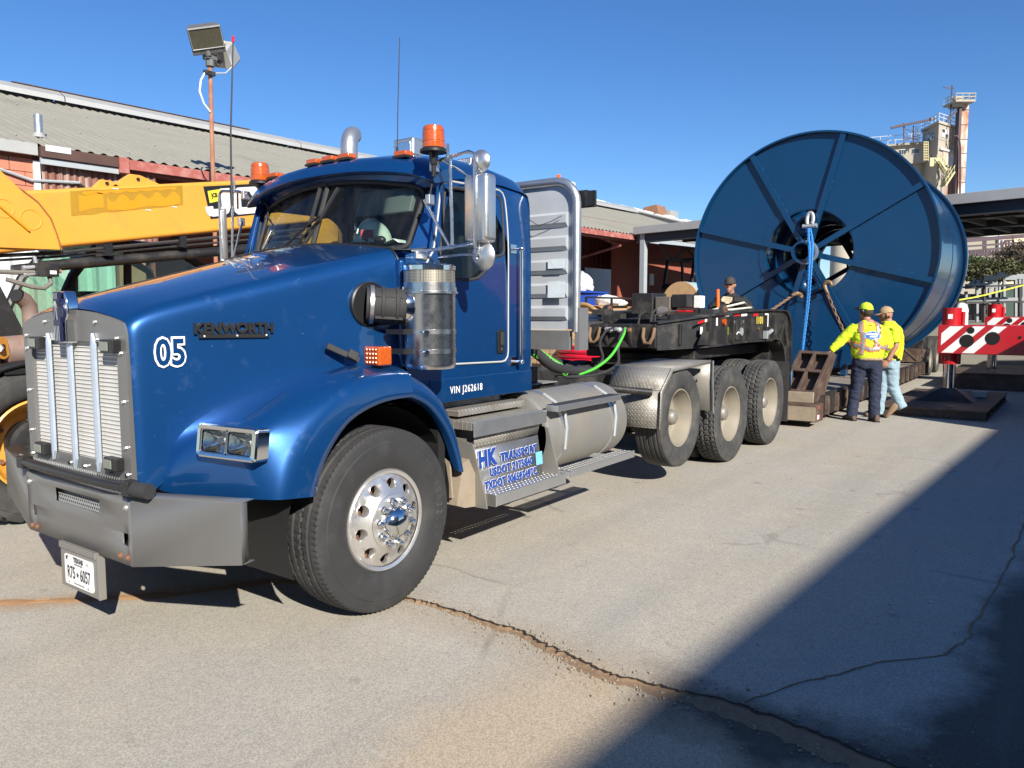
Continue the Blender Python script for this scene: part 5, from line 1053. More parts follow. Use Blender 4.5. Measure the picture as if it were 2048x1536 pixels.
# wipers
for y0, y1, z1, y2, z2 in ((.30, -.04, .55, .05, .93), (.12, -.05, .5, -.13, .90)):
    a = ws(y0/.78, -.02); b = ws(y1/.78, z1*.9); n_ = Vector((-.045, 0, 0))
    mb = MB().tube([a+n_, (a+b)/2+n_*1.5, b+n_], .006, 6); mb.tube([a+n_*.8+Vector((0, .03, .02)), b+n_], .004, 6)
    wp = mb.build('wiper_arm', BLACKP, T)
    MB().bar(ws((y1+.10)/.78, .12)+n_*.6, ws(y2/.78, z2)+n_*.6, .016, .018, (1, 0, 0)).build('wiper_blade', RUBBER, wp)
# interior
mb = MB().grid([[(.565, y, 2.035-.03*(y/.8)**2), (.80, y, 2.072-.02*(y/.8)**2), (1.0, y, 1.98), (1.02, y, 1.5)] for y in (-.88, -.5, 0, .5, .88)]); mb.build('dashboard', M('dash_grey', (.07, .08, .07), .7), T)
for y in (-.45, .45):
    mb = MB().box(1.32, 1.44, y-.24, y+.24, 1.45, 2.08); mb.box(1.35, 1.42, y-.13, y+.13, 2.08, 2.28); mb.box(1.0, 1.42, y-.25, y+.25, 1.35, 1.48); mb.build('seat', INTER, T, bevel=.04, seg=3)
swp = [Vector((.98+.10*cos(t)*.5, -.45+.21*sin(t), 1.98+.19*cos(t))) for t in [2*PI*k/28 for k in range(28)]]
sw = MB().tube(swp, .014, 8, closed=True).build('steering_wheel', BLACKP, T); MB().bar((1.0, -.66, 1.98), (1.0, -.24, 1.98), .05, .02).build('steering_spoke', BLACKP, sw)
MB().box(1.02, 1.70, -.9, .9, 1.10, 1.14).build('cab_floor', INTER, T); MB().grid([[(x, y, 2.40) for y in (-.84, 0, .84)] for x in (.74, 1.2, 1.70)]).build('headliner', INTER, T)
MB().obox((.74, -.46, 2.34), (.02, 0, -.0), (0, .25, 0), (.03, 0, .085)).build('inner_sun_visor', M('visor_grey', (.12, .13, .13), .8), T, bevel=.01)

# --- air cleaner
AX, AY = .455, -1.085
ac = MB().lathe([(0, 0), (0, .140), (.012, .148), (.03, .150), (.42, .150), (.43, .152), (.432, .166), (.444, .166), (.446, .152), (.495, .151)], (AX, AY, 1.298), (0, 0, 1), 40).build('air_cleaner', STEEL, T)
mm, nt, b = mat_new('perforated_band'); v = ncoord(nt); vo = nt.nodes.new('ShaderNodeTexVoronoi'); vo.inputs['Scale'].default_value = 120; vo.inputs['Randomness'].default_value = 0; nt.links.new(v, vo.inputs['Vector'])
nt.links.new(nmix(nt, nramp(nt, vo.outputs['Distance'], .30, .40), (.05, .045, .035), (.42, .39, .32)), b.inputs['Base Color']); b.inputs['Metallic'].default_value = .7; b.inputs['Roughness'].default_value = .4
MB().lathe([(.495, .149), (.565, .149)], (AX, AY, 1.298), (0, 0, 1), 40).build('perforated_band', mm, ac)
MB().lathe([(.563, .150), (.565, .154), (.590, .154), (.597, .148), (.602, .13), (.605, 0)], (AX, AY, 1.298), (0, 0, 1), 40).build('air_cleaner_cap', CHROME, ac)
for z in (1.40, 1.512):
    st = MB().lathe([(-.012, .151), (-.013, .1545), (.013, .1545), (.012, .151)], (AX, AY, z), (0, 0, 1), 40).build('strap', STEEL, ac)
    mb = MB(); c = Vector((AX-.125, AY-.092, z)); 
    for i in range(3): mb.cyl(c+Vector((-.010-.006*i, -.006, 0)), c+Vector((-.014-.006*i, -.018, 0)), .010, n=10)
    mb.cyl(c+Vector((.03, -.01, 0)), c+Vector((-.05, .01, 0)), .005, n=8); mb.build('strap_bolt', CHROME, st)
    MB().box(AX-.20, AX-.11, AY+.02, AY+.16, z-.014, z+.014).build('strap_bracket', BLACKP, ac)
mb = MB()
for k in range(6):
    t = 2*PI*k/6+.4; mb.bar((AX+.156*cos(t), AY+.156*sin(t), 1.735), (AX+.154*cos(t), AY+.154*sin(t), 1.768), .008, .008)
mb.build('rim_clip', STEEL, ac)
a = Vector((.185, -.868, 1.668)); b = Vector((.40, -1.05, 1.650)); d = (b-a).normalized(); KH = .74
hz = MB().lathe([(0, .10), (.02, .100), (.022, .108), (.04, .108), (.042, .097), (.11, .100), (.115, .107), (.135, .107), (.14, .101), (.22, .101), (.225, .108), (.245, .108), (.25, .1), (.30, .098), (.305, .112), (.33, .112), (.35, .104), (.42, .10)], a-d*.02, d, 28).move(lambda q: (a-d*.02)+(q-(a-d*.02))-d*((q-(a-d*.02)).dot(d)*(1-KH)))
hose = hz.build('intake_hose', RUBBER, T)
MB().lathe([(0, .104), (.002, .110), (.022, .110), (.024, .104)], a+d*.0, d, 28).build('hose_clamp', ALU, hose)
MB().lathe([(0, .100), (.002, .115), (.03, .115), (.05, .108), (.06, .1)], a+d*.20, d, 28).build('hose_flange', CHROME, hose)
u, v = basis(d)
for t in (2.6, 3.9): MB().bar(a+d*.03+(u*cos(t)+v*sin(t))*.102, a+d*.185+(u*cos(t)+v*sin(t))*.102, .012, .014).build('hose_rib', RUBBER, hose)

# --- mirrors
def mirror(s):
    f = lambda x, y, z: (x, y if s < 0 else -y, z)
    mr = MB()
    mb = MB(); y0, y1 = (-1.345, -1.165) if s < 0 else (-1.275, -1.235)
    pts = rrect(y0, y1, 2.03, 2.43, .03 if s < 0 else .012)
    mb.loft([[f(.75 if s < 0 else .70, y, z) for y, z in pts], [f(.70 if s < 0 else .69, y, z) for y, z in pts], [f(.675, (y+1.255)*.93-1.255, (z-2.23)*.97+2.23) for y, z in pts], [f(.665, (y+1.255)*.8-1.255, (z-2.23)*.92+2.23) for y, z in pts]], True, caps=True)
    o = mb.build('mirror_head', MIRS if s < 0 else ALU, T, sharp=50)
    MB().face([f(.752 if s < 0 else .7015, y, z) for y, z in rrect(y0+.006, y1-.006, 2.045, 2.415, .008)]).build('mirror_glass', CHROME, o)
    for c, r in ((( .70, -1.27, 2.50), .068), ((.72, -1.27, 1.955), .088)):
        if s > 0 and c[2] > 2.3: continue
        mb = MB().lathe([(-.03, 0), (-.026, r*.5), (-.012, r*.85), (0, r), (.008, r), (.008, 0)], f(*c), (1, 0, 0), 28); q = mb.build('spot_mirror', MIRS if c[2] > 2.3 else ALU, T)
        MB().tube([f(c[0]-.02, c[1], c[2]), f(c[0]-.04, c[1]+.02, c[2]-.02), f(c[0]-.02, c[1], 2.40 if c[2] > 2.3 else 2.06)], .006, 6).build('spot_stem', STEEL, q)
    br = MB()
    br.tube([f(.67, -.925, 2.505), f(.66, -1.02, 2.535), f(.655, -1.22, 2.555), f(.66, -1.255, 2.54), f(.66, -1.262, 2.50), f(.66, -1.262, 2.0)], .011, 8)
    br.tube([f(.61, -.91, 2.30), f(.64, -1.09, 2.0)], .010, 8); br.tube([f(.655, -1.08, 2.53), f(.645, -1.10, 2.0)], .010, 8)
    br.tube([f(.50, -.905, 1.985), f(.58, -1.0, 1.995), f(.65, -1.2, 2.02), f(.665, -1.262, 2.03)], .011, 8); br.tube([f(.63, -1.0, 1.955), f(.66, -1.18, 1.965), f(.69, -1.27, 1.96)], .008, 8)
    br.tube([f(.655, -1.02, 2.53), f(.75, -1.16, 2.43)], .007, 6)
    b_ = br.build('mirror_bracket', STEEL, T)
    mb = MB().box(*sorted((.50, .60)), *sorted((f(0, -.945, 0)[1], f(0, -.925, 0)[1])), 1.94, 1.98); mb.box(.60, .65, *sorted((f(0, -.96, 0)[1], f(0, -.925, 0)[1])), 2.27, 2.33); mb.box(.64, .70, *sorted((f(0, -.96, 0)[1], f(0, -.925, 0)[1])), 2.47, 2.53); mb.build('bracket_foot', ALU, b_, bevel=.006)
    MB().cyl(f(.655, -1.06, 2.53), f(.655, -1.06, 2.62), .010, n=8).build('bracket_stud', STEEL, b_)
mirror(-1); mirror(1)
# grab handle
mb = MB().tube([(1.515, -.99, 1.27), (1.515, -.99, 2.075)], .012, 10); gh = mb.build('grab_handle', CHROME, T)
for z in (1.28, 2.065):
    mb = MB(); mb.cyl((1.515, -.93, z), (1.515, -.99, z), .009, n=8); mb.sphere((1.515, -.992, z), .020, 10, 6); mb.box(1.46, 1.53, -.938, -.93, z-.03, z+.03); mb.build('handle_end', CHROME, gh)
# exhaust stack
ex = MB().tube([(1.85, 1.10, 1.3), (1.85, 1.10, 2.95)]+[(1.85+.16*(1-cos(R(a)))*.85, 1.10+.16*(1-cos(R(a)))*.5, 3.06+.15*sin(R(a))) for a in (0, 12, 24, 36, 48, 60, 72, 84)], .074, 24, caps=False).build('exhaust_stack', M('stack_steel', (.50, .51, .51), .36, .8, var=.12), T)
MB().cyl((1.85, 1.10, 1.3), (1.85, 1.10, 2.5), .11, n=20).build('muffler_shield', STEEL, ex)
# --- headache rack
XR = 2.0
mb = MB(); oc = [(-1.15, 1.50), (-1.15, 2.42)]+[(-.97-.18*cos(R(a)), 2.42+.15*sin(R(a))) for a in (15, 30, 45, 60, 75, 90)]+[(.97+.18*cos(R(a)), 2.42+.15*sin(R(a))) for a in (90, 75, 60, 45, 30, 15)]+[(1.15, 2.42), (1.15, 1.50)]
mb.prism([(XR, y, z) for y, z in oc], (.012, 0, 0))
rk = mb.build('headache_rack', RACK, T)
for z in (1.62, 1.79, 1.965, 2.14, 2.31):
    mb = MB(); pr_ = [(XR+.0, z-.055), (XR-.034, z-.025), (XR-.034, z+.035), (XR, z+.055)]
    mb.loft([[(x, -1.07, zz) for x, zz in pr_], [(x, 1.07, zz) for x, zz in pr_]], False); mb.face([(x, -1.07, zz) for x, zz in pr_]); mb.build('rack_rib', RACK, rk, sharp=20)
MB().tube([(XR-.01, -1.15, 1.48), (XR-.01, -1.15, 2.42)]+[(XR-.01, -.97-.18*cos(R(a)), 2.42+.17*sin(R(a))) for a in (15, 30, 45, 60, 75, 90)]+[(XR-.01, 0, 2.59), (XR-.01, 1.1, 2.55)], .032, 12).build('rack_rail', ALU, rk)
mb = MB().box(XR-.03, XR+.02, -1.10, 1.10, 1.345, 1.49); mb.box(XR-.03, XR+.10, -1.19, -1.15, 1.345, 1.66); mb.build('rack_skirt', M('skirt_aluminium', (.33, .33, .32), .5, .7, dirt=((.22, .19, .15), .4, 5)), rk)
STICK = M('warning_sticker', (.55, .62, .66), .4, var=.25, vs=25)
for y, z, h in ((-1.0, 1.985, .035), (-1.0, 1.795, .06)):
    MB().obox((XR-.05, y, z), (.001, 0, 0), (0, .075, 0), (-.0, 0, h)).build('warning_sticker', STICK, rk)
MB().tube([(XR-.06, -.75, 2.33), (XR-.065, -.85, 2.27), (XR-.06, -.97, 2.30), (XR-.06, -1.05, 2.33)], .003, 5).build('loose_wire', RUBBER, rk)
wk = MB()
for i in range(9): wk.box(2.06+.012*i, 2.066+.012*i, -1.19, -1.01, 2.40+.003*i, 2.52)
wk.box(2.16, 2.19, -1.20, -1.0, 2.41, 2.53); wk.box(2.05, 2.10, -1.12, -1.08, 2.30, 2.42); wk.build('rack_work_light', BLACKP, T)
MB().cyl((2.10, -1.08, 1.5), (2.10, -1.08, 2.42), .012, n=8).build('light_stand', GALV, T)

# --- chassis
mb = MB()
for s in (-1, 1): mb.box(-.95, 7.25, s*.42-.04, s*.42+.04, .74, 1.02)
for x in (-.8, 1.9, 3.0, 4.6, 5.9, 7.2): mb.box(x, x+.1, -.42, .42, .78, .98)
fr = mb.build('chassis_frame', FRAME, T, bevel=.008)
mb = MB().box(-.45, .95, -.40, .40, .62, 1.18); mb.cyl((-.08, -.9, .50), (-.08, .9, .50), .06); mb.box(-.1, .1, -.85, .85, .40, .52)
for s in (-1, 1): mb.tube([(-.75, s*.43, .66), (-.3, s*.43, .60), (.2, s*.43, .60), (.7, s*.43, .68)], .035, 8)
mb.build('engine_block', INTER, T, bevel=.02)
mb = MB()
for x in (3.89, 5.244, 6.614):
    mb.cyl((x, -.95, .56), (x, .95, .56), .07); mb.sphere((x, 0, .56), (.2, .2, .2), 14, 8); mb.box(x-.35, x+.35, -.50, -.36, .62, .74)
mb.build('axle', FRAME, T)
fw_ = MB().box(5.0, 6.2, -.46, .46, 1.03, 1.10).build('fifth_wheel', FRAME, T, bevel=.01); MB().lathe([(0, .46), (.06, .46), (.09, .40), (.09, 0)], (5.55, 0, 1.10), (0, 0, 1), 28).build('coupling_plate', FRAME, fw_)
MB().box(2.05, 2.75, -.5, .42, 1.021, 1.03).build('deck_plate', DP_XY, T)
mb = MB().box(2.12, 2.50, -.47, -.20, 1.03, 1.17); mb.box(2.6, 2.72, -.44, -.30, .88, 1.0); mb.build('valve_box', BLACKP, T, bevel=.01)
MB().box(2.62, 2.80, -.466, -.462, .86, .96).build('frame_sticker', M('stained_label', (.42, .36, .22), .6, var=.4, vs=30), fr)
# hoses between cab and trailer
def hose_(name, pts, r, mat, n=8):
    P_ = [V(q) for q in pts]; out = []
    for i in range(len(P_)-1):
        p0, p1, p2, p3 = P_[max(0, i-1)], P_[i], P_[i+1], P_[min(len(P_)-1, i+2)]
        for k in range(6):
            t = k/6; out.append(.5*((2*p1)+(p2-p0)*t+(2*p0-5*p1+4*p2-p3)*t*t+(3*p1-p0-3*p2+p3)*t**3))
    out.append(P_[-1]); return MB().tube(out, r, n).build(name, mat, T)
hose_('air_hose', [(2.03, -.35, 1.45), (2.45, -.42, 1.32), (2.75, -.45, 1.16), (3.15, -.40, 1.09), (3.6, -.35, 1.06)], .045, RUBBER, 12)
hose_('green_air_hose', [(3.25, -.42, 1.05), (3.6, -.40, 1.09), (4.0, -.36, 1.20), (4.45, -.25, 1.38), (4.74, -.12, 1.455)], .014, GREENH)
hose_('electric_cable', [(2.9, -.40, 1.05), (3.5, -.45, 1.03), (4.0, -.42, 1.10), (4.25, -.30, 1.25), (4.5, -.2, 1.40), (4.76, -.14, 1.445)], .016, RUBBER)
hose_('electric_cable', [(3.2, -.36, 1.04), (3.7, -.30, 1.06), (4.1, -.20, 1.15), (4.3, -.05, 1.3), (4.55, .02, 1.42), (4.74, .04, 1.455)], .014, RUBBER)
mb = MB()
for i in range(14):
    t = i/14*.62; mb.tube([(2.45+.9*t+.05*cos(a), -.43-.05*cos(a)*.2+.05*sin(a)*.5, 1.32-.36*t+.05*sin(a)) for a in [2*PI*k/10 for k in range(10)]], .0035, 5, closed=True)
mb.build('hose_spiral', GREENH, T)

# --- step box, fuel tank
mb = MB().box(.86, 1.60, -.96, -.74, .955, 1.0); mb.obox((1.14, -.80, 1.02), (.36, 0, 0), (0, .01, 0), (0, .012, .07)); us = mb.build('upper_step_back', DP_XZ, T, bevel=.004)
us2 = MB().box(.80, 1.615, -1.127, -.78, .885, .935).build('upper_step', DP_XY, T, bevel=.003); MB().box(.795, 1.62, -1.137, -1.128, .845, .938).build('step_edge', ALU, us2, bevel=.003)
mb = MB().grid([[(.84, -1.10, .88), (1.60, -1.10, .88)], [(.86, -1.085, .74), (1.57, -1.085, .74)]]); mb.build('battery_box_panel', DP_XZ, T, solid=.004)
mb = MB().grid([[(.80, -1.10, .76), (1.56, -1.10, .76)], [(.86, -1.12, .45), (1.60, -1.12, .45)]]); sg = mb.build('sign_plate', M('sign_aluminium', (.36, .37, .38), .4, .8, var=.1), T, solid=.006)
bx = MB().box(.86, 1.60, -1.07, -.60, .44, .90); bx.build('battery_box', ALUD, T)
yS = -1.1205
def stx(s, size, x, z, sx=.9, off=.0, mat=DECALB, al='CENTER', k=0):
    text_mb(s, size, (x, yS-.001-k, z+.008*(x-1.2)), (1, 0, .010), (0, .06, 1), .001, sx, off, al, 1.12).build('lettering', mat, sg)
for al_, k in ((DECALW, 0), (DECALB, .0025)):
    o_ = .0066 if k == 0 else .0044
    stx('HK', .140, .945, .690, .86, o_+.005, al_, k=k); stx('TRANSPORT', .074, 1.300, .672, .93, o_, al_, k=k); stx('USDOT 2175840', .070, 1.215, .593, .90, o_, al_, k=k); stx('TXDOT 006593497C', .070, 1.215, .512, .86, o_, al_, k=k)
MB().obox((1.545, yS-.002, .60), (.04, 0, 0), (0, .0005, 0), (0, .004, .045)).build('permit_sticker', M('pale_blue_sticker', (.16, .45, .70), .4, var=.3, vs=40), sg)
# lower perforated step
def perf(x0, x1, y0, y1, z, nx, ny, hole):
    mb = MB(); dx = (x1-x0)/nx; dy = (y1-y0)/ny
    for i in range(nx):
        for j in range(ny):
            cx, cy = x0+dx*(i+.5), y0+dy*(j+.5)
            sq = [(cx+dx/2, cy), (cx+dx/2, cy+dy/2), (cx, cy+dy/2), (cx-dx/2, cy+dy/2), (cx-dx/2, cy), (cx-dx/2, cy-dy/2), (cx, cy-dy/2), (cx+dx/2, cy-dy/2)]
            ci = [(cx+hole*dx*cos(k*PI/4), cy+hole*dy*sin(k*PI/4)) for k in range(8)]
            mb.ring([(a, b, z) for a, b in sq], [(a, b, z) for a, b in ci])
    return mb
mb = perf(.90, 1.70, -1.23, -1.04, .475, 20, 5, .30); ls = mb.build('lower_step', ALU, T, solid=.008)
mb = MB().box(.89, 1.71, -1.245, -1.23, .405, .48); mb.box(.89, 1.71, -1.04, -1.03, .405, .48); mb.box(.885, .90, -1.24, -1.03, .40, .48); mb.box(1.70, 1.715, -1.24, -1.03, .40, .48); mb.build('step_edge', ALU, ls, bevel=.003)
for x in (.80, 1.66):
    mb = MB().prism([(x, y, z) for y, z in ((-1.23, .405), (-1.22, .47), (-1.12, .80), (-.95, .84), (-.80, .40))], (.012, 0, 0)); mb.build('step_bracket', ALUD, T)
MB().prism([(.60, y, z) for y, z in ((-1.12, .50), (-1.10, .72), (-.9, .80), (-.72, .5), (-.8, .42))], (.014, 0, 0)).build('mud_flap', MUD, T)
mb = MB().prism([(x, -1.14, z) for x, z in ((.62, .45), (.70, .42), (.88, .40), (.86, .52), (.74, .72), (.68, .70))], (0, .10, 0)); mb.build('mud_caked_bracket', MUD, T)
tk = MB().lathe([(0, 0), (0, .285), (.012, .305), (.03, .31), (1.19, .31), (1.21, .305), (1.22, .285), (1.22, 0)], (1.66, -.82, .725), (1, 0, 0), 44).build('fuel_tank', ALUD, T)
for x in (1.86, 2.62): 
    MB().lathe([(-.022, .311), (-.022, .3165), (.022, .3165), (.022, .311)], (x, -.82, .725), (1, 0, 0), 44).build('tank_strap', ALU, tk)
    mb = MB().tube([(x, -.95, 1.02), (x+.01, -1.13, .92), (x+.02, -1.145, .78), (x+.0, -1.14, .62)], .012, 6); mb.build('step_hanger', GALV, tk)
mb = MB().box(1.66, 2.62, -1.20, -1.10, .92, .965); uo = mb.build('tank_step', ALU, tk, bevel=.004); 
MB().box(1.67, 2.60, -1.195, -1.105, .9655, .969).build('step_grip', RUBBER, uo)
mb = perf(1.76, 2.74, -1.25, -1.13, .49, 26, 3, .30); l2 = mb.build('tank_lower_step', ALU, T, solid=.006); MB().box(1.75, 2.75, -1.262, -1.25, .44, .495).build('step_edge', ALU, l2, bevel=.003)
MB().box(1.75, 1.79, -1.25, -.95, .45, .48).build('step_arm', GALV, l2); MB().box(2.5, 2.54, -1.25, -.9, .45, .48).build('step_arm', GALV, l2)
# --- diamond plate half fender ahead of the lifted axle
mb = MB().grid([[(3.36, y, .59) for y in (-1.205, -.66)], [(3.385, y, .93) for y in (-1.205, -.66)]]); mb.grid([[(3.386, y, .931) for y in (-1.205, -.66)], [(3.60, y, 1.12) for y in (-1.205, -.62)]])
hf = mb.build('half_fender_front', DP_YZ, T, solid=.006, sharp=15)
mb = MB().grid([[(3.60, y, 1.121) for y in (-1.205, -.60)], [(4.52, y, 1.15) for y in (-1.205, -.60)]]); mb.build('half_fender_top', DP_XY, T, solid=.006)
mb = MB().grid([[(3.33, -1.206, .59), (3.355, -1.206, .93), (3.58, -1.206, 1.125), (4.52, -1.206, 1.155)], [(3.385, -1.206, .585), (3.41, -1.206, .91), (3.61, -1.206, 1.09), (4.52, -1.206, 1.118)]]); mb.build('half_fender_lip', DP_XZ, T, solid=.004)
MB().cyl((3.02, -.50, .975), (3.36, -1.12, .915), .032, n=14).build('fender_bracket', BLACK, T)
MB().cyl((4.62, -1.0, .93), (4.78, -1.12, .925), .03, n=12).build('fender_bracket', BLACK, T)
mb = MB().grid([[(4.62, -1.19, 1.13), (4.60, -.70, 1.13)], [(4.62, -1.19, .95), (4.60, -.70, .95)], [(4.66, -1.19, .62), (4.66, -.70, .62)]]); mb.build('quarter_fender', ALUD, T, solid=.006)
MB().tube([(4.61, -1.19, 1.14), (4.61, -1.19, .95), (4.65, -1.19, .60)], .012, 6).build('quarter_fender_edge', ALU, T)

# --- wheels
def tyre_mesh(name, Rr, W, rim, pat, N=192):
    prof = []
    h = Rr-rim
    side = [(-.36*W, rim), (-.42*W, rim+.06*h), (-.485*W, rim+.25*h), (-.5*W, rim+.45*h), (-.49*W, rim+.68*h), (-.478*W, rim+.70*h), (-.465*W, rim+.86*h), (-.445*W, Rr-.018)]
    nt_ = 26; tw = .43*W
    tread = [(-tw+2*tw*i/nt_, Rr-.010*abs(-1+2*i/nt_)**3) for i in range(nt_+1)]
    prof = side+tread+[(-a, b) for a, b in reversed(side)]
    rings = []
    for i in range(N):
        t = 2*PI*i/N; ring = []
        for k, (y, r_) in enumerate(prof):
            g = 0
            if len(side) <= k < len(side)+nt_+1: g = pat(t*Rr, y, y/tw)
            elif k in (len(side)-1, len(side)+nt_+1): g = pat(t*Rr, y, 1.0)*.5
            r2 = r_-g; ring.append((r2*cos(t), y, r2*sin(t)))
        rings.append(ring)
    return MB().loft(rings, False, True).data(name, 30)
def pat_steer(s, y, u):
    g = 0
    for c in (-.62, -.2, .22, .64):
        if abs(u-c-.02*sin(s*2*PI/.055)) < .045: g = .011
    if abs(abs(u)-.93) < .12 and (s/.033) % 1 < .28: g = max(g, .007)
    if abs(u) < .6 and ((s/.045+u*.5) % 1) < .13: g = max(g, .004)
    return g
def pat_hex(s, y, u):
    p = .062; q = y/.055
    row = math.floor(q); fy = abs(q-row-.5); fs = abs(((s/p+(.5 if row % 2 else 0)) % 1)-.5)
    e = max(fs*1.0+fy*.35, fy*1.02)
    if abs(u) > .985: return .0
    return .014 if e > .455 else 0
def pat_rib(s, y, u):
    for c in (-.7, -.36, 0, .36, .7):
        if abs(u-c) < .05: return .011
    return 0
CIRC = lambda r: 2*PI*r
TY_F = tyre_mesh('steer_tyre', .503, .295, .272, pat_steer, 288)
TY_D = tyre_mesh('drive_tyre', .525, .265, .302, pat_hex, 264)
TY_P = tyre_mesh('lift_tyre', .472, .30, .277, pat_rib, 128)
# front wheel
def wheel_disc():
    mb = MB(); NS = 10; K = 16
    def zf(r): return -.006-.055*max(0, min(1, (.245-r)/.10))**1.3
    R0, R1, rc, rh = .150, .252, .203, .029
    for j in range(NS):
        a0 = 2*PI*j/NS; da = 2*PI/NS; pts = []
        for i in range(4): pts.append((R1, a0+da*i/4))
        for i in range(4): pts.append((R1+(R0-R1)*i/4, a0+da))
        for i in range(4): pts.append((R0, a0+da-da*i/4))
        for i in range(4): pts.append((R0+(R1-R0)*i/4, a0))
        out = [Vector((r*cos(t), zf(r), r*sin(t))) for r, t in pts]; am = a0+da/2; c = Vector((rc*cos(am), 0, rc*sin(am)))
        mid, inn, deep = [], [], []
        for q in out:
            d = Vector((q.x, 0, q.z))-c; d.normalize(); e = c+d*rh*1.12; g = c+d*rh
            mid.append((e.x, zf(math.hypot(e.x, e.z)), e.z)); inn.append((g.x, zf(rc)+.008, g.z)); deep.append((g.x, zf(rc)+.03, g.z))
        mb.ring(out, mid); mb.ring(mid, inn); mb.ring(inn, deep)
    mb.lathe([(-.012, .252), (-.018, .262), (-.020, .271), (-.012, .279), (.004, .281), (.02, .276)], (0, 0, 0), (0, 1, 0), 64)
    # the lathe profile runs along +y
    mb.lathe([(-.061, .150), (-.066, .140), (-.068, .10), (-.068, 0)], (0, 0, 0), (0, 1, 0), 48)
    return mb
YF = 1.155   # rim face plane, front
WD = wheel_disc().data('front_rim', 40)
nutm = MB(); nutm.lathe([(0, .021), (-.016, .021), (-.018, .016), (-.030, .0155), (-.045, .012), (-.052, .006), (-.054, 0)], (0, 0, 0), (0, 1, 0), 10); NUT = nutm.data('lug_nut', 30)
hubm = MB(); hubm.lathe([(-.066, .088), (-.085, .086), (-.105, .078), (-.125, .055), (-.133, .03), (-.135, 0)], (0, 0, 0), (0, 1, 0), 36); HUB = hubm.data('hub_cap', 40)
drumm = MB(); drumm.lathe([(.06, .0), (.06, .24), (.16, .24)], (0, 0, 0), (0, 1, 0), 32); DRUM = drumm.data('brake_drum', 40)
for s in (-1, 1):
    rz = 0 if s < 0 else PI
    ty = put('front_tyre', TY_F, RUBBER, T, (0, s*1.045, .503), True, (0, .3, rz))
    rm = put('front_rim', WD, ALUW, T, (0, s*YF, .503), True, (0, R(8), rz))
    for k in range(10):
        t = 2*PI*(k)/10; n_ = put('lug_nut', NUT, CHROME, rm, ORI[rm.name]+Vector((.118*cos(t), -.064, .118*sin(t))), True)
    put('hub_cap', HUB, CHROME, rm, ORI[rm.name], True); put('brake_drum', DRUM, RUST, rm, ORI[rm.name], True)
    if s < 0: front_tyre = ty
# sidewall lettering (moulded)
mb = MB()
for k, ch in enumerate('315/80R22.5'):
    t = R(62-6.2*k); c = Vector((.40*cos(t), 0, .40*sin(t))); tb = text_mb(ch, .066, (c.x, -.1455, c.z), (sin(t), 0, -cos(t)), (cos(t), 0, sin(t)), .007, .85); mb.add(tb.v, tb.f)
mb.build('tyre_lettering', RUBBER_D, front_tyre, at=ORI[front_tyre.name], rot=None, kind='stuff')
# rear wheels: dish rims
dm = MB(); dm.lathe([(-.002, .304), (-.010, .300), (-.008, .290), (.012, .284), (.030, .272), (.075, .262), (.10, .250), (.135, .246), (.150, .236), (.158, .20), (.166, .13), (.150, .125), (.149, .0)], (0, 0, 0), (0, 1, 0), 56); DISH = dm.data('dish_rim', 30)
hb_ = MB(); hb_.lathe([(.15, .085), (.08, .083), (.045, .07), (.03, .045), (.026, 0)], (0, 0, 0), (0, 1, 0), 28); HUBR = hb_.data('axle_hub', 40)
RING = MB().tube([(.3*cos(t), -.006, .3*sin(t)) for t in [2*PI*k/64 for k in range(64)]], .006, 6, closed=True).data('rim_flange', 60)
HUBM = M('hub_grey', (.22, .21, .19), .5, .3, dirt=((.25, .2, .14), .5, 10))
for x in (5.244, 6.614):
    for s in (-1, 1):
        rz = 0 if s < 0 else PI; z = .525
        ty = put('drive_tyre', TY_D, RUBBER_D, T, (x, s*1.055, z), True, (0, x*2.1, rz)); put('drive_tyre', TY_D, RUBBER_D, T, (x, s*.735, z), True, (0, x*1.3, rz))
        rm = put('drive_rim', DISH, CREAM, T, (x, s*1.150, z), True, (0, 0, rz)); put('axle_hub', HUBR, HUBM, rm, ORI[rm.name], True)
        for k in range(10): put('lug_nut', NUT, CREAM, rm, ORI[rm.name]+Vector((.118*cos(k*PI/5), .158, .118*sin(k*PI/5))), True)
for s in (-1, 1):
    rz = 0 if s < 0 else PI
    put('lift_tyre', TY_P, RUBBER_D, T, (3.89, s*1.04, .63), True, (0, 0, rz)); rm = put('lift_rim', DISH, CREAM, T, (3.89, s*1.150, .63), True, (0, 0, rz)); rm.scale = (.92, 1, .92)
    put('axle_hub', HUBR, HUBM, rm, ORI[rm.name], True)
MB().box(7.22, 7.24, -1.2, -.62, .22, 1.0).build('mud_flap', RUBBER, T); MB().box(7.22, 7.24, .62, 1.2, .22, 1.0).build('mud_flap', RUBBER, T)
# things lying on the dashboard
HH = M('hard_hat_shell', (.60, .66, .58), .42, 0, coat=.3, var=.08, dirt=((.3, .3, .26), .2, 12))
hh = thing('hard_hat', 'pale hard hat with a red and black sticker lying on the truck dashboard', 'hard hat', (.70, -.37, 2.07))
rows = []
for j in range(9):
    t = PI/2*j/8; rows.append([(.70+.135*cos(t)*cos(a)*(1.0), -.37+.118*cos(t)*sin(a), 2.085+.140*sin(t)) for a in [2*PI*k/28 for k in range(28)]])
mb = MB().loft(rows); sh = mb.build('shell', HH, hh)
mb = MB().loft([[(.70+.133*cos(a), -.37+.116*sin(a), 2.09) for a in [2*PI*k/28 for k in range(28)]], [(.70+(.155+.05*max(0, cos(a))**2)*cos(a), -.37+.135*sin(a)-.0*k, 2.075) for k, a in enumerate([2*PI*k/28 for k in range(28)])]]); mb.build('brim', HH, hh, solid=.004)
mb = MB().tube([(.70+.137*cos(t), -.37, 2.085+.143*sin(t)) for t in [R(a) for a in range(20, 165, 12)]], .012, 8); mb.build('ridge', HH, hh)
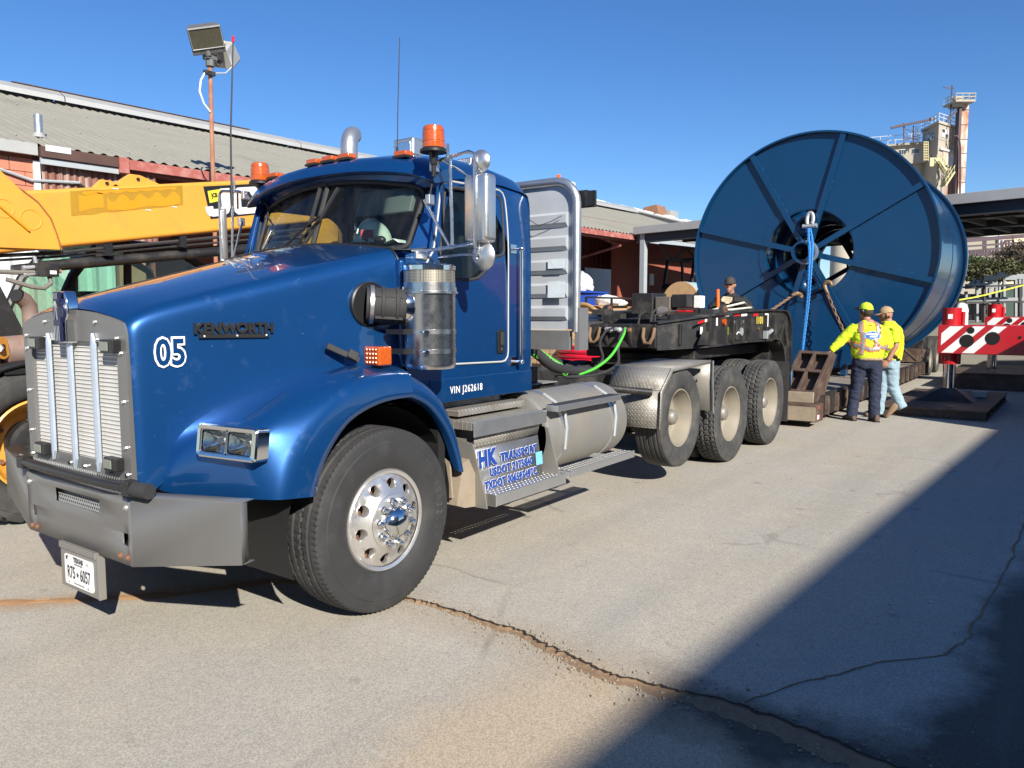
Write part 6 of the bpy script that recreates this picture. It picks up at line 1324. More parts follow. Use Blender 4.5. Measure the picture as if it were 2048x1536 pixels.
MB().obox((.583, -.44, 2.125), (.003, -.004, 0), (-.035*.55, .032*.9, 0), (.005, .004, .026)).build('sticker', M('red_sticker', (.30, .02, .03), .5, var=.8, vs=60), hh)
es = MB(); es.tube([(.60+.02*cos(a), -.45+.07*sin(a)*1.3, 2.075+.035*max(0, sin(a))) for a in [PI*k/12 for k in range(13)]], .010, 8); ep = thing('headset', 'black headset lying in front of the pale hard hat on the dashboard', 'headset', (.60, -.48, 2.055)); es.build('headband', BLACKP, ep)
MB().sphere((.60, -.54, 2.08), (.03, .045, .028), 14, 8).build('ear_cup', BLACKP, ep); MB().sphere((.60, -.40, 2.08), (.03, .045, .028), 14, 8).build('ear_cup', BLACKP, ep)
mb = MB().grid([[(.60+.05*i, -.70+.045*j+.01*i, 2.06+.012*((i*3+j*5) % 3)) for j in range(4)] for i in range(4)]); tag(mb.build('papers', M('crumpled_paper', (.55, .58, .56), .7, var=.25, vs=40), solid=.003), 'crumpled printed white papers beside the hard hat in the windshield corner', 'papers')
# ================================================================== yellow telescopic handler behind the truck
te = thing('telehandler', 'yellow telescopic handler with raised boom parked behind the truck', 'telehandler', (1, 3.2, 0))
bt = lambda x: 2.642+.178*x
bb_ = lambda x: 2.145+.174*x
Y0, Y1 = 2.95, 3.40
mb = MB().hexa([(-1.4, Y0, bb_(-1.4)), (2.95, Y0, bb_(2.95)), (2.95, Y1, bb_(2.95)), (-1.4, Y1, bb_(-1.4)), (-1.4, Y0, bt(-1.4)), (2.95, Y0, bt(2.95)), (2.95, Y1, bt(2.95)), (-1.4, Y1, bt(-1.4))]); bo = mb.build('boom', YEL, te, bevel=.035, seg=3)
mb = MB().hexa([(2.9, Y0+.04, bb_(2.9)+.04), (3.35, Y0+.04, bb_(3.3)+.05), (3.35, Y1-.04, bb_(3.3)+.05), (2.9, Y1-.04, bb_(2.9)+.04), (2.9, Y0+.04, bt(2.9)-.04), (3.35, Y0+.04, bt(3.3)-.05), (3.35, Y1-.04, bt(3.3)-.05), (2.9, Y1-.04, bt(2.9)-.04)]); mb.build('inner_boom', YEL, te, bevel=.02)
# reinforcing side plate at the rear with pressed discs and weld stains
pts = [(-1.4, 2.12), (.22, 2.165), (.19, 2.30), (.15, 2.42), (.06, 2.54), (-.05, 2.62), (-.30, 2.86), (-1.4, 2.95)]
MB().prism([(x, Y0-.02, z) for x, z in pts], (0, .03, 0)).build('reinforcing_plate', YEL, bo, bevel=.004)
MB().tube([(x, Y0-.008, z) for x, z in [(.235, 2.165), (.20, 2.30), (.16, 2.425), (.065, 2.55), (-.045, 2.63), (-.10, 2.66)]], .007, 5).build('weld_rust', M('weld_rust', (.30, .10, .03), .85, var=.4, vs=30), bo)
for x, z, r_ in ((-.20, 2.47, .07), (.0, 2.40, .078)):
    MB().lathe([(0, r_+.010), (.004, r_+.008), (.004, r_), (0, r_-.004)], (x, Y0-.0205, z), (0, -1, 0), 36).build('plate_disc', YEL, bo)
mb = MB().prism([(-.40, Y0-.024, 2.62), (-.36, Y0-.024, 2.60), (-.02, Y0-.024, 2.31), (-.03, Y0-.024, 2.30)], (0, -.02, 0)); mb.build('stiffening_rib', YEL2, bo)
# smeared old decal
mb = MB()
dx0, dx1 = .33, 1.38
def dz(x, f): return bt(x)-.025-f*.215*(1-.12*(x-dx0))
top_ = [(dx0+(dx1-dx0)*i/30) for i in range(31)]
mb.grid([[(x, Y0-.002, dz(x, 0)+.01*noise.noise((x*7, 0, 0))) for x in top_], [(x, Y0-.002, dz(x, 1)+.012*noise.noise((x*9, 4, 0))) for x in top_]]); od = mb.build('old_decal', OLIVE, bo)
mb = MB(); mb.grid([[(x, Y0-.004, dz(x, .18+.06*sin(x*31)+.05*noise.noise((x*9, 0, 7)))) for x in top_[2:9]], [(x, Y0-.004, dz(x, .80+.05*sin(x*20))) for x in top_[2:9]]])
mb.grid([[(x, Y0-.004, dz(x, .42+.16*sin(x*38)+.12*noise.noise((x*14, 3, 0)))) for x in top_[9:30]], [(x, Y0-.004, dz(x, .93+.04*sin(x*17))) for x in top_[9:30]]])
mb.grid([[(x, Y0-.004, dz(x, .06)) for x in top_[3:29]], [(x, Y0-.004, dz(x, .12+.09*abs(sin(x*23)))) for x in top_[3:29]]]); mb.build('decal_remnant', YEL2, od)
mb = MB()
for x, f in ((.7, -.02), (1.0, 1.04), (1.26, 1.02)): mb.box(x, x+.05, Y0-.006, Y0-.003, dz(x, f)-.004, dz(x, f)+.004)
mb.build('tape_scrap', WHITE, od)
# top lugs
mb = MB()
for x, h, w_ in ((.95, .10, .26), (.68, .06, .14)): mb.prism([(x-w_, Y0+.06, bt(x-w_)-.01), (x-.05, Y0+.06, bt(x)+h), (x+.05, Y0+.06, bt(x)+h), (x+w_, Y0+.06, bt(x+w_)-.01)], (0, .05, 0))
mb.build('lifting_lug', YEL, bo, bevel=.008)
for x, h in ((.97, .055), (.68, .03)): MB().cyl((x, Y0+.05, bt(x)+h), (x, Y0+.059, bt(x)+h), .016, n=12).build('lug_hole', INTER, bo)
# black name decal
xa, xb = 1.60, 2.62
MB().face([(xa, Y0-.003, bt(xa)-.045), (xa+.07, Y0-.003, bb_(xa)+.145), (xb, Y0-.003, bb_(xb)+.145), (xb, Y0-.003, bt(xb)-.045)]).build('black_decal', BLKINK_T if 'BLKINK_T' in globals() else M('decal_black', (.012, .012, .013), .4, var=.1), bo)
MB().face([(xa+.045, Y0-.0045, bt(xa)-.085), (xa+.065, Y0-.0045, bt(xa)-.20), (xa+.19, Y0-.0045, bt(xa+.19)-.195), (xa+.19, Y0-.0045, bt(xa+.19)-.08)]).build('yellow_tag', M('tag_yellow', (.70, .60, .04), .4), bo)
dirx = Vector((1, 0, .178)).normalized()
DW = M('decal_white', (.66, .65, .62), .5, var=.15, vs=12, dirt=((.30, .24, .16), .4, 9))
text_mb('JCB', .055, (xa+.12, Y0-.006, bt(xa+.12)-.14), dirx+Vector((0, 0, .05)), (0, 0, 1), .001, .8, .003).build('lettering', bpy.data.materials['decal_black'], bo)
def dl(pts): return MB().prism([(x, Y0-.006, bt(x)-f) for x, f in pts], (0, .002, 0))
dl([(1.79, .075), (1.895, .075), (1.90, .27), (1.88, .32), (1.84, .345), (1.70, .35), (1.65, .335), (1.625, .30), (1.615, .245), (1.70, .245), (1.705, .275), (1.79, .275), (1.80, .25)]).build('lettering', DW, bo)
dl([(1.99, .075), (2.20, .075), (2.235, .10), (2.24, .165), (2.155, .165), (2.15, .145), (2.035, .145), (2.025, .16), (2.03, .27), (2.04, .28), (2.15, .28), (2.16, .265), (2.25, .265), (2.245, .32), (2.21, .35), (1.99, .35), (1.95, .32), (1.94, .25), (1.94, .15), (1.955, .10)]).build('lettering', DW, bo)
dl([(2.29, .075), (2.52, .075), (2.56, .10), (2.56, .18), (2.53, .205), (2.57, .23), (2.57, .32), (2.53, .35), (2.29, .35)]).build('lettering', DW, bo)
for f0, f1 in ((.13, .175), (.245, .29)): MB().prism([(x, Y0-.008, bt(x)-f) for x, f in ((2.38, f0), (2.47, f0), (2.47, f1), (2.38, f1))], (0, .001, 0)).build('lettering', bpy.data.materials['decal_black'], bo)
# rams, pipes and valve block under the boom
mb = MB().cyl((-.1, 3.08, 1.985), (.55, 3.08, 2.10), .042, n=14); mb.cyl((.1, 3.08, 2.02), (2.9, 3.08, 2.41), .048, n=16); mb.build('boom_ram', BLACK, te)
mb = MB().tube([(-.5, 3.02, 2.06), (.2, 3.02, 2.14), (1.6, 3.02, 2.37), (2.9, 3.02, 2.58)], .018, 6); mb.tube([(-.5, 3.05, 2.02), (.3, 3.05, 2.12), (2.9, 3.05, 2.52)], .012, 6); mb.tube([(.3, 3.10, 2.06), (2.9, 3.12, 2.46)], .03, 8); mb.build('hose_run', RUBBER, te)
for x in (.62, 1.35, 2.35): MB().box(x, x+.07, 2.98, 3.14, bb_(x)-.11, bb_(x)+.01).build('hose_clip', BLACKP, te)
vb = MB().box(.02, .20, 2.93, 3.05, 1.935, 2.045).build('valve_block', BLACK, te, bevel=.006); mb = MB()
for z in (1.955, 2.01): mb.cyl((.02, 2.97, z), (-.05, 2.97, z-.01), .018, n=10); mb.cyl((-.05, 2.97, z-.01), (-.07, 2.97, z-.012), .024, n=6)
mb.cyl((.04, 2.98, 2.045), (.03, 2.98, 2.10), .016, n=8); mb.build('valve_fitting', GALV, vb); MB().box(.125, .175, 2.924, 2.93, 1.955, 1.985).build('valve_label', WHITE, vb); MB().cyl((.20, 2.98, 1.985), (.235, 2.98, 1.985), .018, n=10).build('copper_cap', M('copper', (.62, .32, .18), .4, .6), vb)
mb = MB().tube([(.14, 2.98, 1.935), (.145, 2.97, 1.88), (.08, 2.95, 1.835), (-.02, 2.95, 1.845), (-.2, 2.96, 1.90)], .020, 8); mb.tube([(-.4, 2.97, 1.96), (-.1, 2.97, 1.96), (.02, 2.97, 1.965)], .02, 8); mb.build('grey_hose', M('grey_hose', (.16, .15, .13), .7), vb)
# pivot mast at the rear: black sloping member
mb = MB().prism([(x, 2.92, z) for x, z in ((-.75, 2.30), (-.45, 2.30), (-.05, 1.35), (-.05, 1.1), (-.4, 1.1))], (0, .10, 0)); mb.build('mast_plate', BLACK, te, bevel=.01); MB().box(-1.5, -.4, 2.95, 3.4, 1.0, 2.3).build('rear_mast', BLACK, te, bevel=.03)
# chassis, engine pod, counterweight
mb = MB().box(-1.3, 3.3, 2.75, 3.6, .65, 1.15); mb.box(3.1, 3.5, 2.3, 4.3, .55, .95); mb.build('chassis', BLACK, te, bevel=.03)
mb = MB().box(.25, 2.0, 2.15, 2.9, .75, 1.60); mb.build('engine_pod', YEL, te, bevel=.08)
# exhaust
mb = MB().cyl((-.40, 2.55, 1.33), (.10, 2.55, 1.36), .115, n=20); mu = mb.build('muffler', M('heat_steel', (.26, .19, .16), .7, .3, var=.35, vs=6, dirt=((.22, .08, .05), .5, 4)), te, sharp=50)
MB().tube([(-.22, 2.50, 1.40), (-.22, 2.50, 1.60), (-.23, 2.49, 1.67), (-.27, 2.47, 1.725), (-.33, 2.44, 1.755)], .058, 14, caps=False).build('exhaust_pipe', bpy.data.materials['heat_steel'], te); MB().tube([(-.325, 2.445, 1.753), (-.34, 2.435, 1.758)], .050, 14).build('pipe_mouth', INTER, te)
mb = MB().lathe([(-.02, .03), (-.02, .085), (.02, .085), (.02, .03)], (-.46, 2.45, 1.36), (.6, -.8, 0), 20); mb.build('yellow_flange', YEL, te); MB().cyl((-.47, 2.43, 1.36), (-.5, 2.38, 1.36), .03, n=6).build('flange_bolt', GALV, te)
MB().box(-.8, -.42, 2.55, 2.9, 1.2, 1.42).build('yellow_bracket', YEL, te, bevel=.03)
# mudguard
mb = MB().loft([[(-.27+.74*cos(R(a)), 2.28, .56+.70*sin(R(a))), (-.27+.74*cos(R(a)), 2.85, .56+.70*sin(R(a)))] for a in range(20, 165, 8)], False); mb.build('mudguard', BLACKP, te, solid=.03)
mb = MB().box(-.5, -.1, 2.3, 2.36, 1.16, 1.22); mb.build('guard_lip', BLACKP, te, bevel=.01)
# cab
def prof(y): return [(.30, y, 1.25), (.42, y, 1.55), (.62, y, 1.98), (.86, y, 2.28), (1.70, y, 2.28), (2.0, y, 2.12), (2.15, y, 1.60), (2.15, y, 1.10)]
for y in (3.62, 4.75):
    MB().tube(prof(y), .045, 8).build('cab_pillar', BLACKP, te); MB().tube([(1.12, y, 1.2), (1.16, y, 2.28)], .04, 8).build('cab_pillar', BLACKP, te)
    MB().face(prof(y)).build('cab_glass', GLASSG, te)
MB().box(.80, 1.80, 3.6, 4.8, 2.27, 2.36).build('cab_roof', BLACKP, te, bevel=.03); MB().grid([[tuple(q) for q in prof(3.62)[:4]], [tuple(q) for q in prof(4.75)[:4]]]).build('cab_glass', GLASSG, te); MB().box(.25, 2.2, 3.6, 4.8, .75, 1.22).build('cab_base', BLACK, te, bevel=.03)
MB().box(.85, 1.30, 3.95, 4.4, 1.25, 1.85).build('cab_seat', INTER, te, bevel=.06); MB().sphere((1.88, 3.7, 2.06), (.08, .05, .09), 12, 8).build('cab_mirror', BLACKP, te)
# carriage at the boom head
mb = MB().prism([(3.15, y0_, z) for y0_, z in ()] or [(x, 3.02, z) for x, z in ((2.95, 2.32), (2.95, 2.62), (3.1, 2.70), (3.45, 2.82), (3.70, 2.82), (3.85, 2.70), (3.88, 2.25), (3.72, 2.22), (3.70, 2.50), (3.62, 2.60), (3.52, 2.55), (3.45, 2.3), (3.3, 2.25))], (0, .34, 0)); hd = mb.build('boom_head', YEL, te, bevel=.015)
mb = perf(3.72, 4.06, 2.30, 2.86, 0, 5, 9, .36); mb.move(lambda q: (q.x, 2.98, q.y)); mb.build('hose_guard', GALV, te, solid=.01)
MB().cyl((3.35, 2.9, 2.38), (3.35, 3.5, 2.38), .10, n=20).build('pivot_boss', BLACK, te); MB().box(3.75, 4.2, 2.5, 3.9, 1.3, 2.3).build('fork_carriage', BLACK, te, bevel=.02)
# wheels
def pat_lug(s, y, u):
    p = .30; side_ = 0 if u < 0 else .5; f = ((s/p)+side_+abs(u)*.55) % 1
    return 0 if f < .42 and abs(u) > .04 or abs(u) < .10 and f < .5 else .042
TY_T = tyre_mesh('tractor_tyre', .62, .42, .36, pat_lug, 168)
rt_ = MB(); rt_.lathe([(-.10, .365), (-.11, .35), (-.09, .335), (-.03, .325), (.0, .30), (.06, .29), (.09, .25), (.09, .10), (.07, .0)], (0, 0, 0), (0, 1, 0), 48); RIMT = rt_.data('tractor_rim', 30)
ht = MB(); ht.lathe([(.09, .19), (-.02, .19), (-.05, .165), (-.06, .10), (-.06, 0)], (0, 0, 0), (0, 1, 0), 32); HT = ht.data('axle_hub', 30)
for x in (-.27, 2.55):
    for y, rz in ((2.52, 0), (4.05, PI)):
        put('tractor_tyre', TY_T, RUBBER_D, te, (x, y, .60), True, (0, x*3+.4, rz)); rm = put('tractor_rim', RIMT, YEL, te, (x, y+(-.10 if rz == 0 else .10), .60), True, (0, 0, rz)); put('wheel_hub', HT, BLACK, rm, ORI[rm.name], True)
        for k in range(6): 
            mb = MB(); a = 2*PI*k/6+.5; mb.cyl((.245*cos(a), .09, .245*sin(a)), (.245*cos(a), .06, .245*sin(a)), .02, n=6); put('wheel_bolt', mb.data('wheel_bolt', 30), RUST, rm, ORI[rm.name], True)
# ================================================================== giant reel on the trailer
RX, RY, RZ, RR = 12.5, .02, 2.78, 2.27; RX2 = 16.6; RH = .83
reel = thing('cable_reel', 'giant empty dark blue steel cable reel standing on the trailer', 'cable reel', (14.5, .02, .5))
WELD = M('weld_blue', (.02, .09, .17), .4, .2, var=.4, vs=30)
def annulus(x, thick, r0, r1, n=128):
    mb = MB()
    mb.lathe([(0, r0), (0, r1), (thick, r1), (thick, r0)], (x, RY, RZ), (1, 0, 0), n, closed_prof=True); return mb
def flange(x, s):
    fl = annulus(x, .02, RH, RR-.03).build('flange', REEL, reel)
    mb = MB(); mb.lathe([(-.085, RR-.035), (-.085, RR), (.05, RR), (.05, RR-.035)] if s < 0 else [(-.03, RR-.035), (-.03, RR), (.13, RR), (.13, RR-.035)], (x, RY, RZ), (1, 0, 0), 128, closed_prof=True); mb.build('rim_band', REEL, fl)
    mb = MB(); mb.lathe([(-.012 if s < 0 else .02, RH), (-.012 if s < 0 else .02, RH+.11), (0 if s < 0 else .032, RH+.11), (0 if s < 0 else .032, RH)], (x, RY, RZ), (1, 0, 0), 96, closed_prof=True); mb.build('collar_ring', REEL, fl)
    for k in range(8):
        t = R(75+45*k); d = Vector((0, -cos(t), sin(t))); tt = Vector((0, sin(t), cos(t))); c = Vector((x, RY, RZ))
        xo = -.065 if s < 0 else .065
        r0, r1 = .16, RR-.04
        a = c+d*r0+Vector((xo, 0, 0)); b = c+d*r1+Vector((xo, 0, 0))
        mb = MB()
        # channel: web flat + two legs
        mb.obox((a+b)/2, (b-a)/2, tt*.050, Vector((.007, 0, 0)))
        for q in (-1, 1): mb.obox((a+b)/2+tt*.045*q+Vector((-xo/2*.92, 0, 0)), (b-a)/2, tt*.006, Vector((abs(xo)*.45, 0, 0)))
        sp_ = mb.build('spoke', REEL, reel)
        if s < 0:
            mb = MB(); rw_ = random.Random(k)
            for i in range(8):
                q = a.lerp(b, rw_.uniform(.36, .99))+tt*rw_.choice((-.054, .054))+Vector((.055, 0, 0)); l_ = rw_.uniform(.012, .035); mb.obox(q, d*l_, tt*.006, Vector((.006, 0, 0)))
            mb.build('weld_bead', WELD, sp_, kind='stuff')
    return fl
f1 = flange(RX, -1); f2 = flange(RX2, 1)
MB().lathe([(0, RH), (RX2-RX, RH), (RX2-RX, RH-.02), (0, RH-.02)], (RX, RY, RZ), (1, 0, 0), 96, closed_prof=True).build('drum', REEL, reel)
MB().lathe([(.05, RR-.10), (RX2-RX-.03, RR-.10), (RX2-RX-.03, RR-.13), (.05, RR-.13)], (RX, RY, RZ), (1, 0, 0), 128, closed_prof=True).build('outer_shell', REEL, reel)
MB().lathe([(-.01, RR-.101), (-.01, RR-.092), (.01, RR-.092), (.01, RR-.101)], (RX+2.4, RY, RZ), (1, 0, 0), 128).build('shell_seam', REEL, reel)
for x in (13.3, 14.2, 15.1, 16.0):
    MB().lathe([(-.03, RH-.02), (-.03, RH-.14), (.03, RH-.14), (.03, RH-.02)], (x, RY, RZ), (1, 0, 0), 48).build('drum_stiffener', REEL, reel)
mb = MB().lathe([(-.46, .155), (-.46, .19), (-.20, .19), (-.18, .215), (.1, .215), (.1, .155)], (RX, RY, RZ), (1, 0, 0), 40, closed_prof=True); hb = mb.build('axle_tube', REEL, reel)
MB().lathe([(-.22, .192), (-.22, .225), (-.12, .225), (-.12, .192)], (RX, RY, RZ), (1, 0, 0), 40).build('axle_collar', M('worn_collar', (.30, .36, .42), .4, .5), hb)
MB().lathe([(RX2-RX-.1, .155), (RX2-RX-.1, .19), (RX2-RX+.4, .19), (RX2-RX+.4, .155)], (RX, RY, RZ), (1, 0, 0), 40, closed_prof=True).build('axle_tube', REEL, reel)
# gusset plates (top and bottom) with hole
for s, gx in ((1, RX-.06), (-1, RX-.06), (1, RX2+.04), (-1, RX2+.04)):
    c = Vector((gx, RY, RZ)); out = []
    for t in ((75+22.5-17, .34), (75+22.5-20, .75), (97.5, .80), (97.5+20, .75), (97.5+17, .34)):
        a = R(t[0] if s > 0 else t[0]+180); out.append((-t[1]*cos(a), t[1]*sin(a)))
    hc = (-.56*cos(R(97.5 if s > 0 else 277.5)), .56*sin(R(97.5 if s > 0 else 277.5)))
    o_, i_ = resample(out, 40), [Vector((hc[0]+.085*cos(2*PI*k/40), hc[1]+.085*sin(2*PI*k/40), 0)) for k in range(40)]
    def rt(p, c0):
        k = min(range(40), key=lambda i: abs(math.atan2(p[i].y-c0[1], p[i].x-c0[0]))); p = p[k:]+p[:k]
        if (p[1].x-p[0].x)*0+((p[0]-Vector((*c0, 0))).cross(p[10]-Vector((*c0, 0)))).z < 0: p = [p[0]]+p[:0:-1]
        return p
    o_, i_ = rt(o_, hc), rt(i_, hc)
    MB().ring([(c.x, RY+q.x, RZ+q.y) for q in o_], [(c.x, RY+q.x, RZ+q.y) for q in i_]).build('gusset_plate', REEL, reel, solid=.03)
for y in (-.7, .55):
    MB().box(12.55, 12.75, RY+y-.05, RY+y+.05, .45, .70).build('reel_foot', REEL, reel)
def chain(name, a, b, n, sag, label, cat='chain', r=.012, ln=.075, group=None):
    a, b = V(a), V(b); mb = MB()
    for i in range(n):
        t0, t1 = i/n, (i+1)/n
        p = a.lerp(b, t0)+Vector((0, 0, -sag*4*t0*(1-t0))); q = a.lerp(b, t1)+Vector((0, 0, -sag*4*t1*(1-t1)))
        d = (q-p).normalized(); u, v = basis(d); w_ = u if i % 2 else v; c = (p+q)/2; L = (q-p).length*.62; hw = L*.42
        pts = []
        for k in range(10):
            t = 2*PI*k/10; pts.append(c+d*L*cos(t)+w_*hw*sin(t))
        mb.tube(pts, r, 5, closed=True)
    return mb
# shackle and rope
sk = thing('shackle', 'grey steel shackle through the plate above the hub of the blue reel', 'shackle', (12.38, -.06, 3.32))
c = Vector((12.36, -.045, 3.37)); MB().tube([c+Vector((-.05+.02*sin(t), .10*cos(t)*.55, .13*sin(t)+.02)) for t in [R(a) for a in range(-40, 221, 20)]], .036, 10).build('bow', GALV, sk)
mb = MB().cyl(c+Vector((-.05, -.13, -.10)), c+Vector((-.05, .13, -.10)), .042, n=12); mb.build('pin', GALV, sk)
def twist(pts, r, label, name='tag_rope', strands=2):
    P_ = [V(q) for q in pts]; L = []
    for i in range(len(P_)-1):
        p0, p1, p2, p3 = P_[max(0, i-1)], P_[i], P_[i+1], P_[min(len(P_)-1, i+2)]
        for k in range(24):
            t = k/24; L.append(.5*((2*p1)+(p2-p0)*t+(2*p0-5*p1+4*p2-p3)*t*t+(3*p1-p0-3*p2+p3)*t**3))
    mb = MB(); tot = 0
    for s in range(strands):
        Q = []; tot = 0
        for i, q in enumerate(L):
            if i: tot += (q-L[i-1]).length
            a = tot*2*PI/.14+s*2*PI/strands; Q.append(q+Vector((.3*r*cos(a), r*.62*cos(a), 0))+Vector((r*.3*sin(a), 0, r*.3*sin(a))))
        mb.tube(Q, r*.62, 6)
    return mb
mb = twist([(12.26, -.03, 3.22), (12.2, -.06, 3.0), (11.95, -.15, 2.78), (11.9, -.16, 2.3), (12.0, -.12, 1.8), (12.1, -.05, 1.2), (12.15, -.02, .9)], .025, '')
m2 = twist([(12.28, -.06, 3.22), (12.22, -.12, 3.0), (11.95, -.20, 2.78), (11.9, -.20, 2.3), (12.0, -.15, 1.8), (12.1, -.07, 1.2), (12.15, -.03, .9)], .022, ''); mb.add(m2.v, m2.f)
tag(mb.build('tag_rope', ROPE), 'doubled blue rope hanging from the shackle in front of the reel hub', 'rope')
HOOK = M('bronze_hook', (.20, .135, .075), .55, .4, var=.2)
def hook(a, d, par):
    a = V(a); d = V(d).normalized(); u = Vector((-1, 0, 0)); v = d.cross(u).normalized()
    pts = [a-d*.06, a, a+d*.05]+[a+d*.07+v*.065*(1-cos(t))+d*.07*sin(t) for t in [R(x) for x in (30, 60, 90, 120, 150, 180, 205)]]
    MB().tube(pts, .045, 8, rs=[.022, .03, .036, .04, .045, .047, .045, .04, .03, .02]).build('grab_hook', HOOK, par)
for (a, b, hk, lab) in (((12.25, .20, 1.98), (9.0, .75, 1.0), 1, 'rusty tie-down chain running from the lower left of the reel hub to the gooseneck'),
                        ((12.25, -.40, 2.05), (12.0, -.93, 1.05), 1, 'rusty tie-down chain hanging from the lower right spoke of the reel behind the workers')):
    ch = thing('tie_down_chain', lab, 'chain', a, 'chains on the reel')
    chain('', a, b, int((V(a)-V(b)).length/.082), .05, lab).build('links', CHAIN, ch)
    hook(a, V(a)-V(b), ch)
mb = chain('', (12.3, -.96, 1.15), (12.2, -1.02, .5), 12, 0, ''); mb2 = chain('', (12.28, -.90, 1.2), (12.2, -.93, .55), 12, 0, ''); mb.add(mb2.v, mb2.f); mb2 = chain('', (12.22, -1.0, 1.2), (12.1, -1.0, .7), 9, 0, ''); mb.add(mb2.v, mb2.f)
tag(mb.build('loose_chain', CHAIN), 'bunched rusty chain hanging beside the left hip of the worker in dark jeans', 'chain', 'chains on the reel')
# ================================================================== gooseneck (detached from the deck)
gn = thing('trailer_gooseneck', 'black trailer gooseneck numbered 1101 resting on the truck fifth wheel', 'gooseneck', (6.3, 0, 1.1))
def sidebeam(s):
    st = [(4.86, -.43, 1.235, 1.505), (5.42, -.80, 1.255, 1.585), (6.3, -.90, 1.285, 1.635), (7.2, -.96, 1.285, 1.655)]
    mb = MB()
    mb.loft([[(x, s*-y, z0), (x, s*-y, z1), (x+.1, s*-(y+.10), z1), (x+.1, s*-(y+.10), z0)] for x, y, z0, z1 in st], True, caps=True)
    o = mb.build('side_beam', BLACK, gn, sharp=12)
    mb = MB().loft([[(x-.01, s*-(y-.035), z), (x-.01, s*-(y-.035), z+.022), (x+.12, s*-(y+.14), z+.022), (x+.12, s*-(y+.14), z)] for x, y, z in [(q[0], q[1], q[3]) for q in st]], True, caps=True); mb.build('top_flange', BLACK, o, sharp=12)
    mb = MB().loft([[(x-.01, s*-(y-.03), z-.02), (x-.01, s*-(y-.03), z), (x+.12, s*-(y+.14), z), (x+.12, s*-(y+.14), z-.02)] for x, y, z in [(q[0], q[1], q[2]) for q in st]], True, caps=True); mb.build('bottom_flange', BLACK, o, sharp=12)
    # curved rear: quarter ring around the wheel then down
    mb = MB(); y = s*.985
    outp = [(7.2, 1.655)]+[(7.62+.30*cos(R(a)), 1.36+.29*sin(R(a))) for a in (88, 70, 50, 30, 10, -5)]+[(7.95, 1.0), (7.95, .55)]
    inp = [(7.2, 1.285), (7.34, 1.27), (7.44, 1.24), (7.52, 1.19), (7.58, 1.12), (7.63, 1.02), (7.66, .9), (7.68, .75), (7.70, .55)]
    mb.loft([[(a[0], y, a[1]), (b[0], y, b[1]), (b[0], y-s*.14, b[1]), (a[0], y-s*.14, a[1])] for a, b in zip(outp, inp)], True, caps=True); mb.build('rear_drop', BLACK, o, sharp=25)
    mb = MB().loft([[(b[0]-.02, y+s*.05, b[1]), (b[0], y-s*.28, b[1]), (b[0]+.012, y-s*.28, b[1]+.012), (b[0]-.008, y+s*.05, b[1]+.012)] for b in inp], True, caps=True); mb.build('arch_flange', BLACK, o, sharp=25)
    mb = MB().loft([[(a[0], y+s*.04, a[1]), (a[0], y-s*.2, a[1]), (a[0]+.016, y-s*.2, a[1]+.016), (a[0]+.016, y+s*.04, a[1]+.016)] for a in outp], True, caps=True); mb.build('outer_flange', BLACK, o, sharp=25)
    for x, yy in ((5.42, .80), (6.42, .915), (6.95, .945), (5.95, .87), (7.2, .965)):
        MB().box(x-.012, x+.012, *sorted((s*(yy-.01), s*(yy+.045))), 1.27, 1.60).build('stiffener', BLACK, o)
    return o
b1 = sidebeam(-1); sidebeam(1)
yb = lambda x: -(.80+(x-5.42)*.114) if x < 6.3 else -(.90+(x-6.3)*.067)
# front nose plate and cross beams
mb = MB().box(4.83, 4.88, -.45, .37, 1.235, 1.50); nz = mb.build('nose_plate', BLACK, gn, bevel=.01)
for y in (-.16, .14): MB().prism([(4.83, y, 1.25), (4.83, y, 1.51), (4.78, y, 1.49), (4.77, y, 1.40)], (0, .025, 0)).build('nose_rib', BLACK, nz)
mb = MB().box(5.1, 5.25, -.62, .62, 1.26, 1.50); mb.box(6.1, 6.3, -.9, .9, 1.3, 1.55); mb.box(7.0, 7.2, -.95, .95, 1.3, 1.60); mb.box(4.9, 7.2, -.35, .35, 1.22, 1.28); mb.build('cross_beam', BLACK, gn, bevel=.008)
for y in (-.37, .31):
    MB().tube([(4.83, y-.065, 1.46), (4.80, y-.06, 1.36), (4.785, y-.03, 1.295), (4.785, y+.03, 1.295), (4.80, y+.06, 1.36), (4.83, y+.065, 1.46)], .021, 8).build('tow_loop', CHAIN, nz)
for y, m_ in ((-.14, RUST), (-.02, GALV), (.10, GALV)):
    mb = MB().cyl((4.83, y, 1.43), (4.74, y+.02, 1.45), .026, .02, 10); mb.sphere((4.80, y, 1.435), .035, 10, 6); mb.build('glad_hand', m_, nz)
for x, y in ((5.35, .42), (6.0, -.78)):
    mb = MB().prism([(x-.22, y, 1.585), (x-.05, y, 1.72), (x+.05, y, 1.73), (x+.12, y, 1.66), (x+.16, y, 1.585)], (0, .035, 0)); lg = mb.build('lug_plate', BLACK, gn)
    MB().lathe([(-.01, .02), (-.01, .05), (.045, .05), (.045, .02)], (x+.02, y, 1.665), (0, 1, 0), 16).build('lug_ring', RUST, lg)
for x, y in ((5.15, .40), (5.75, -.70)): MB().box(x-.09, x+.09, y-.09, y+.09, 1.60, 1.67).build('rubber_block', RUBBER, gn, bevel=.008)
for y in (.30, -.52): MB().bar((5.0, y, 1.575), (6.0, y*1.25, 1.60), .05, .06).build('inner_rail', BLACK, gn)
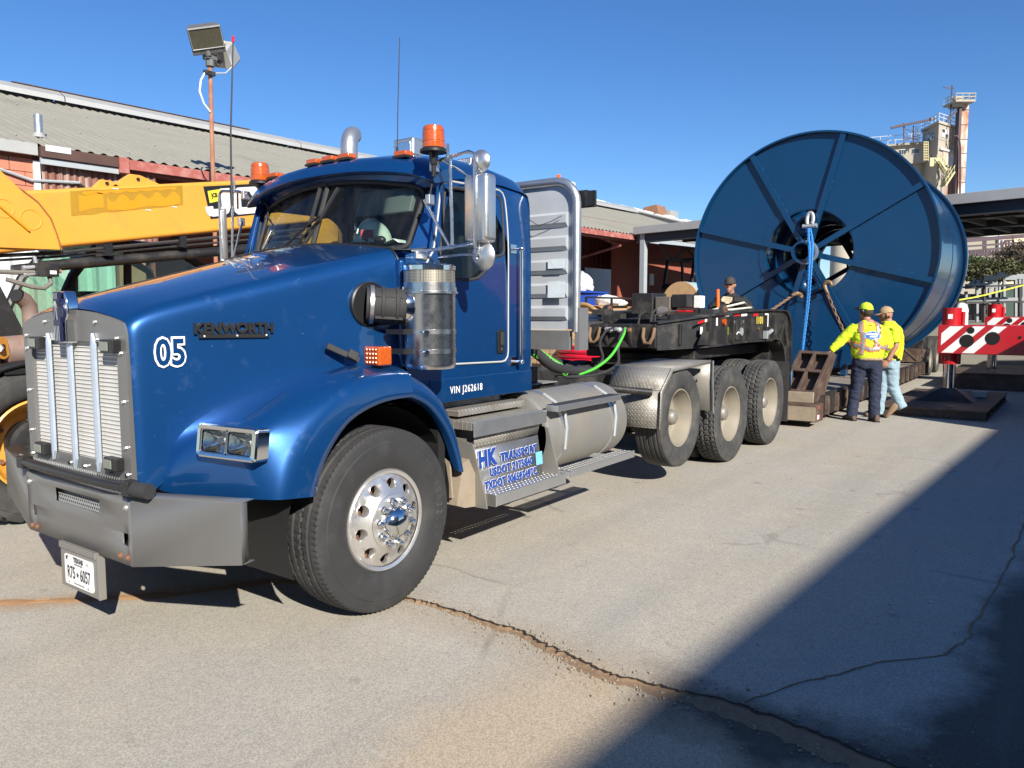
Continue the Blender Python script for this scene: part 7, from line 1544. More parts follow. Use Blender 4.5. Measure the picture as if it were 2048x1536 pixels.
# power pack on the neck: tank, engine, battery box
pp = MB().box(5.55, 5.95, -.06, .22, 1.61, 1.865).build('oil_tank', BLACK, gn, bevel=.012)
MB().box(5.6, 5.9, -.48, -.28, 1.69, 1.845).build('engine_cover', BLACK, gn, bevel=.012)
en = MB().box(5.58, 5.8, -.27, -.08, 1.66, 1.82); en.cyl((5.52, -.20, 1.645), (5.62, -.20, 1.645), .055, n=16); en.build('pack_engine', M('engine_grime', (.16, .14, .12), .6, .4, var=.5, vs=25), gn, bevel=.01)
MB().cyl((5.50, -.20, 1.645), (5.525, -.20, 1.645), .062, n=18).build('engine_pulley', ALU, gn)
MB().box(5.75, 5.9, -.58, -.49, 1.68, 1.83).build('white_canister', WHITE, gn, bevel=.015); MB().box(5.6, 5.85, -.48, -.30, 1.635, 1.66).build('red_block', RED, gn, bevel=.005)
mb = MB(); mb.tube([(5.3, -.16, 1.50), (5.35, -.15, 1.62), (5.5, -.12, 1.66), (5.6, -.1, 1.63)], .014, 6); mb.tube([(5.2, -.05, 1.48), (5.3, -.02, 1.6), (5.5, .0, 1.645)], .012, 6); mb.tube([(5.3, -.22, 1.5), (5.32, -.2, 1.6), (5.5, -.3, 1.64), (5.7, -.4, 1.66)], .012, 6); mb.build('hydraulic_hose', RUBBER, gn)
# markings
def plate(name, x0, x1, z0, z1, mat, par=b1, dz=0, lift=.004):
    mb = MB().face([(x0, yb(x0)-lift, z0), (x1, yb(x1)-lift, z0+dz), (x1, yb(x1)-lift, z1+dz), (x0, yb(x0)-lift, z1)]); return mb.build(name, mat, par)
REFR = M('reflector_red', (.45, .012, .015), .35)
plate('red_reflector', 5.20, 5.36, 1.50, 1.53, REFR, dz=.022); plate('white_reflector', 5.36, 5.44, 1.522, 1.552, WHITE, dz=.012)
for x, (a, m_) in zip((5.65, 5.85, 6.05, 6.25, 6.60), zip('rwrwr', (REFR, WHITE, REFR, WHITE, REFR))): plate('tape_strip', x, x+.17, 1.585, 1.615, m_, dz=.006)
plate('white_reflector', 6.98, 7.10, 1.45, 1.62, WHITE); plate('white_reflector', 5.26, 5.31, 1.39, 1.47, WHITE); plate('white_reflector', 5.62, 5.66, 1.48, 1.57, WHITE)
text_mb('1101', .125, (6.80, yb(6.8)-.010, 1.53), (1, -.067, 0), (0, 0, 1), .002, .95, .004).build('lettering', M('yellow_vinyl', (.62, .50, .08), .5), b1)
text_mb('XL SPECIALIZED', .040, (6.15, yb(6.15)-.006, 1.525), (1, -.11, 0), (0, 0, 1), .002, 1.1).build('lettering', GALV, b1) if False else None
for x in (6.0, 6.06, 6.12, 6.18, 6.24, 6.30): plate('ghost_letter', x, x+.035, 1.50, 1.54, M('worn_grey', (.12, .12, .12), .5) if 'worn_grey' not in bpy.data.materials else bpy.data.materials['worn_grey'])
MB().cyl((5.80, yb(5.8)-.03, 1.52), (5.80, yb(5.8), 1.52), .038, n=16).build('side_marker', AMBER, b1); MB().cyl((6.25, yb(6.25)-.02, 1.40), (6.25, yb(6.25), 1.40), .05, n=16).build('gauge', GALV, b1)
plate('green_label', 5.90, 5.98, 1.37, 1.46, M('olive_label', (.12, .14, .03), .5, var=.4, vs=60)); MB().cyl((6.78, yb(6.78)-.015, 1.425), (6.78, yb(6.78), 1.425), .022, n=12).build('brass_plug', M('brass', (.5, .33, .12), .35, .9), b1)
MB().tube([(6.2, yb(6.2)-.02, 1.38), (6.13, yb(6.1)-.03, 1.40), (6.10, yb(6.1)-.02, 1.37)], .006, 6).build('loose_cable', WHITE, b1)
MB().box(7.46, 7.60, -.86, .86, .60, 1.58).build('rear_bulkhead', BLACK, gn, bevel=.01); MB().box(5.3, 7.46, -.70, .70, 1.10, 1.215).build('belly_plate', BLACK, gn, bevel=.01)
plate('patch_plate', 5.28, 5.42, 1.275, 1.30, BLACK)
mb = MB().prism([(5.18, yb(5.18)-.03, 1.27), (5.30, yb(5.3)-.03, 1.42), (5.42, yb(5.42)-.03, 1.42), (5.42, yb(5.42)-.03, 1.27)], (0, .02, 0)); mb.build('patch_plate', BLACK, b1)
mb = MB().cyl((6.98, -.99, 1.36), (7.15, -.99, 1.40), .025, n=8); mb.box(6.92, 6.98, -1.0, -.95, 1.30, 1.40); mb.build('latch_valve', GALV, b1)
mb = MB().bar((7.35, -1.0, 1.22), (7.62, -1.0, 1.52), .05, .05); mb.bar((7.62, -1.0, 1.52), (7.75, -1.0, 1.2), .04, .04); mb.build('lift_strut', BLACK, b1)
mb = MB().tube([(7.98, -.9, .95), (8.08, -.95, .98), (8.15, -.98, .85), (8.05, -.98, .70), (7.98, -.95, .62)], .012, 6); mb.tube([(7.97, -.85, 1.05), (8.05, -.9, .9), (8.02, -.92, .6)], .010, 6); mb.build('coupling_hose', RUBBER, gn); MB().tube([(7.98, -.95, 1.0), (8.03, -1.0, .8), (8.0, -1.0, .62), (7.97, -.97, .63)], .016, 6).build('coupling_hose', ROPE, gn)
# things on the neck top
mb = MB().tube([(6.3, -.5, 1.66), (6.6, -.55, 1.70), (6.9, -.7, 1.76), (7.05, -.75, 1.70), (6.7, -.62, 1.67), (6.4, -.55, 1.665)], .014, 6); tag(mb.build('strap_tail', M('pale_strap', (.5, .5, .42), .8)), 'pale strap tail lying on top of the gooseneck beside the man in black', 'strap')
# ================================================================== lowboy deck
dk = thing('trailer_deck', 'low brown and black lowboy trailer deck carrying the blue reel', 'trailer', (14, 0, .1))
DT = .43
mb = MB().box(8.62, 19.2, -1.20, 1.20, .16, DT-.03); mb.build('deck_frame', BROWN, dk)
for i in range(9):
    y0 = -1.22+i*.272; MB().box(8.62, 19.2, y0+.006, y0+.266, DT-.028, DT+rnd.uniform(-.004, .004)).build('deck_plank', GREYWOOD, dk)
mb = MB().prism([(8.30, y, z) for y, z in ((-1.30, .085), (-1.30, .33), (-1.18, .345), (-.70, .345), (.70, .345), (1.30, .33), (1.30, .085))], (.35, 0, 0)); fb = mb.build('front_bolster', BROWN, dk, bevel=.01)
mb = MB().box(8.285, 8.30, -1.28, -.70, .10, .30); mb.build('mud_crust', MUD, fb)
SB = mb = MB().box(8.64, 19.2, -1.26, -1.20, .12, DT+.02); mb.build('side_rail', BLACK, dk, bevel=.006); MB().box(8.64, 19.2, 1.20, 1.26, .12, DT+.02).build('side_rail', BLACK, dk, bevel=.006)
for i in range(18):
    x = 8.85+.58*i; mb = MB().box(x, x+.05, -1.32, -1.262, .14, .42); mb.box(x+.09, x+.13, -1.31, -1.262, .20, .36); mb.build('stake_pocket', BROWN, dk, bevel=.005)
    if i % 2: MB().box(x+.2, x+.27, -1.268, -1.262, .15, .21).build('reflector', WHITE, dk)
    if i % 3 == 1: MB().tube([(x+.20+.035*cos(t), -1.285, .33+.05*sin(t)) for t in [2*PI*k/10 for k in range(10)]], .010, 6, closed=True).build('d_ring', BROWN, dk)
MB().box(8.36, 8.42, -1.308, -1.30, .27, .32).build('side_marker', AMBER, dk); MB().box(8.30, 8.39, -1.308, -1.301, .13, .19).build('reflector', WHITE, dk); MB().box(8.392, 8.44, -1.308, -1.301, .13, .19).build('reflector', REFR, dk)
# rear bogie
mb = MB().box(19.2, 24.5, -1.2, 1.2, .75, 1.0); mb.box(18.6, 19.3, -1.2, 1.2, .30, 1.0); mb.build('rear_frame', BLACK, dk, bevel=.02)
mb = MB().box(18.2, 19.3, -1.26, -.6, .55, .75); mb.build('rear_step', BROWN, dk)
for x in (19.9, 21.2, 22.5):
    for s in (-1, 1):
        put('trailer_tyre', TY_P, RUBBER_D, dk, (x, s*1.08, .47), True, (0, x, 0 if s < 0 else PI)); put('trailer_rim', DISH, M('trailer_rim', (.55, .55, .56), .4, .4) if 'trailer_rim' not in bpy.data.materials else bpy.data.materials['trailer_rim'], dk, (x, s*1.19, .47), True, (0, 0, 0 if s < 0 else PI)).scale = (.92, 1, .92)
# leaning brown ramp frame
rp = thing('ramp_frame', 'brown steel ramp frame with four openings leaning at the front of the deck', 'ramp', (8.5, -1.0, .35))
def rp_p(u, v, d=0): 
    a = Vector((8.42, -.74, .50)); b = Vector((8.42, -1.22, .48)); c = Vector((8.66, -.93, 1.09)); e = Vector((8.66, -1.40, 1.07))
    q = a.lerp(b, u).lerp(c.lerp(e, u), v); return q+Vector((d, 0, -.35*d))
for n_, (u0, u1, v0, v1) in enumerate(((0, .10, 0, 1), (.44, .54, .06, .94), (.90, 1, 0, 1), (.10, .90, 0, .07), (.10, .90, .50, .57), (.10, .90, .93, 1))):
    mb = MB().hexa([rp_p(u0, v0), rp_p(u1, v0), rp_p(u1, v0, .16), rp_p(u0, v0, .16), rp_p(u0, v1), rp_p(u1, v1), rp_p(u1, v1, .16), rp_p(u0, v1, .16)]); mb.build('ramp_bar', BROWN, rp, bevel=.006)
MB().hexa([rp_p(.06, .03, .13), rp_p(.94, .03, .13), rp_p(.94, .03, .16), rp_p(.06, .03, .16), rp_p(.06, .97, .13), rp_p(.94, .97, .13), rp_p(.94, .97, .16), rp_p(.06, .97, .16)]).build('back_plate', BROWN, rp)
mb = MB().prism([(8.40, -1.225, .10+.25), (8.44, -1.225, .50), (8.67, -1.40, 1.07), (8.86, -1.40, 1.02), (8.85, -1.24, .35)], (0, .02, 0)); mb.build('ramp_cheek', BROWN, rp)
MB().box(8.39, 8.46, -1.22, -.72, .345, .50).build('ramp_foot', MUD, rp, bevel=.01)
MB().box(8.9, 9.15, -1.15, -.85, .435, .50).build('black_box', BLACKP, dk, bevel=.01)
mb = MB().box(17.6, 19.2, -1.22, -.6, .46, .62); tag(mb.build('timber_block', BROWN), 'brown box beam lying on the deck near the trailer rear tyres', 'beam')
tag(MB().bar((15.2, -1.15, 1.0), (17.0, -1.28, .55), .05, .05).build('chain_binder', BROWN), 'brown lever binder slanting down beside the reel to the deck edge', 'binder')
# ================================================================== red crane with outriggers (carrier stands to the right, outside the picture)
crane = thing('mobile_crane', 'red mobile crane whose striped outrigger beams stand on jacks at the right', 'crane', (14, -6.5, 0))
mb = MB().box(8.35, 20.5, -8.2, -5.45, .8, 1.75); mb.box(8.3, 19.5, -8.0, -5.5, 1.75, 2.55); mb.build('carrier', RED, crane, bevel=.05)
for x in (9.6, 11.0, 16.2, 17.6):
    for y in (-5.5, -8.0): MB().lathe([(0, .2), (0, .62), (.06, .68), (.34, .68), (.40, .62), (.40, .2)], (x, y-.2, .68), (0, 1, 0), 28).build('carrier_tyre', RUBBER, crane)
STR = WHITE
def outrigger(x, yj, z0, z1, hd):
    mb = MB().box(x, x+hd, -5.6, yj+.16, z0, z1); bm_ = mb.build('outrigger_beam', RED, crane, bevel=.012)
    L = yj+.16
    # stripes on the face towards the truck
    H = z1-z0
    def para(y0, w_, a, b, px=x-.003):
        # 45 degree band clipped between z fractions a and b
        return MB().face([(px, y0-a*H*.95, z0+a*H), (px, y0-w_-a*H*.95, z0+a*H), (px, y0-w_-b*H*.95, z0+b*H), (px, y0-b*H*.95, z0+b*H)])
    def clipped(y0, w_, zlo=.04, zhi=.96):
        pts = []
        for z, yy in ((zlo, y0), (zlo, y0-w_), (zhi, y0-w_-(zhi-zlo)*H*1.0), (zhi, y0-(zhi-zlo)*H*1.0)): pts.append((yy, z))
        P_ = [(yy, z) for yy, z in pts]
        # clip at beam end
        out = []
        for i in range(4):
            a, b = P_[i], P_[(i+1) % 4]; ia, ib = a[0] <= L-.05, b[0] <= L-.05
            if ia: out.append(a)
            if ia != ib:
                t = (L-.05-a[0])/(b[0]-a[0]); out.append((L-.05, a[1]+t*(b[1]-a[1])))
        if len(out) >= 3: MB().face([(x-.003, yy, z0+z*H) for yy, z in out]).build('white_stripe', STR, bm_)
    clipped(L+.27, .20); clipped(L-.06, .17); clipped(L-.36, .17)
    for yc, zc, r_ in ((L-.42, .46, .105), (L-.78, .56, .105), (L-.47, .82, .055), (L-1.15, .60, .025)):
        MB().cyl((x-.006, yc, z0+zc*H), (x+.01, yc, z0+zc*H), r_, n=28).build('beam_hole', M('hole_black', (.004, .004, .004), .9) if 'hole_black' not in bpy.data.materials else bpy.data.materials['hole_black'], bm_)
    # end stripes
    for k in range(2): MB().face([(x+.05+.1*k, L+.003, z0+.05+.18*k), (x+.16+.1*k, L+.003, z0+.05+.18*k+.11), (x+.16+.1*k, L+.003, z0+.05+.18*k+.22), (x+.05+.1*k, L+.003, z0+.05+.18*k+.11)]).build('white_stripe', STR, bm_)
    mb = MB().cyl((x+hd/2, yj, z1-.02), (x+hd/2, yj, z1+.26), .145, n=24); mb.cyl((x+hd/2, yj, z1+.26), (x+hd/2, yj, z1+.285), .15, n=24); jc = mb.build('jack_cylinder', RED, crane); MB().cyl((x+hd/2, yj, z0-.18), (x+hd/2, yj, z0), .165, n=24).build('jack_collar', RED, crane); MB().cyl((x+hd/2, yj-.17, z1), (x+hd/2, yj-.17, z1+.22), .03, n=10).build('hydraulic_line', RED, jc)
    MB().box(x+hd/2-.152, x+hd/2-.146, yj-.03, yj+.04, z1+.10, z1+.18).build('label', WHITE, jc)
    MB().cyl((x+hd/2, yj, .30), (x+hd/2, yj, z0-.1), .095, n=24).build('jack_rod', CHROME, crane)
    mb = MB().hexa([(x+hd/2+a*.42, yj+b*.42, .158) for a, b in ((-1, -1), (1, -1), (1, 1), (-1, 1))]+[(x+hd/2+a*.10, yj+b*.10, .36) for a, b in ((-1, -1), (1, -1), (1, 1), (-1, 1))]); mb.build('jack_foot', BLACK, crane)
    for k in range(2): pass
outrigger(11.72, -2.50, .95, 1.43, .56)
outrigger(17.6, -2.72, 1.08, 1.55, .56)
def mat_plate(c, hx, hy, z0, z1, rz, label):
    mb = MB(); q = [(c[0]+a*hx*cos(rz)-b*hy*sin(rz), c[1]+a*hx*sin(rz)+b*hy*cos(rz)) for a, b in ((-1, -1), (1, -1), (1, 1), (-1, 1))]
    mb.hexa([(*p_, z1-.03) for p_ in q]+[(*p_, z1) for p_ in q]); mb.hexa([(*p_, z0) for p_ in q]+[(*p_, z0+.02) for p_ in q])
    t = thing('crane_mat', label, 'crane mat', (*c, 0), 'mats under the crane jacks'); mb.build('mat_plate', BROWN, t)
    for k in range(6):
        f = -1+2*k/5; mb = MB(); a = (c[0]+f*.96*hx*cos(rz)+hy*.98*sin(rz), c[1]+f*.96*hx*sin(rz)-hy*.98*cos(rz)); b = (c[0]+f*.96*hx*cos(rz)-hy*.98*sin(rz), c[1]+f*.96*hx*sin(rz)+hy*.98*cos(rz))
        mb.bar((*a, (z0+z1)/2-.005), (*b, (z0+z1)/2-.005), .06, z1-z0-.055); mb.build('mat_rib', BROWN, t)
mat_plate((12.22, -2.46), 1.72, .76, .005, .155, -.02, 'rusty hollow steel mat on the ground under the nearer crane jack')
mat_plate((17.7, -2.8), 1.6, .8, .005, .36, 0, 'dark steel mat stack under the farther crane jack')
tag(MB().box(12.6, 12.78, -3.02, -2.80, .157, .27).build('level_box', GALV, bevel=.02), 'small silver level box standing on the mat by the nearer jack', 'box')
tag(MB().sphere((14.2, -2.42, 1.66), (.12, .12, .17), 16, 10).cyl((14.2, -2.42, 1.3), (14.2, -2.42, 1.6), .12, n=16).build('white_bottle', WHITE), 'white plastic container behind the top of the nearer red jack', 'container')
# ================================================================== people
def remesh(mb, name, vox=.012, smooth=4, n_sub=0):
    me = bpy.data.meshes.new('tmp'); me.from_pydata([tuple(q) for q in mb.v], [], mb.f); bm = bmesh.new(); bm.from_mesh(me); bmesh.ops.recalc_face_normals(bm, faces=bm.faces); bm.to_mesh(me); bm.free()
    o = bpy.data.objects.new('tmp', me); col.objects.link(o); r_ = o.modifiers.new('r', 'REMESH'); r_.mode = 'VOXEL'; r_.voxel_size = vox
    s_ = o.modifiers.new('s', 'SMOOTH'); s_.iterations = smooth; s_.factor = .5
    dg = bpy.context.evaluated_depsgraph_get(); m2 = bpy.data.meshes.new_from_object(o.evaluated_get(dg)); bpy.data.objects.remove(o); m2.name = name; m2.shade_smooth(); return m2
def ell(c, rx, ry, ang=0, n=20, p=2.3):
    c = V(c); out = []
    for k in range(n):
        t = 2*PI*k/n; a = abs(cos(t))**(2/p)*(1 if cos(t) > 0 else -1)*rx; b = abs(sin(t))**(2/p)*(1 if sin(t) > 0 else -1)*ry
        out.append(c+Vector((a*cos(ang)-b*sin(ang), a*sin(ang)+b*cos(ang), 0)))
    return out
SKIN = M('skin', (.36, .17, .11), .5, var=.12, vs=14); HIVIS = M('hi_vis_yellow', (.56, .72, .02), .8, 0, var=.14, vs=9, bump=.35, bs=18); DENIM = M('dark_denim', (.014, .020, .045), .85, 0, var=.3, vs=12, bump=.3, bs=25); LDENIM = M('light_denim', (.24, .34, .40), .85, 0, var=.2, vs=10, bump=.3, bs=25)
ORG = M('vest_orange', (.80, .17, .02), .7); SILV = M('reflective_grey', (.26, .25, .25), .45, .2); BOOT = M('brown_boot', (.085, .055, .035), .7, var=.3, vs=14); TAN = M('tan_cap', (.34, .24, .13), .8, var=.15, vs=20); BLKJ = M('black_jacket', (.012, .012, .013), .8, var=.4, vs=9, bump=.4, bs=16); HAIR = M('dark_hair', (.03, .02, .014), .8); GLOV = M('tan_glove', (.46, .38, .25), .8, var=.2, vs=20); CAPK = M('dark_cap', (.04, .035, .03), .8, var=.2)
def limb(mb, pts, rs, n=14): mb.tube(pts, 0, n, rs=rs)
def surf_band(me, off_o, pts, w_, mat, name, par, lift=.006):
    """cloth strip laid on a mesh: for each point find the nearest surface point"""
    from mathutils.bvhtree import BVHTree
    bm = bmesh.new(); bm.from_mesh(me); tr = BVHTree.FromBMesh(bm); bm.free(); rows = []
    P_ = [V(q) for q in pts]; fine = []
    for a, b in zip(P_, P_[1:]):
        for k in range(8): fine.append(a.lerp(b, k/8))
    fine.append(P_[-1])
    for i, q in enumerate(fine):
        d = (fine[min(i+1, len(fine)-1)]-fine[max(0, i-1)]).normalized(); hit = tr.find_nearest(q); nrm = hit[1]; sd = d.cross(nrm).normalized(); row = []
        for s in (-1, -.5, 0, .5, 1):
            h = tr.find_nearest(hit[0]+sd*s*w_/2); row.append(h[0]+h[1]*lift)
        rows.append(row)
    return MB().grid(rows).build(name, mat, par, sharp=180)
def head(mb, c, f, r=.095, up=Vector((0, 0, 1))):
    """skull with jaw, nose, brow, ears, facing f"""
    c, f = V(c), V(f).normalized(); s = up.cross(f).normalized(); u = f.cross(s); rows = []
    for j in range(13):
        t = PI*j/12; z = cos(t)*.125; rr = sin(t); row = []
        for k in range(20):
            a = 2*PI*k/20; x = cos(a); y = sin(a); wid = .075*(1-.18*max(0, -z/.125)); dep = .098*(1-.10*max(0, -z/.125)) if x > 0 else .098*(1-.35*max(0, -z/.125))
            row.append(c+f*(x*rr*dep)+s*(y*rr*wid)+u*z)
        rows.append(row)
    mb.loft(rows); b_ = c
    mb.tube([b_+f*.088+u*.02, b_+f*.112-u*.018, b_+f*.100-u*.028], 0, 8, rs=[.010, .016, .014]); mb.tube([b_+f*.086+s*.04+u*.032, b_+f*.094+u*.034, b_+f*.086-s*.04+u*.032], .010, 6); mb.tube([b_+f*.084+s*.022-u*.062, b_+f*.094-u*.060, b_+f*.084-s*.022-u*.062], .011, 6); mb.sphere(b_+f*.074-u*.098, .030, 10, 8)
    for q in (-1, 1): mb.tube([b_+s*q*.074+u*.025-f*.005, b_+s*q*.086+u*.0-f*.012, b_+s*q*.076-u*.03-f*.002], 0, 8, rs=[.010, .016, .010])
def hand(mb, w_, d, pal, curl=.5, size=1., side=1):
    """five fingers on a palm; w_ wrist, d direction, pal palm normal"""
    w_, d, pal = V(w_), V(d).normalized(), V(pal).normalized(); s = d.cross(pal).normalized()*side; pal = s.cross(d).normalized()*side if False else pal; L = .088*size
    mb.hexa([w_+s*a*.030*size*(1 if b == 0 else 1.28)+d*(b*L)+pal*e*.012*size for b in (0, 1) for a, e in ((-1, -1), (1, -1), (1, 1), (-1, 1))])
    for i, (o, ln) in enumerate(((-.029, .070), (-.010, .080), (.010, .074), (.029, .056))):
        b = w_+d*L*.95+s*o*size; pts = [b]; dd = d.copy(); 
        for k in range(3):
            a = curl*(.35+.3*k); dd = (dd*cos(a)+pal*sin(a)).normalized(); pts.append(pts[-1]+dd*ln*size*(.45, .32, .23)[k])
        mb.tube(pts, 0, 7, rs=[.0098*size, .0092*size, .0085*size, .0070*size])
    b = w_+d*L*.30-s*.028*size; mb.tube([b, b-s*.022*size+d*.020*size+pal*.008, b-s*.026*size+d*.048*size+pal*.020*size, b-s*.018*size+d*.070*size+pal*.026*size], 0, 7, rs=[.014*size, .012*size, .011*size, .008*size])
def cap(c, f, mat, par, bill=.075, backwards=False, up=Vector((0, 0, 1)), name='cap'):
    c, f = V(c), V(f).normalized(); s = up.cross(f).normalized(); u = f.cross(s); rows = []
    for j in range(8):
        t = PI/2*j/7*1.0; rows.append([c+f*(.107*sin(PI/2-t*.98)*cos(a)-.004)+s*(.088*sin(PI/2-t*.98)*sin(a))+u*(.030+.103*sin(t)) for a in [2*PI*k/28 for k in range(28)]])
    o = MB().loft(rows).build(name, mat, par); bl = []
    for k in range(13):
        a = -1.05+2.1*k/12; q = c+f*(.104*cos(a))+s*(.086*sin(a))+u*.034; e = c+f*(.104*cos(a)+bill*(cos(a))**.8)+s*(.082*sin(a))+u*(.020-.012*sin(a)**2); bl.append([q, q.lerp(e, .5)+u*.004, e])
    MB().grid(bl).build('cap_bill', mat, o, solid=.004); mb = MB().sphere(c+u*.134, .007, 8, 5); mb.build('cap_button', mat, o); return o
def boots(par, feet, mat=BOOT):
    for (x, y), a, tip, lift in feet:
        d = Vector((cos(a), sin(a), 0)); s = Vector((-d.y, d.x, 0)); c = Vector((x, y, lift)); rows = []
        for t, w_, h in ((-.085, .030, .07), (-.07, .040, .10), (-.02, .043, .105), (.05, .045, .085), (.12, .050, .062), (.17, .046, .050), (.195, .025, .035)):
            row = []
            for k in range(14):
                b = 2*PI*k/14; zz = max(0, .5+.55*sin(b))*h; p_ = c+d*t+s*w_*cos(b)*(1 if sin(b) < .2 else .82)+Vector((0, 0, zz+.012+tip*(.085-t)*0)); 
                if tip: p_ = c+(p_-c-d*.17)@Matrix.Rotation(0, 3, 'Z')+d*.17; r0 = p_-(c+d*.17); ca, sa = cos(tip), sin(tip); al = r0.dot(d); p_ = c+d*.17+d*(al*ca+r0.z*sa)+s*r0.dot(s)+Vector((0, 0, -al*sa+r0.z*ca))
                row.append(p_)
            rows.append(row)
        mb = MB().loft(rows, True, caps=True); o = mb.build('boot', mat, par, sharp=60)
        if not tip:
            mb = MB().prism([c+d*t+s*w_*q+Vector((0, 0, .0015)) for t, w_, q in ((-.09, .036, -1), (0, .045, -1), (.12, .053, -1), (.19, .035, -1), (.205, 0, 1), (.19, .035, 1), (.12, .053, 1), (0, .045, 1), (-.09, .036, 1))], (0, 0, .020)); mb.build('boot_sole', BLACKP, o)
# --- person 1: hi-vis vest, back towards the camera, right? arm reaching to the ramp frame
W1 = Vector((9.55, -1.68, 0)); p1 = thing('person', 'man in hi-vis long sleeve shirt and dark jeans leaning on the brown ramp frame', 'person', W1)
# local frame: image-right direction r (≈ -y), facing direction f (away from the camera)
RV = Vector((.30, -.954, 0)); FV = Vector((.954, .30, 0))
def L1(a, b, z, o=W1): return o+RV*a+FV*b+Vector((0, 0, z))
fa1 = math.atan2(RV.y, RV.x)
# body (one skin)
b = MB(); 
for q, l in ((-1, [(-.105, 0, .93), (-.115, .015, .50), (-.165, 0, .09)]), (1, [(.105, 0, .93), (.125, .02, .50), (.135, .0, .09)])): limb(b, [L1(*p_) for p_ in l], [.085, .055, .042])
b.loft([ell(L1(0, 0, z), rx, ry, fa1) for z, rx, ry in ((.90, .16, .11), (1.05, .165, .12), (1.25, .18, .12), (1.40, .19, .11), (1.48, .11, .075), (1.53, .055, .055))], True, caps=True); limb(b, [L1(-.02, .02, 1.48), L1(-.03, .04, 1.58)], [.058, .055])
hc1 = L1(-.035, .05, 1.645); head(b, hc1, -RV*.75+FV*.66)
limb(b, [L1(-.19, 0, 1.42), L1(-.36, .0, 1.21), L1(-.52, -.05, 1.055)], [.055, .045, .030]); hand(b, L1(-.52, -.05, 1.055), -RV*.6+FV*-.2+Vector((0, 0, -.45)), -RV*.3+Vector((0, 0, -1)), .55, 1.05)
limb(b, [L1(.20, 0, 1.42), L1(.27, .02, 1.16), L1(.22, .16, .95)], [.055, .045, .030]); hand(b, L1(.22, .16, .95), Vector((0, 0, -1))+FV*.4, -RV, .6)
me = remesh(b, 'body', .011, 3)
o = put('body', me, SKIN, p1, Vector()); 
o.location = -W1
def cloth(mb, name, mat, par, org, vox=.013, sm=5, wr=.008, ws=9):
    me = remesh(mb, name, vox, sm)
    N_ = [v_.normal.copy() for v_ in me.vertices]
    for v_, n_ in zip(me.vertices, N_):
        q = v_.co; s_ = q.x*.7-q.y*.7; k = noise.noise(Vector((q.x*ws, q.y*ws, q.z*ws*1.7)))+.8*(1-2*abs(noise.noise(Vector((s_*ws*.8, q.y*ws*.8, q.z*ws*2.6+s_*9)))))+.35*noise.noise(Vector((q.x*ws*3, q.y*ws*3, q.z*ws*5))); v_.co = q+n_*wr*(k-.25)
    o = put(name, me, mat, par, Vector()); o.location = -org; ORI[o.name] = Vector(); return o, me
t = MB()
t.loft([ell(L1(0, .0, z), rx, ry, fa1) for z, rx, ry in ((.80, .185, .135), (.90, .20, .155), (.98, .205, .155), (1.02, .20, .15))], True, caps=True)
for l, r_ in (([(-.10, 0, .88), (-.13, .015, .50), (-.175, .005, .22), (-.18, 0, .055)], [.118, .088, .082, .080]), ([(.10, 0, .88), (.125, .02, .50), (.125, .005, .22), (.13, 0, .055)], [.118, .088, .082, .080])): limb(t, [L1(*p_) for p_ in l], r_, 18)
jeans, _ = cloth(t, 'jeans', DENIM, p1, W1, .013, 4, .009, 10)
t = MB(); t.loft([ell(L1(dx, dy, z), rx, ry, fa1) for z, rx, ry, dx, dy in ((.945, .205, .158, 0, 0), (1.02, .225, .175, 0, 0), (1.12, .225, .175, 0, 0), (1.25, .222, .155, 0, 0), (1.36, .225, .135, 0, 0), (1.43, .205, .115, 0, 0), (1.485, .12, .085, -.01, .01), (1.515, .075, .070, -.02, .02))], True, caps=True)
limb(t, [L1(-.16, 0, 1.41), L1(-.26, 0, 1.33), L1(-.37, .0, 1.21), L1(-.45, -.03, 1.12), L1(-.515, -.05, 1.06)], [.090, .085, .075, .062, .048], 16)
limb(t, [L1(.17, 0, 1.41), L1(.245, .01, 1.28), L1(.275, .02, 1.15), L1(.255, .09, 1.05), L1(.225, .15, .965)], [.090, .086, .078, .062, .048], 16)
shirt, sm_ = cloth(t, 'shirt', HIVIS, p1, W1, .012, 4, .010, 8)
def band(pts, w_, mat, name, lift, par=shirt, me=sm_, o=W1): return surf_band(me, None, pts, w_, mat, name, par, lift)
vl = [L1(-.12, -.05, 1.52), L1(-.125, -.25, 1.36), L1(-.125, -.30, 1.18), L1(-.14, -.30, 1.00)]; vr = [L1(.12, -.05, 1.52), L1(.16, -.25, 1.36), L1(.155, -.30, 1.18), L1(.13, -.3, 1.10)]; hz_ = [L1(-.30, .0, 1.19), L1(-.22, -.2, 1.15), L1(-.1, -.3, 1.125), L1(.02, -.3, 1.105), L1(.12, -.3, 1.11), L1(.24, -.15, 1.125), L1(.28, .05, 1.13)]
for pts in (vl, vr, hz_): band(pts, .078, ORG, 'vest_trim', .006); band(pts, .048, SILV, 'reflective_tape', .010)
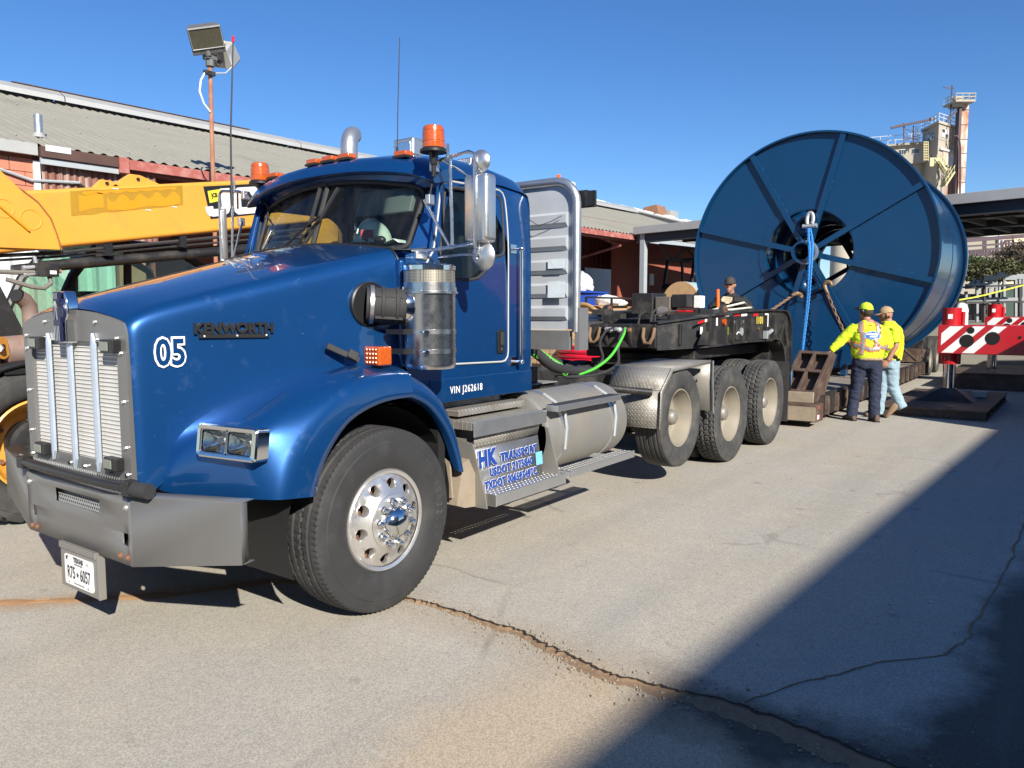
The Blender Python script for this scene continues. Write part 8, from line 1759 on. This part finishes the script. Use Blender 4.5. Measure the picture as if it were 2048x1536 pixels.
# back print (rounded badge with two lines of words)
bc = L1(.045, -.3, 1.30)
from mathutils.bvhtree import BVHTree
bm = bmesh.new(); bm.from_mesh(sm_); TR1 = BVHTree.FromBMesh(bm); bm.free()
def print_on(mb, name, mat, lift, par=shirt, tr=TR1, dv=FV, smo=True):
    out = []
    for q in mb.v:
        h = tr.ray_cast(q, dv); out.append(h[0]-dv*lift if h[0] else q+dv*.15)
    mb.v = out; return mb.build(name, mat, par, sharp=180)
def badge(sx, sz): return [bc+RV*x*sx+Vector((0, 0, z*sz)) for x, z in ((-1, -.62), (-1, .55), (-.75, .72), (-.35, .78), (0, 1.05), (.35, .78), (.75, .72), (1, .55), (1, -.62), (.6, -.78), (.25, -.88), (0, -1.1), (-.25, -.88), (-.6, -.78))]
def badge_mesh(sx, sz):
    P_ = badge(sx, sz); mb = MB(); n = len(P_); R_ = [[bc.lerp(q, k/4) for q in P_] for k in range(1, 5)]; mb.loft(R_); mb.v.append(bc.copy()); c_ = len(mb.v)-1; mb.f += [(k, (k+1) % n, c_) for k in range(n)]; return mb
print_on(badge_mesh(.107, .064), 'print_border', M('pale_print', (.45, .60, .70), .6), .012); print_on(badge_mesh(.098, .057), 'print_field', M('blue_print', (.03, .12, .42), .6), .014)
mb = MB()
for z_, h_, ws_ in ((.016, .013, (.018, .016, .018, .020, .014, .018, .016, .020)), (-.020, .010, (.016, .012, .014, .010, .014))):
    x_ = -sum(ws_)/2-.0025*(len(ws_)-1)
    for w_ in ws_:
        mb.face([bc+RV*(x_+a*w_)+Vector((0, 0, z_+b_*h_)) for a, b_ in ((0, -1), (1, -1), (1, 1), (0, 1))]); x_ += w_+.005
print_on(mb, 'print_marks', WHITE, .017)
mb = MB().box(0, 0, 0, 0, 0, 0); mb = MB(); q0 = L1(.02, -.3, 1.445); mb.face([q0+RV*a*.022+Vector((0, 0, b_*.008)) for a, b_ in ((-1, -1), (1, -1), (1, 1), (-1, 1))]); print_on(mb, 'neck_tag', OLIVE, .012)
hip, _ = cloth(MB().loft([ell(L1(.02, -.01, z), rx, ry, fa1) for z, rx, ry in ((.925, .195, .155), (.965, .203, .16))], True, caps=True), 'undershirt', TAN, p1, W1, .010, 2, .003)
boots(p1, [((L1(-.185, 0, 0).x, L1(-.185, 0, 0).y), math.atan2((FV-RV*.5).y, (FV-RV*.5).x), 0, 0), ((L1(.14, -.04, 0).x, L1(.14, -.04, 0).y), math.atan2((FV-RV*.25).y, (FV-RV*.25).x), 0, 0)])
hv = MB(); rows = []
cp = cap(hc1+Vector((0, 0, .01)), RV*.75-FV*.66, M('lime_cap', (.50, .68, .03), .8, var=.1, bump=.3, bs=120), p1, bill=.0)
fdir = (-RV*.75+FV*.66).normalized(); sdir = Vector((0, 0, 1)).cross(fdir); MB().grid([[hc1+fdir*(.10+.07*t_)+sdir*.075*s_*(1-.3*t_)+Vector((0, 0, .035+.035*t_-.012*abs(s_))) for s_ in (-1, -.5, 0, .5, 1)] for t_ in (0, .5, 1)]).build('cap_bill', CAPK, cp, solid=.005)
mb = MB().tube([hc1+fdir*.09+sdir*.09+Vector((0, 0, .035)), hc1+fdir*.13+sdir*.05+Vector((0, 0, .055)), hc1+fdir*.135-sdir*.05+Vector((0, 0, .055)), hc1+fdir*.09-sdir*.09+Vector((0, 0, .035)), hc1-fdir*.02-sdir*.094+Vector((0, 0, .0))], .014, 8); mb.build('dark_glasses', BLACKP, p1)
MB().sphere(hc1-sdir*-.088+Vector((0, 0, .005)), (.035, .035, .045), 12, 8).build('ear_muff', BLACKP, p1); MB().sphere(hc1-sdir*.088+Vector((0, 0, .005)), (.035, .035, .045), 12, 8).build('ear_muff', BLACKP, p1)
rows = []; MB().loft([[hc1-fdir*.02+fdir*(-.088*cos(a))*1.0+sdir*.078*sin(a)+Vector((0, 0, z)) for a in [R(-95+190*k/14) for k in range(15)]] for z in (-.055, -.02, .03)], False).build('hair', HAIR, p1, solid=.008)
# --- person 2: short sleeves, light jeans, hands together behind him
W2 = Vector((10.22, -1.87, 0)); p2 = thing('person', 'man in yellow short sleeve shirt, tan cap and pale jeans with hands behind him', 'person', W2)
RV2, FV2 = Vector((.34, -.94, 0)), Vector((.94, .34, 0)); W_ = W2
def L2_(a, b, z): return W2+RV2*a+FV2*b+Vector((0, 0, z))
fa2 = math.atan2((RV2*.55+FV2*.83).y, (RV2*.55+FV2*.83).x)
b = MB(); limb(b, [L2_(-.06, .03, .90), L2_(-.08, .0, .48), L2_(-.12, .0, .08)], [.085, .055, .042]); limb(b, [L2_(.04, -.03, .90), L2_(.05, -.03, .48), L2_(.19, -.10, .15)], [.085, .055, .042])
b.loft([ell(L2_(dx, 0, z), rx, ry, fa2) for z, rx, ry, dx in ((.88, .15, .11, 0), (1.05, .16, .12, .01), (1.25, .18, .12, .015), (1.38, .185, .11, .01), (1.46, .10, .075, 0), (1.51, .055, .055, -.03))], True, caps=True); limb(b, [L2_(-.02, .0, 1.46), L2_(-.06, .0, 1.55)], [.06, .056]); hc2 = L2_(-.075, .0, 1.60); hd2 = (-RV2*.92+FV2*.1+Vector((0, 0, -.25))).normalized(); head(b, hc2, hd2, up=(Vector((0, 0, 1))))
limb(b, [L2_(.03, -.15, 1.36), L2_(.045, -.20, 1.12), L2_(-.06, -.235, .90)], [.055, .048, .033], 12); hand(b, L2_(-.06, -.235, .90), -RV2*.5+Vector((0, 0, -.8)), FV2, .8, 1.0)
limb(b, [L2_(0, .18, 1.36), L2_(.08, .18, 1.1), L2_(-.02, -.20, .90)], [.055, .046, .03]); hand(b, L2_(-.03, -.20, .90), -RV2*.9+Vector((0, 0, -.3)), -FV2, .7)
o = put('body', remesh(b, 'body', .011, 3), SKIN, p2, Vector()); o.location = -W2
t = MB(); t.loft([ell(L2_(0, 0, z), rx, ry, fa2) for z, rx, ry in ((.78, .155, .14), (.88, .165, .15), (.97, .165, .15), (1.0, .16, .14))], True, caps=True)
limb(t, [L2_(-.06, .04, .86), L2_(-.085, .0, .48), L2_(-.115, .0, .24), L2_(-.125, .0, .05)], [.110, .085, .080, .082], 18); limb(t, [L2_(.03, -.03, .86), L2_(.06, -.03, .48), L2_(.14, -.07, .28), L2_(.20, -.10, .16)], [.112, .088, .076, .072], 18); cloth(t, 'jeans', LDENIM, p2, W2, .013, 4, .008, 10)
t = MB(); t.loft([ell(L2_(dx, 0, z), rx, ry, fa2) for z, rx, ry, dx in ((.90, .168, .155, .005), (1.0, .182, .165, .01), (1.15, .19, .165, .02), (1.28, .20, .155, .02), (1.37, .195, .135, .015), (1.43, .16, .11, .0), (1.475, .10, .085, -.02), (1.50, .075, .072, -.035))], True, caps=True)
limb(t, [L2_(.02, -.13, 1.38), L2_(.035, -.18, 1.26), L2_(.04, -.195, 1.17)], [.088, .085, .078], 16); limb(t, [L2_(0, .15, 1.38), L2_(.06, .18, 1.2)], [.085, .078], 16); sh2, sm2 = cloth(t, 'shirt', HIVIS, p2, W2, .012, 4, .009, 8)
VY = M('yellow_webbing', (.72, .40, .01), .7)
surf_band(sm2, None, [L2_(-.02, -.1, 1.48), L2_(.14, -.15, 1.36), L2_(.20, -.14, 1.2), L2_(.18, -.2, 1.05), L2_(.06, -.25, .93)], .035, VY, 'harness_strap', sh2, .008); surf_band(sm2, None, [L2_(.14, -.2, 1.10), L2_(.24, -.05, 1.16)], .03, VY, 'harness_strap', sh2, .008)
surf_band(sm2, None, [L2_(-.10, -.25, 1.0), L2_(.0, -.3, .965), L2_(.10, -.28, .92), L2_(.18, -.15, .90)], .05, BLACKP, 'waist_strap', sh2, .010)
boots(p2, [((L2_(-.135, 0, 0).x, L2_(-.135, 0, 0).y), math.atan2((-RV2).y, (-RV2).x)+.25, 0, 0), ((L2_(.16, -.10, 0).x, L2_(.16, -.10, 0).y), math.atan2((-RV2).y, (-RV2).x)+.1, .75, .0)], M('tan_boot', (.20, .13, .075), .75, var=.25, vs=14))
cap(hc2, hd2+Vector((0, 0, .12)), TAN, p2, .08); MB().loft([[hc2+fd_ for fd_ in [-hd2*(.07*cos(a))+hd2.cross(Vector((0, 0, 1)))*.074*sin(a)+Vector((0, 0, z)) for a in [R(-100+200*k/14) for k in range(15)]]] for z in (-.06, -.02, .03)], False).build('hair', HAIR, p2, solid=.006)
# --- person 3: black jacket behind the gooseneck, gloved hands on an orange bar
W3 = Vector((8.95, .22, .435)); p3 = thing('person', 'man in black jacket, dark cap and sunglasses holding an orange lever behind the gooseneck', 'person', W3)
RV3, FV3 = Vector((.30, -.954, 0)), Vector((-.90, -.30, 0)).normalized()
def L3(a, b, z): return W3+RV3*a+FV3*b+Vector((0, 0, z))
fa3 = math.atan2(RV3.y, RV3.x)
b = MB(); 
for q in (-1, 1): limb(b, [L3(q*.10, 0, .90), L3(q*.11, 0, .48), L3(q*.12, 0, .06)], [.085, .055, .042])
b.loft([ell(L3(0, 0, z), rx, ry, fa3) for z, rx, ry in ((.88, .16, .11), (1.1, .17, .12), (1.36, .19, .11), (1.45, .10, .075), (1.50, .055, .055))], True, caps=True); limb(b, [L3(0, .01, 1.45), L3(-.01, .03, 1.56)], [.058, .054]); hc3 = L3(-.02, .05, 1.63); head(b, hc3, FV3*.95-RV3*.15)
hL = L3(-.06, .29, 1.40); hR = L3(-.20, .26, 1.20)
limb(b, [L3(.19, 0, 1.40), L3(.30, .10, 1.20), hL+RV3*.10], [.055, .046, .032]); limb(b, [L3(-.19, 0, 1.40), L3(-.30, .06, 1.18), hR-RV3*.02-FV3*.10], [.055, .046, .032])
o = put('body', remesh(b, 'body', .011, 3), SKIN, p3, Vector()); o.location = -W3
g = MB(); hand(g, hL+RV3*.09, -RV3+Vector((0, 0, .05)), FV3, .9, 1.15); me = remesh(g, 'glove', .006, 2); o = put('glove', me, GLOV, p3, Vector()); o.location = -W3
g = MB(); hand(g, hR-FV3*.10-RV3*.02, FV3+RV3*.15, RV3, .9, 1.15); me = remesh(g, 'glove', .006, 2); o = put('glove', me, GLOV, p3, Vector()); o.location = -W3
t = MB(); t.loft([ell(L3(0, 0, z), rx, ry, fa3) for z, rx, ry in ((.80, .20, .15), (1.0, .205, .16), (1.2, .21, .155), (1.35, .215, .135), (1.42, .18, .11), (1.475, .10, .085), (1.50, .08, .075))], True, caps=True)
limb(t, [L3(.16, 0, 1.39), L3(.24, .04, 1.31), L3(.30, .10, 1.22), L3(.18, .22, 1.36), hL+RV3*.09], [.088, .086, .080, .066, .052], 16); limb(t, [L3(-.16, 0, 1.39), L3(-.26, .03, 1.28), L3(-.30, .06, 1.19), hR-RV3*.03-FV3*.13], [.088, .084, .076, .052], 16); jk, jm = cloth(t, 'jacket', BLKJ, p3, W3, .012, 4, .012, 8)
t = MB(); [limb(t, [L3(q*.10, 0, .88), L3(q*.11, 0, .48), L3(q*.12, 0, .04)], [.115, .088, .078], 16) for q in (-1, 1)]; cloth(t, 'trousers', DENIM, p3, W3, .014, 4, .008)
surf_band(jm, None, [L3(-.02, .2, 1.45), L3(-.03, .3, 1.3), L3(-.02, .3, 1.15)], .09, M('grey_shirt', (.30, .29, .30), .8), 'shirt_front', jk, .004)
cap(hc3, FV3*.95-RV3*.15, CAPK, p3, .07); ff = (FV3*.95-RV3*.15).normalized(); ss = Vector((0, 0, 1)).cross(ff)
mb = MB()
for q in (-1, 1): mb.obox(hc3+ff*.095+ss*q*.034+Vector((0, 0, .020)), ss*.026, ff*.004, Vector((0, 0, .016)))
mb.tube([hc3+ff*.096+ss*.06+Vector((0, 0, .025)), hc3+ss*.085+Vector((0, 0, .02))], .004, 5); mb.tube([hc3+ff*.096-ss*.06+Vector((0, 0, .025)), hc3-ss*.085+Vector((0, 0, .02))], .004, 5); mb.build('sunglasses', BLACKP, p3, bevel=.003)
mb = MB(); mb.sphere(hc3+ff*.060-Vector((0, 0, .080)), (.045, .045, .035), 14, 8); mb.build('beard', M('grey_beard', (.22, .15, .12), .9), p3)
boots(p3, [((L3(-.12, 0, 0).x, L3(-.12, 0, 0).y), math.atan2(FV3.y, FV3.x), 0, .435), ((L3(.12, 0, 0).x, L3(.12, 0, 0).y), math.atan2(FV3.y, FV3.x), 0, .435)])
bar = MB().tube([L3(-.19, .30, 1.56), L3(-.175, .30, 1.08)], .026, 12); tag(bar.build('orange_lever', ORANGE), 'orange bar held upright by the man in the black jacket', 'lever')
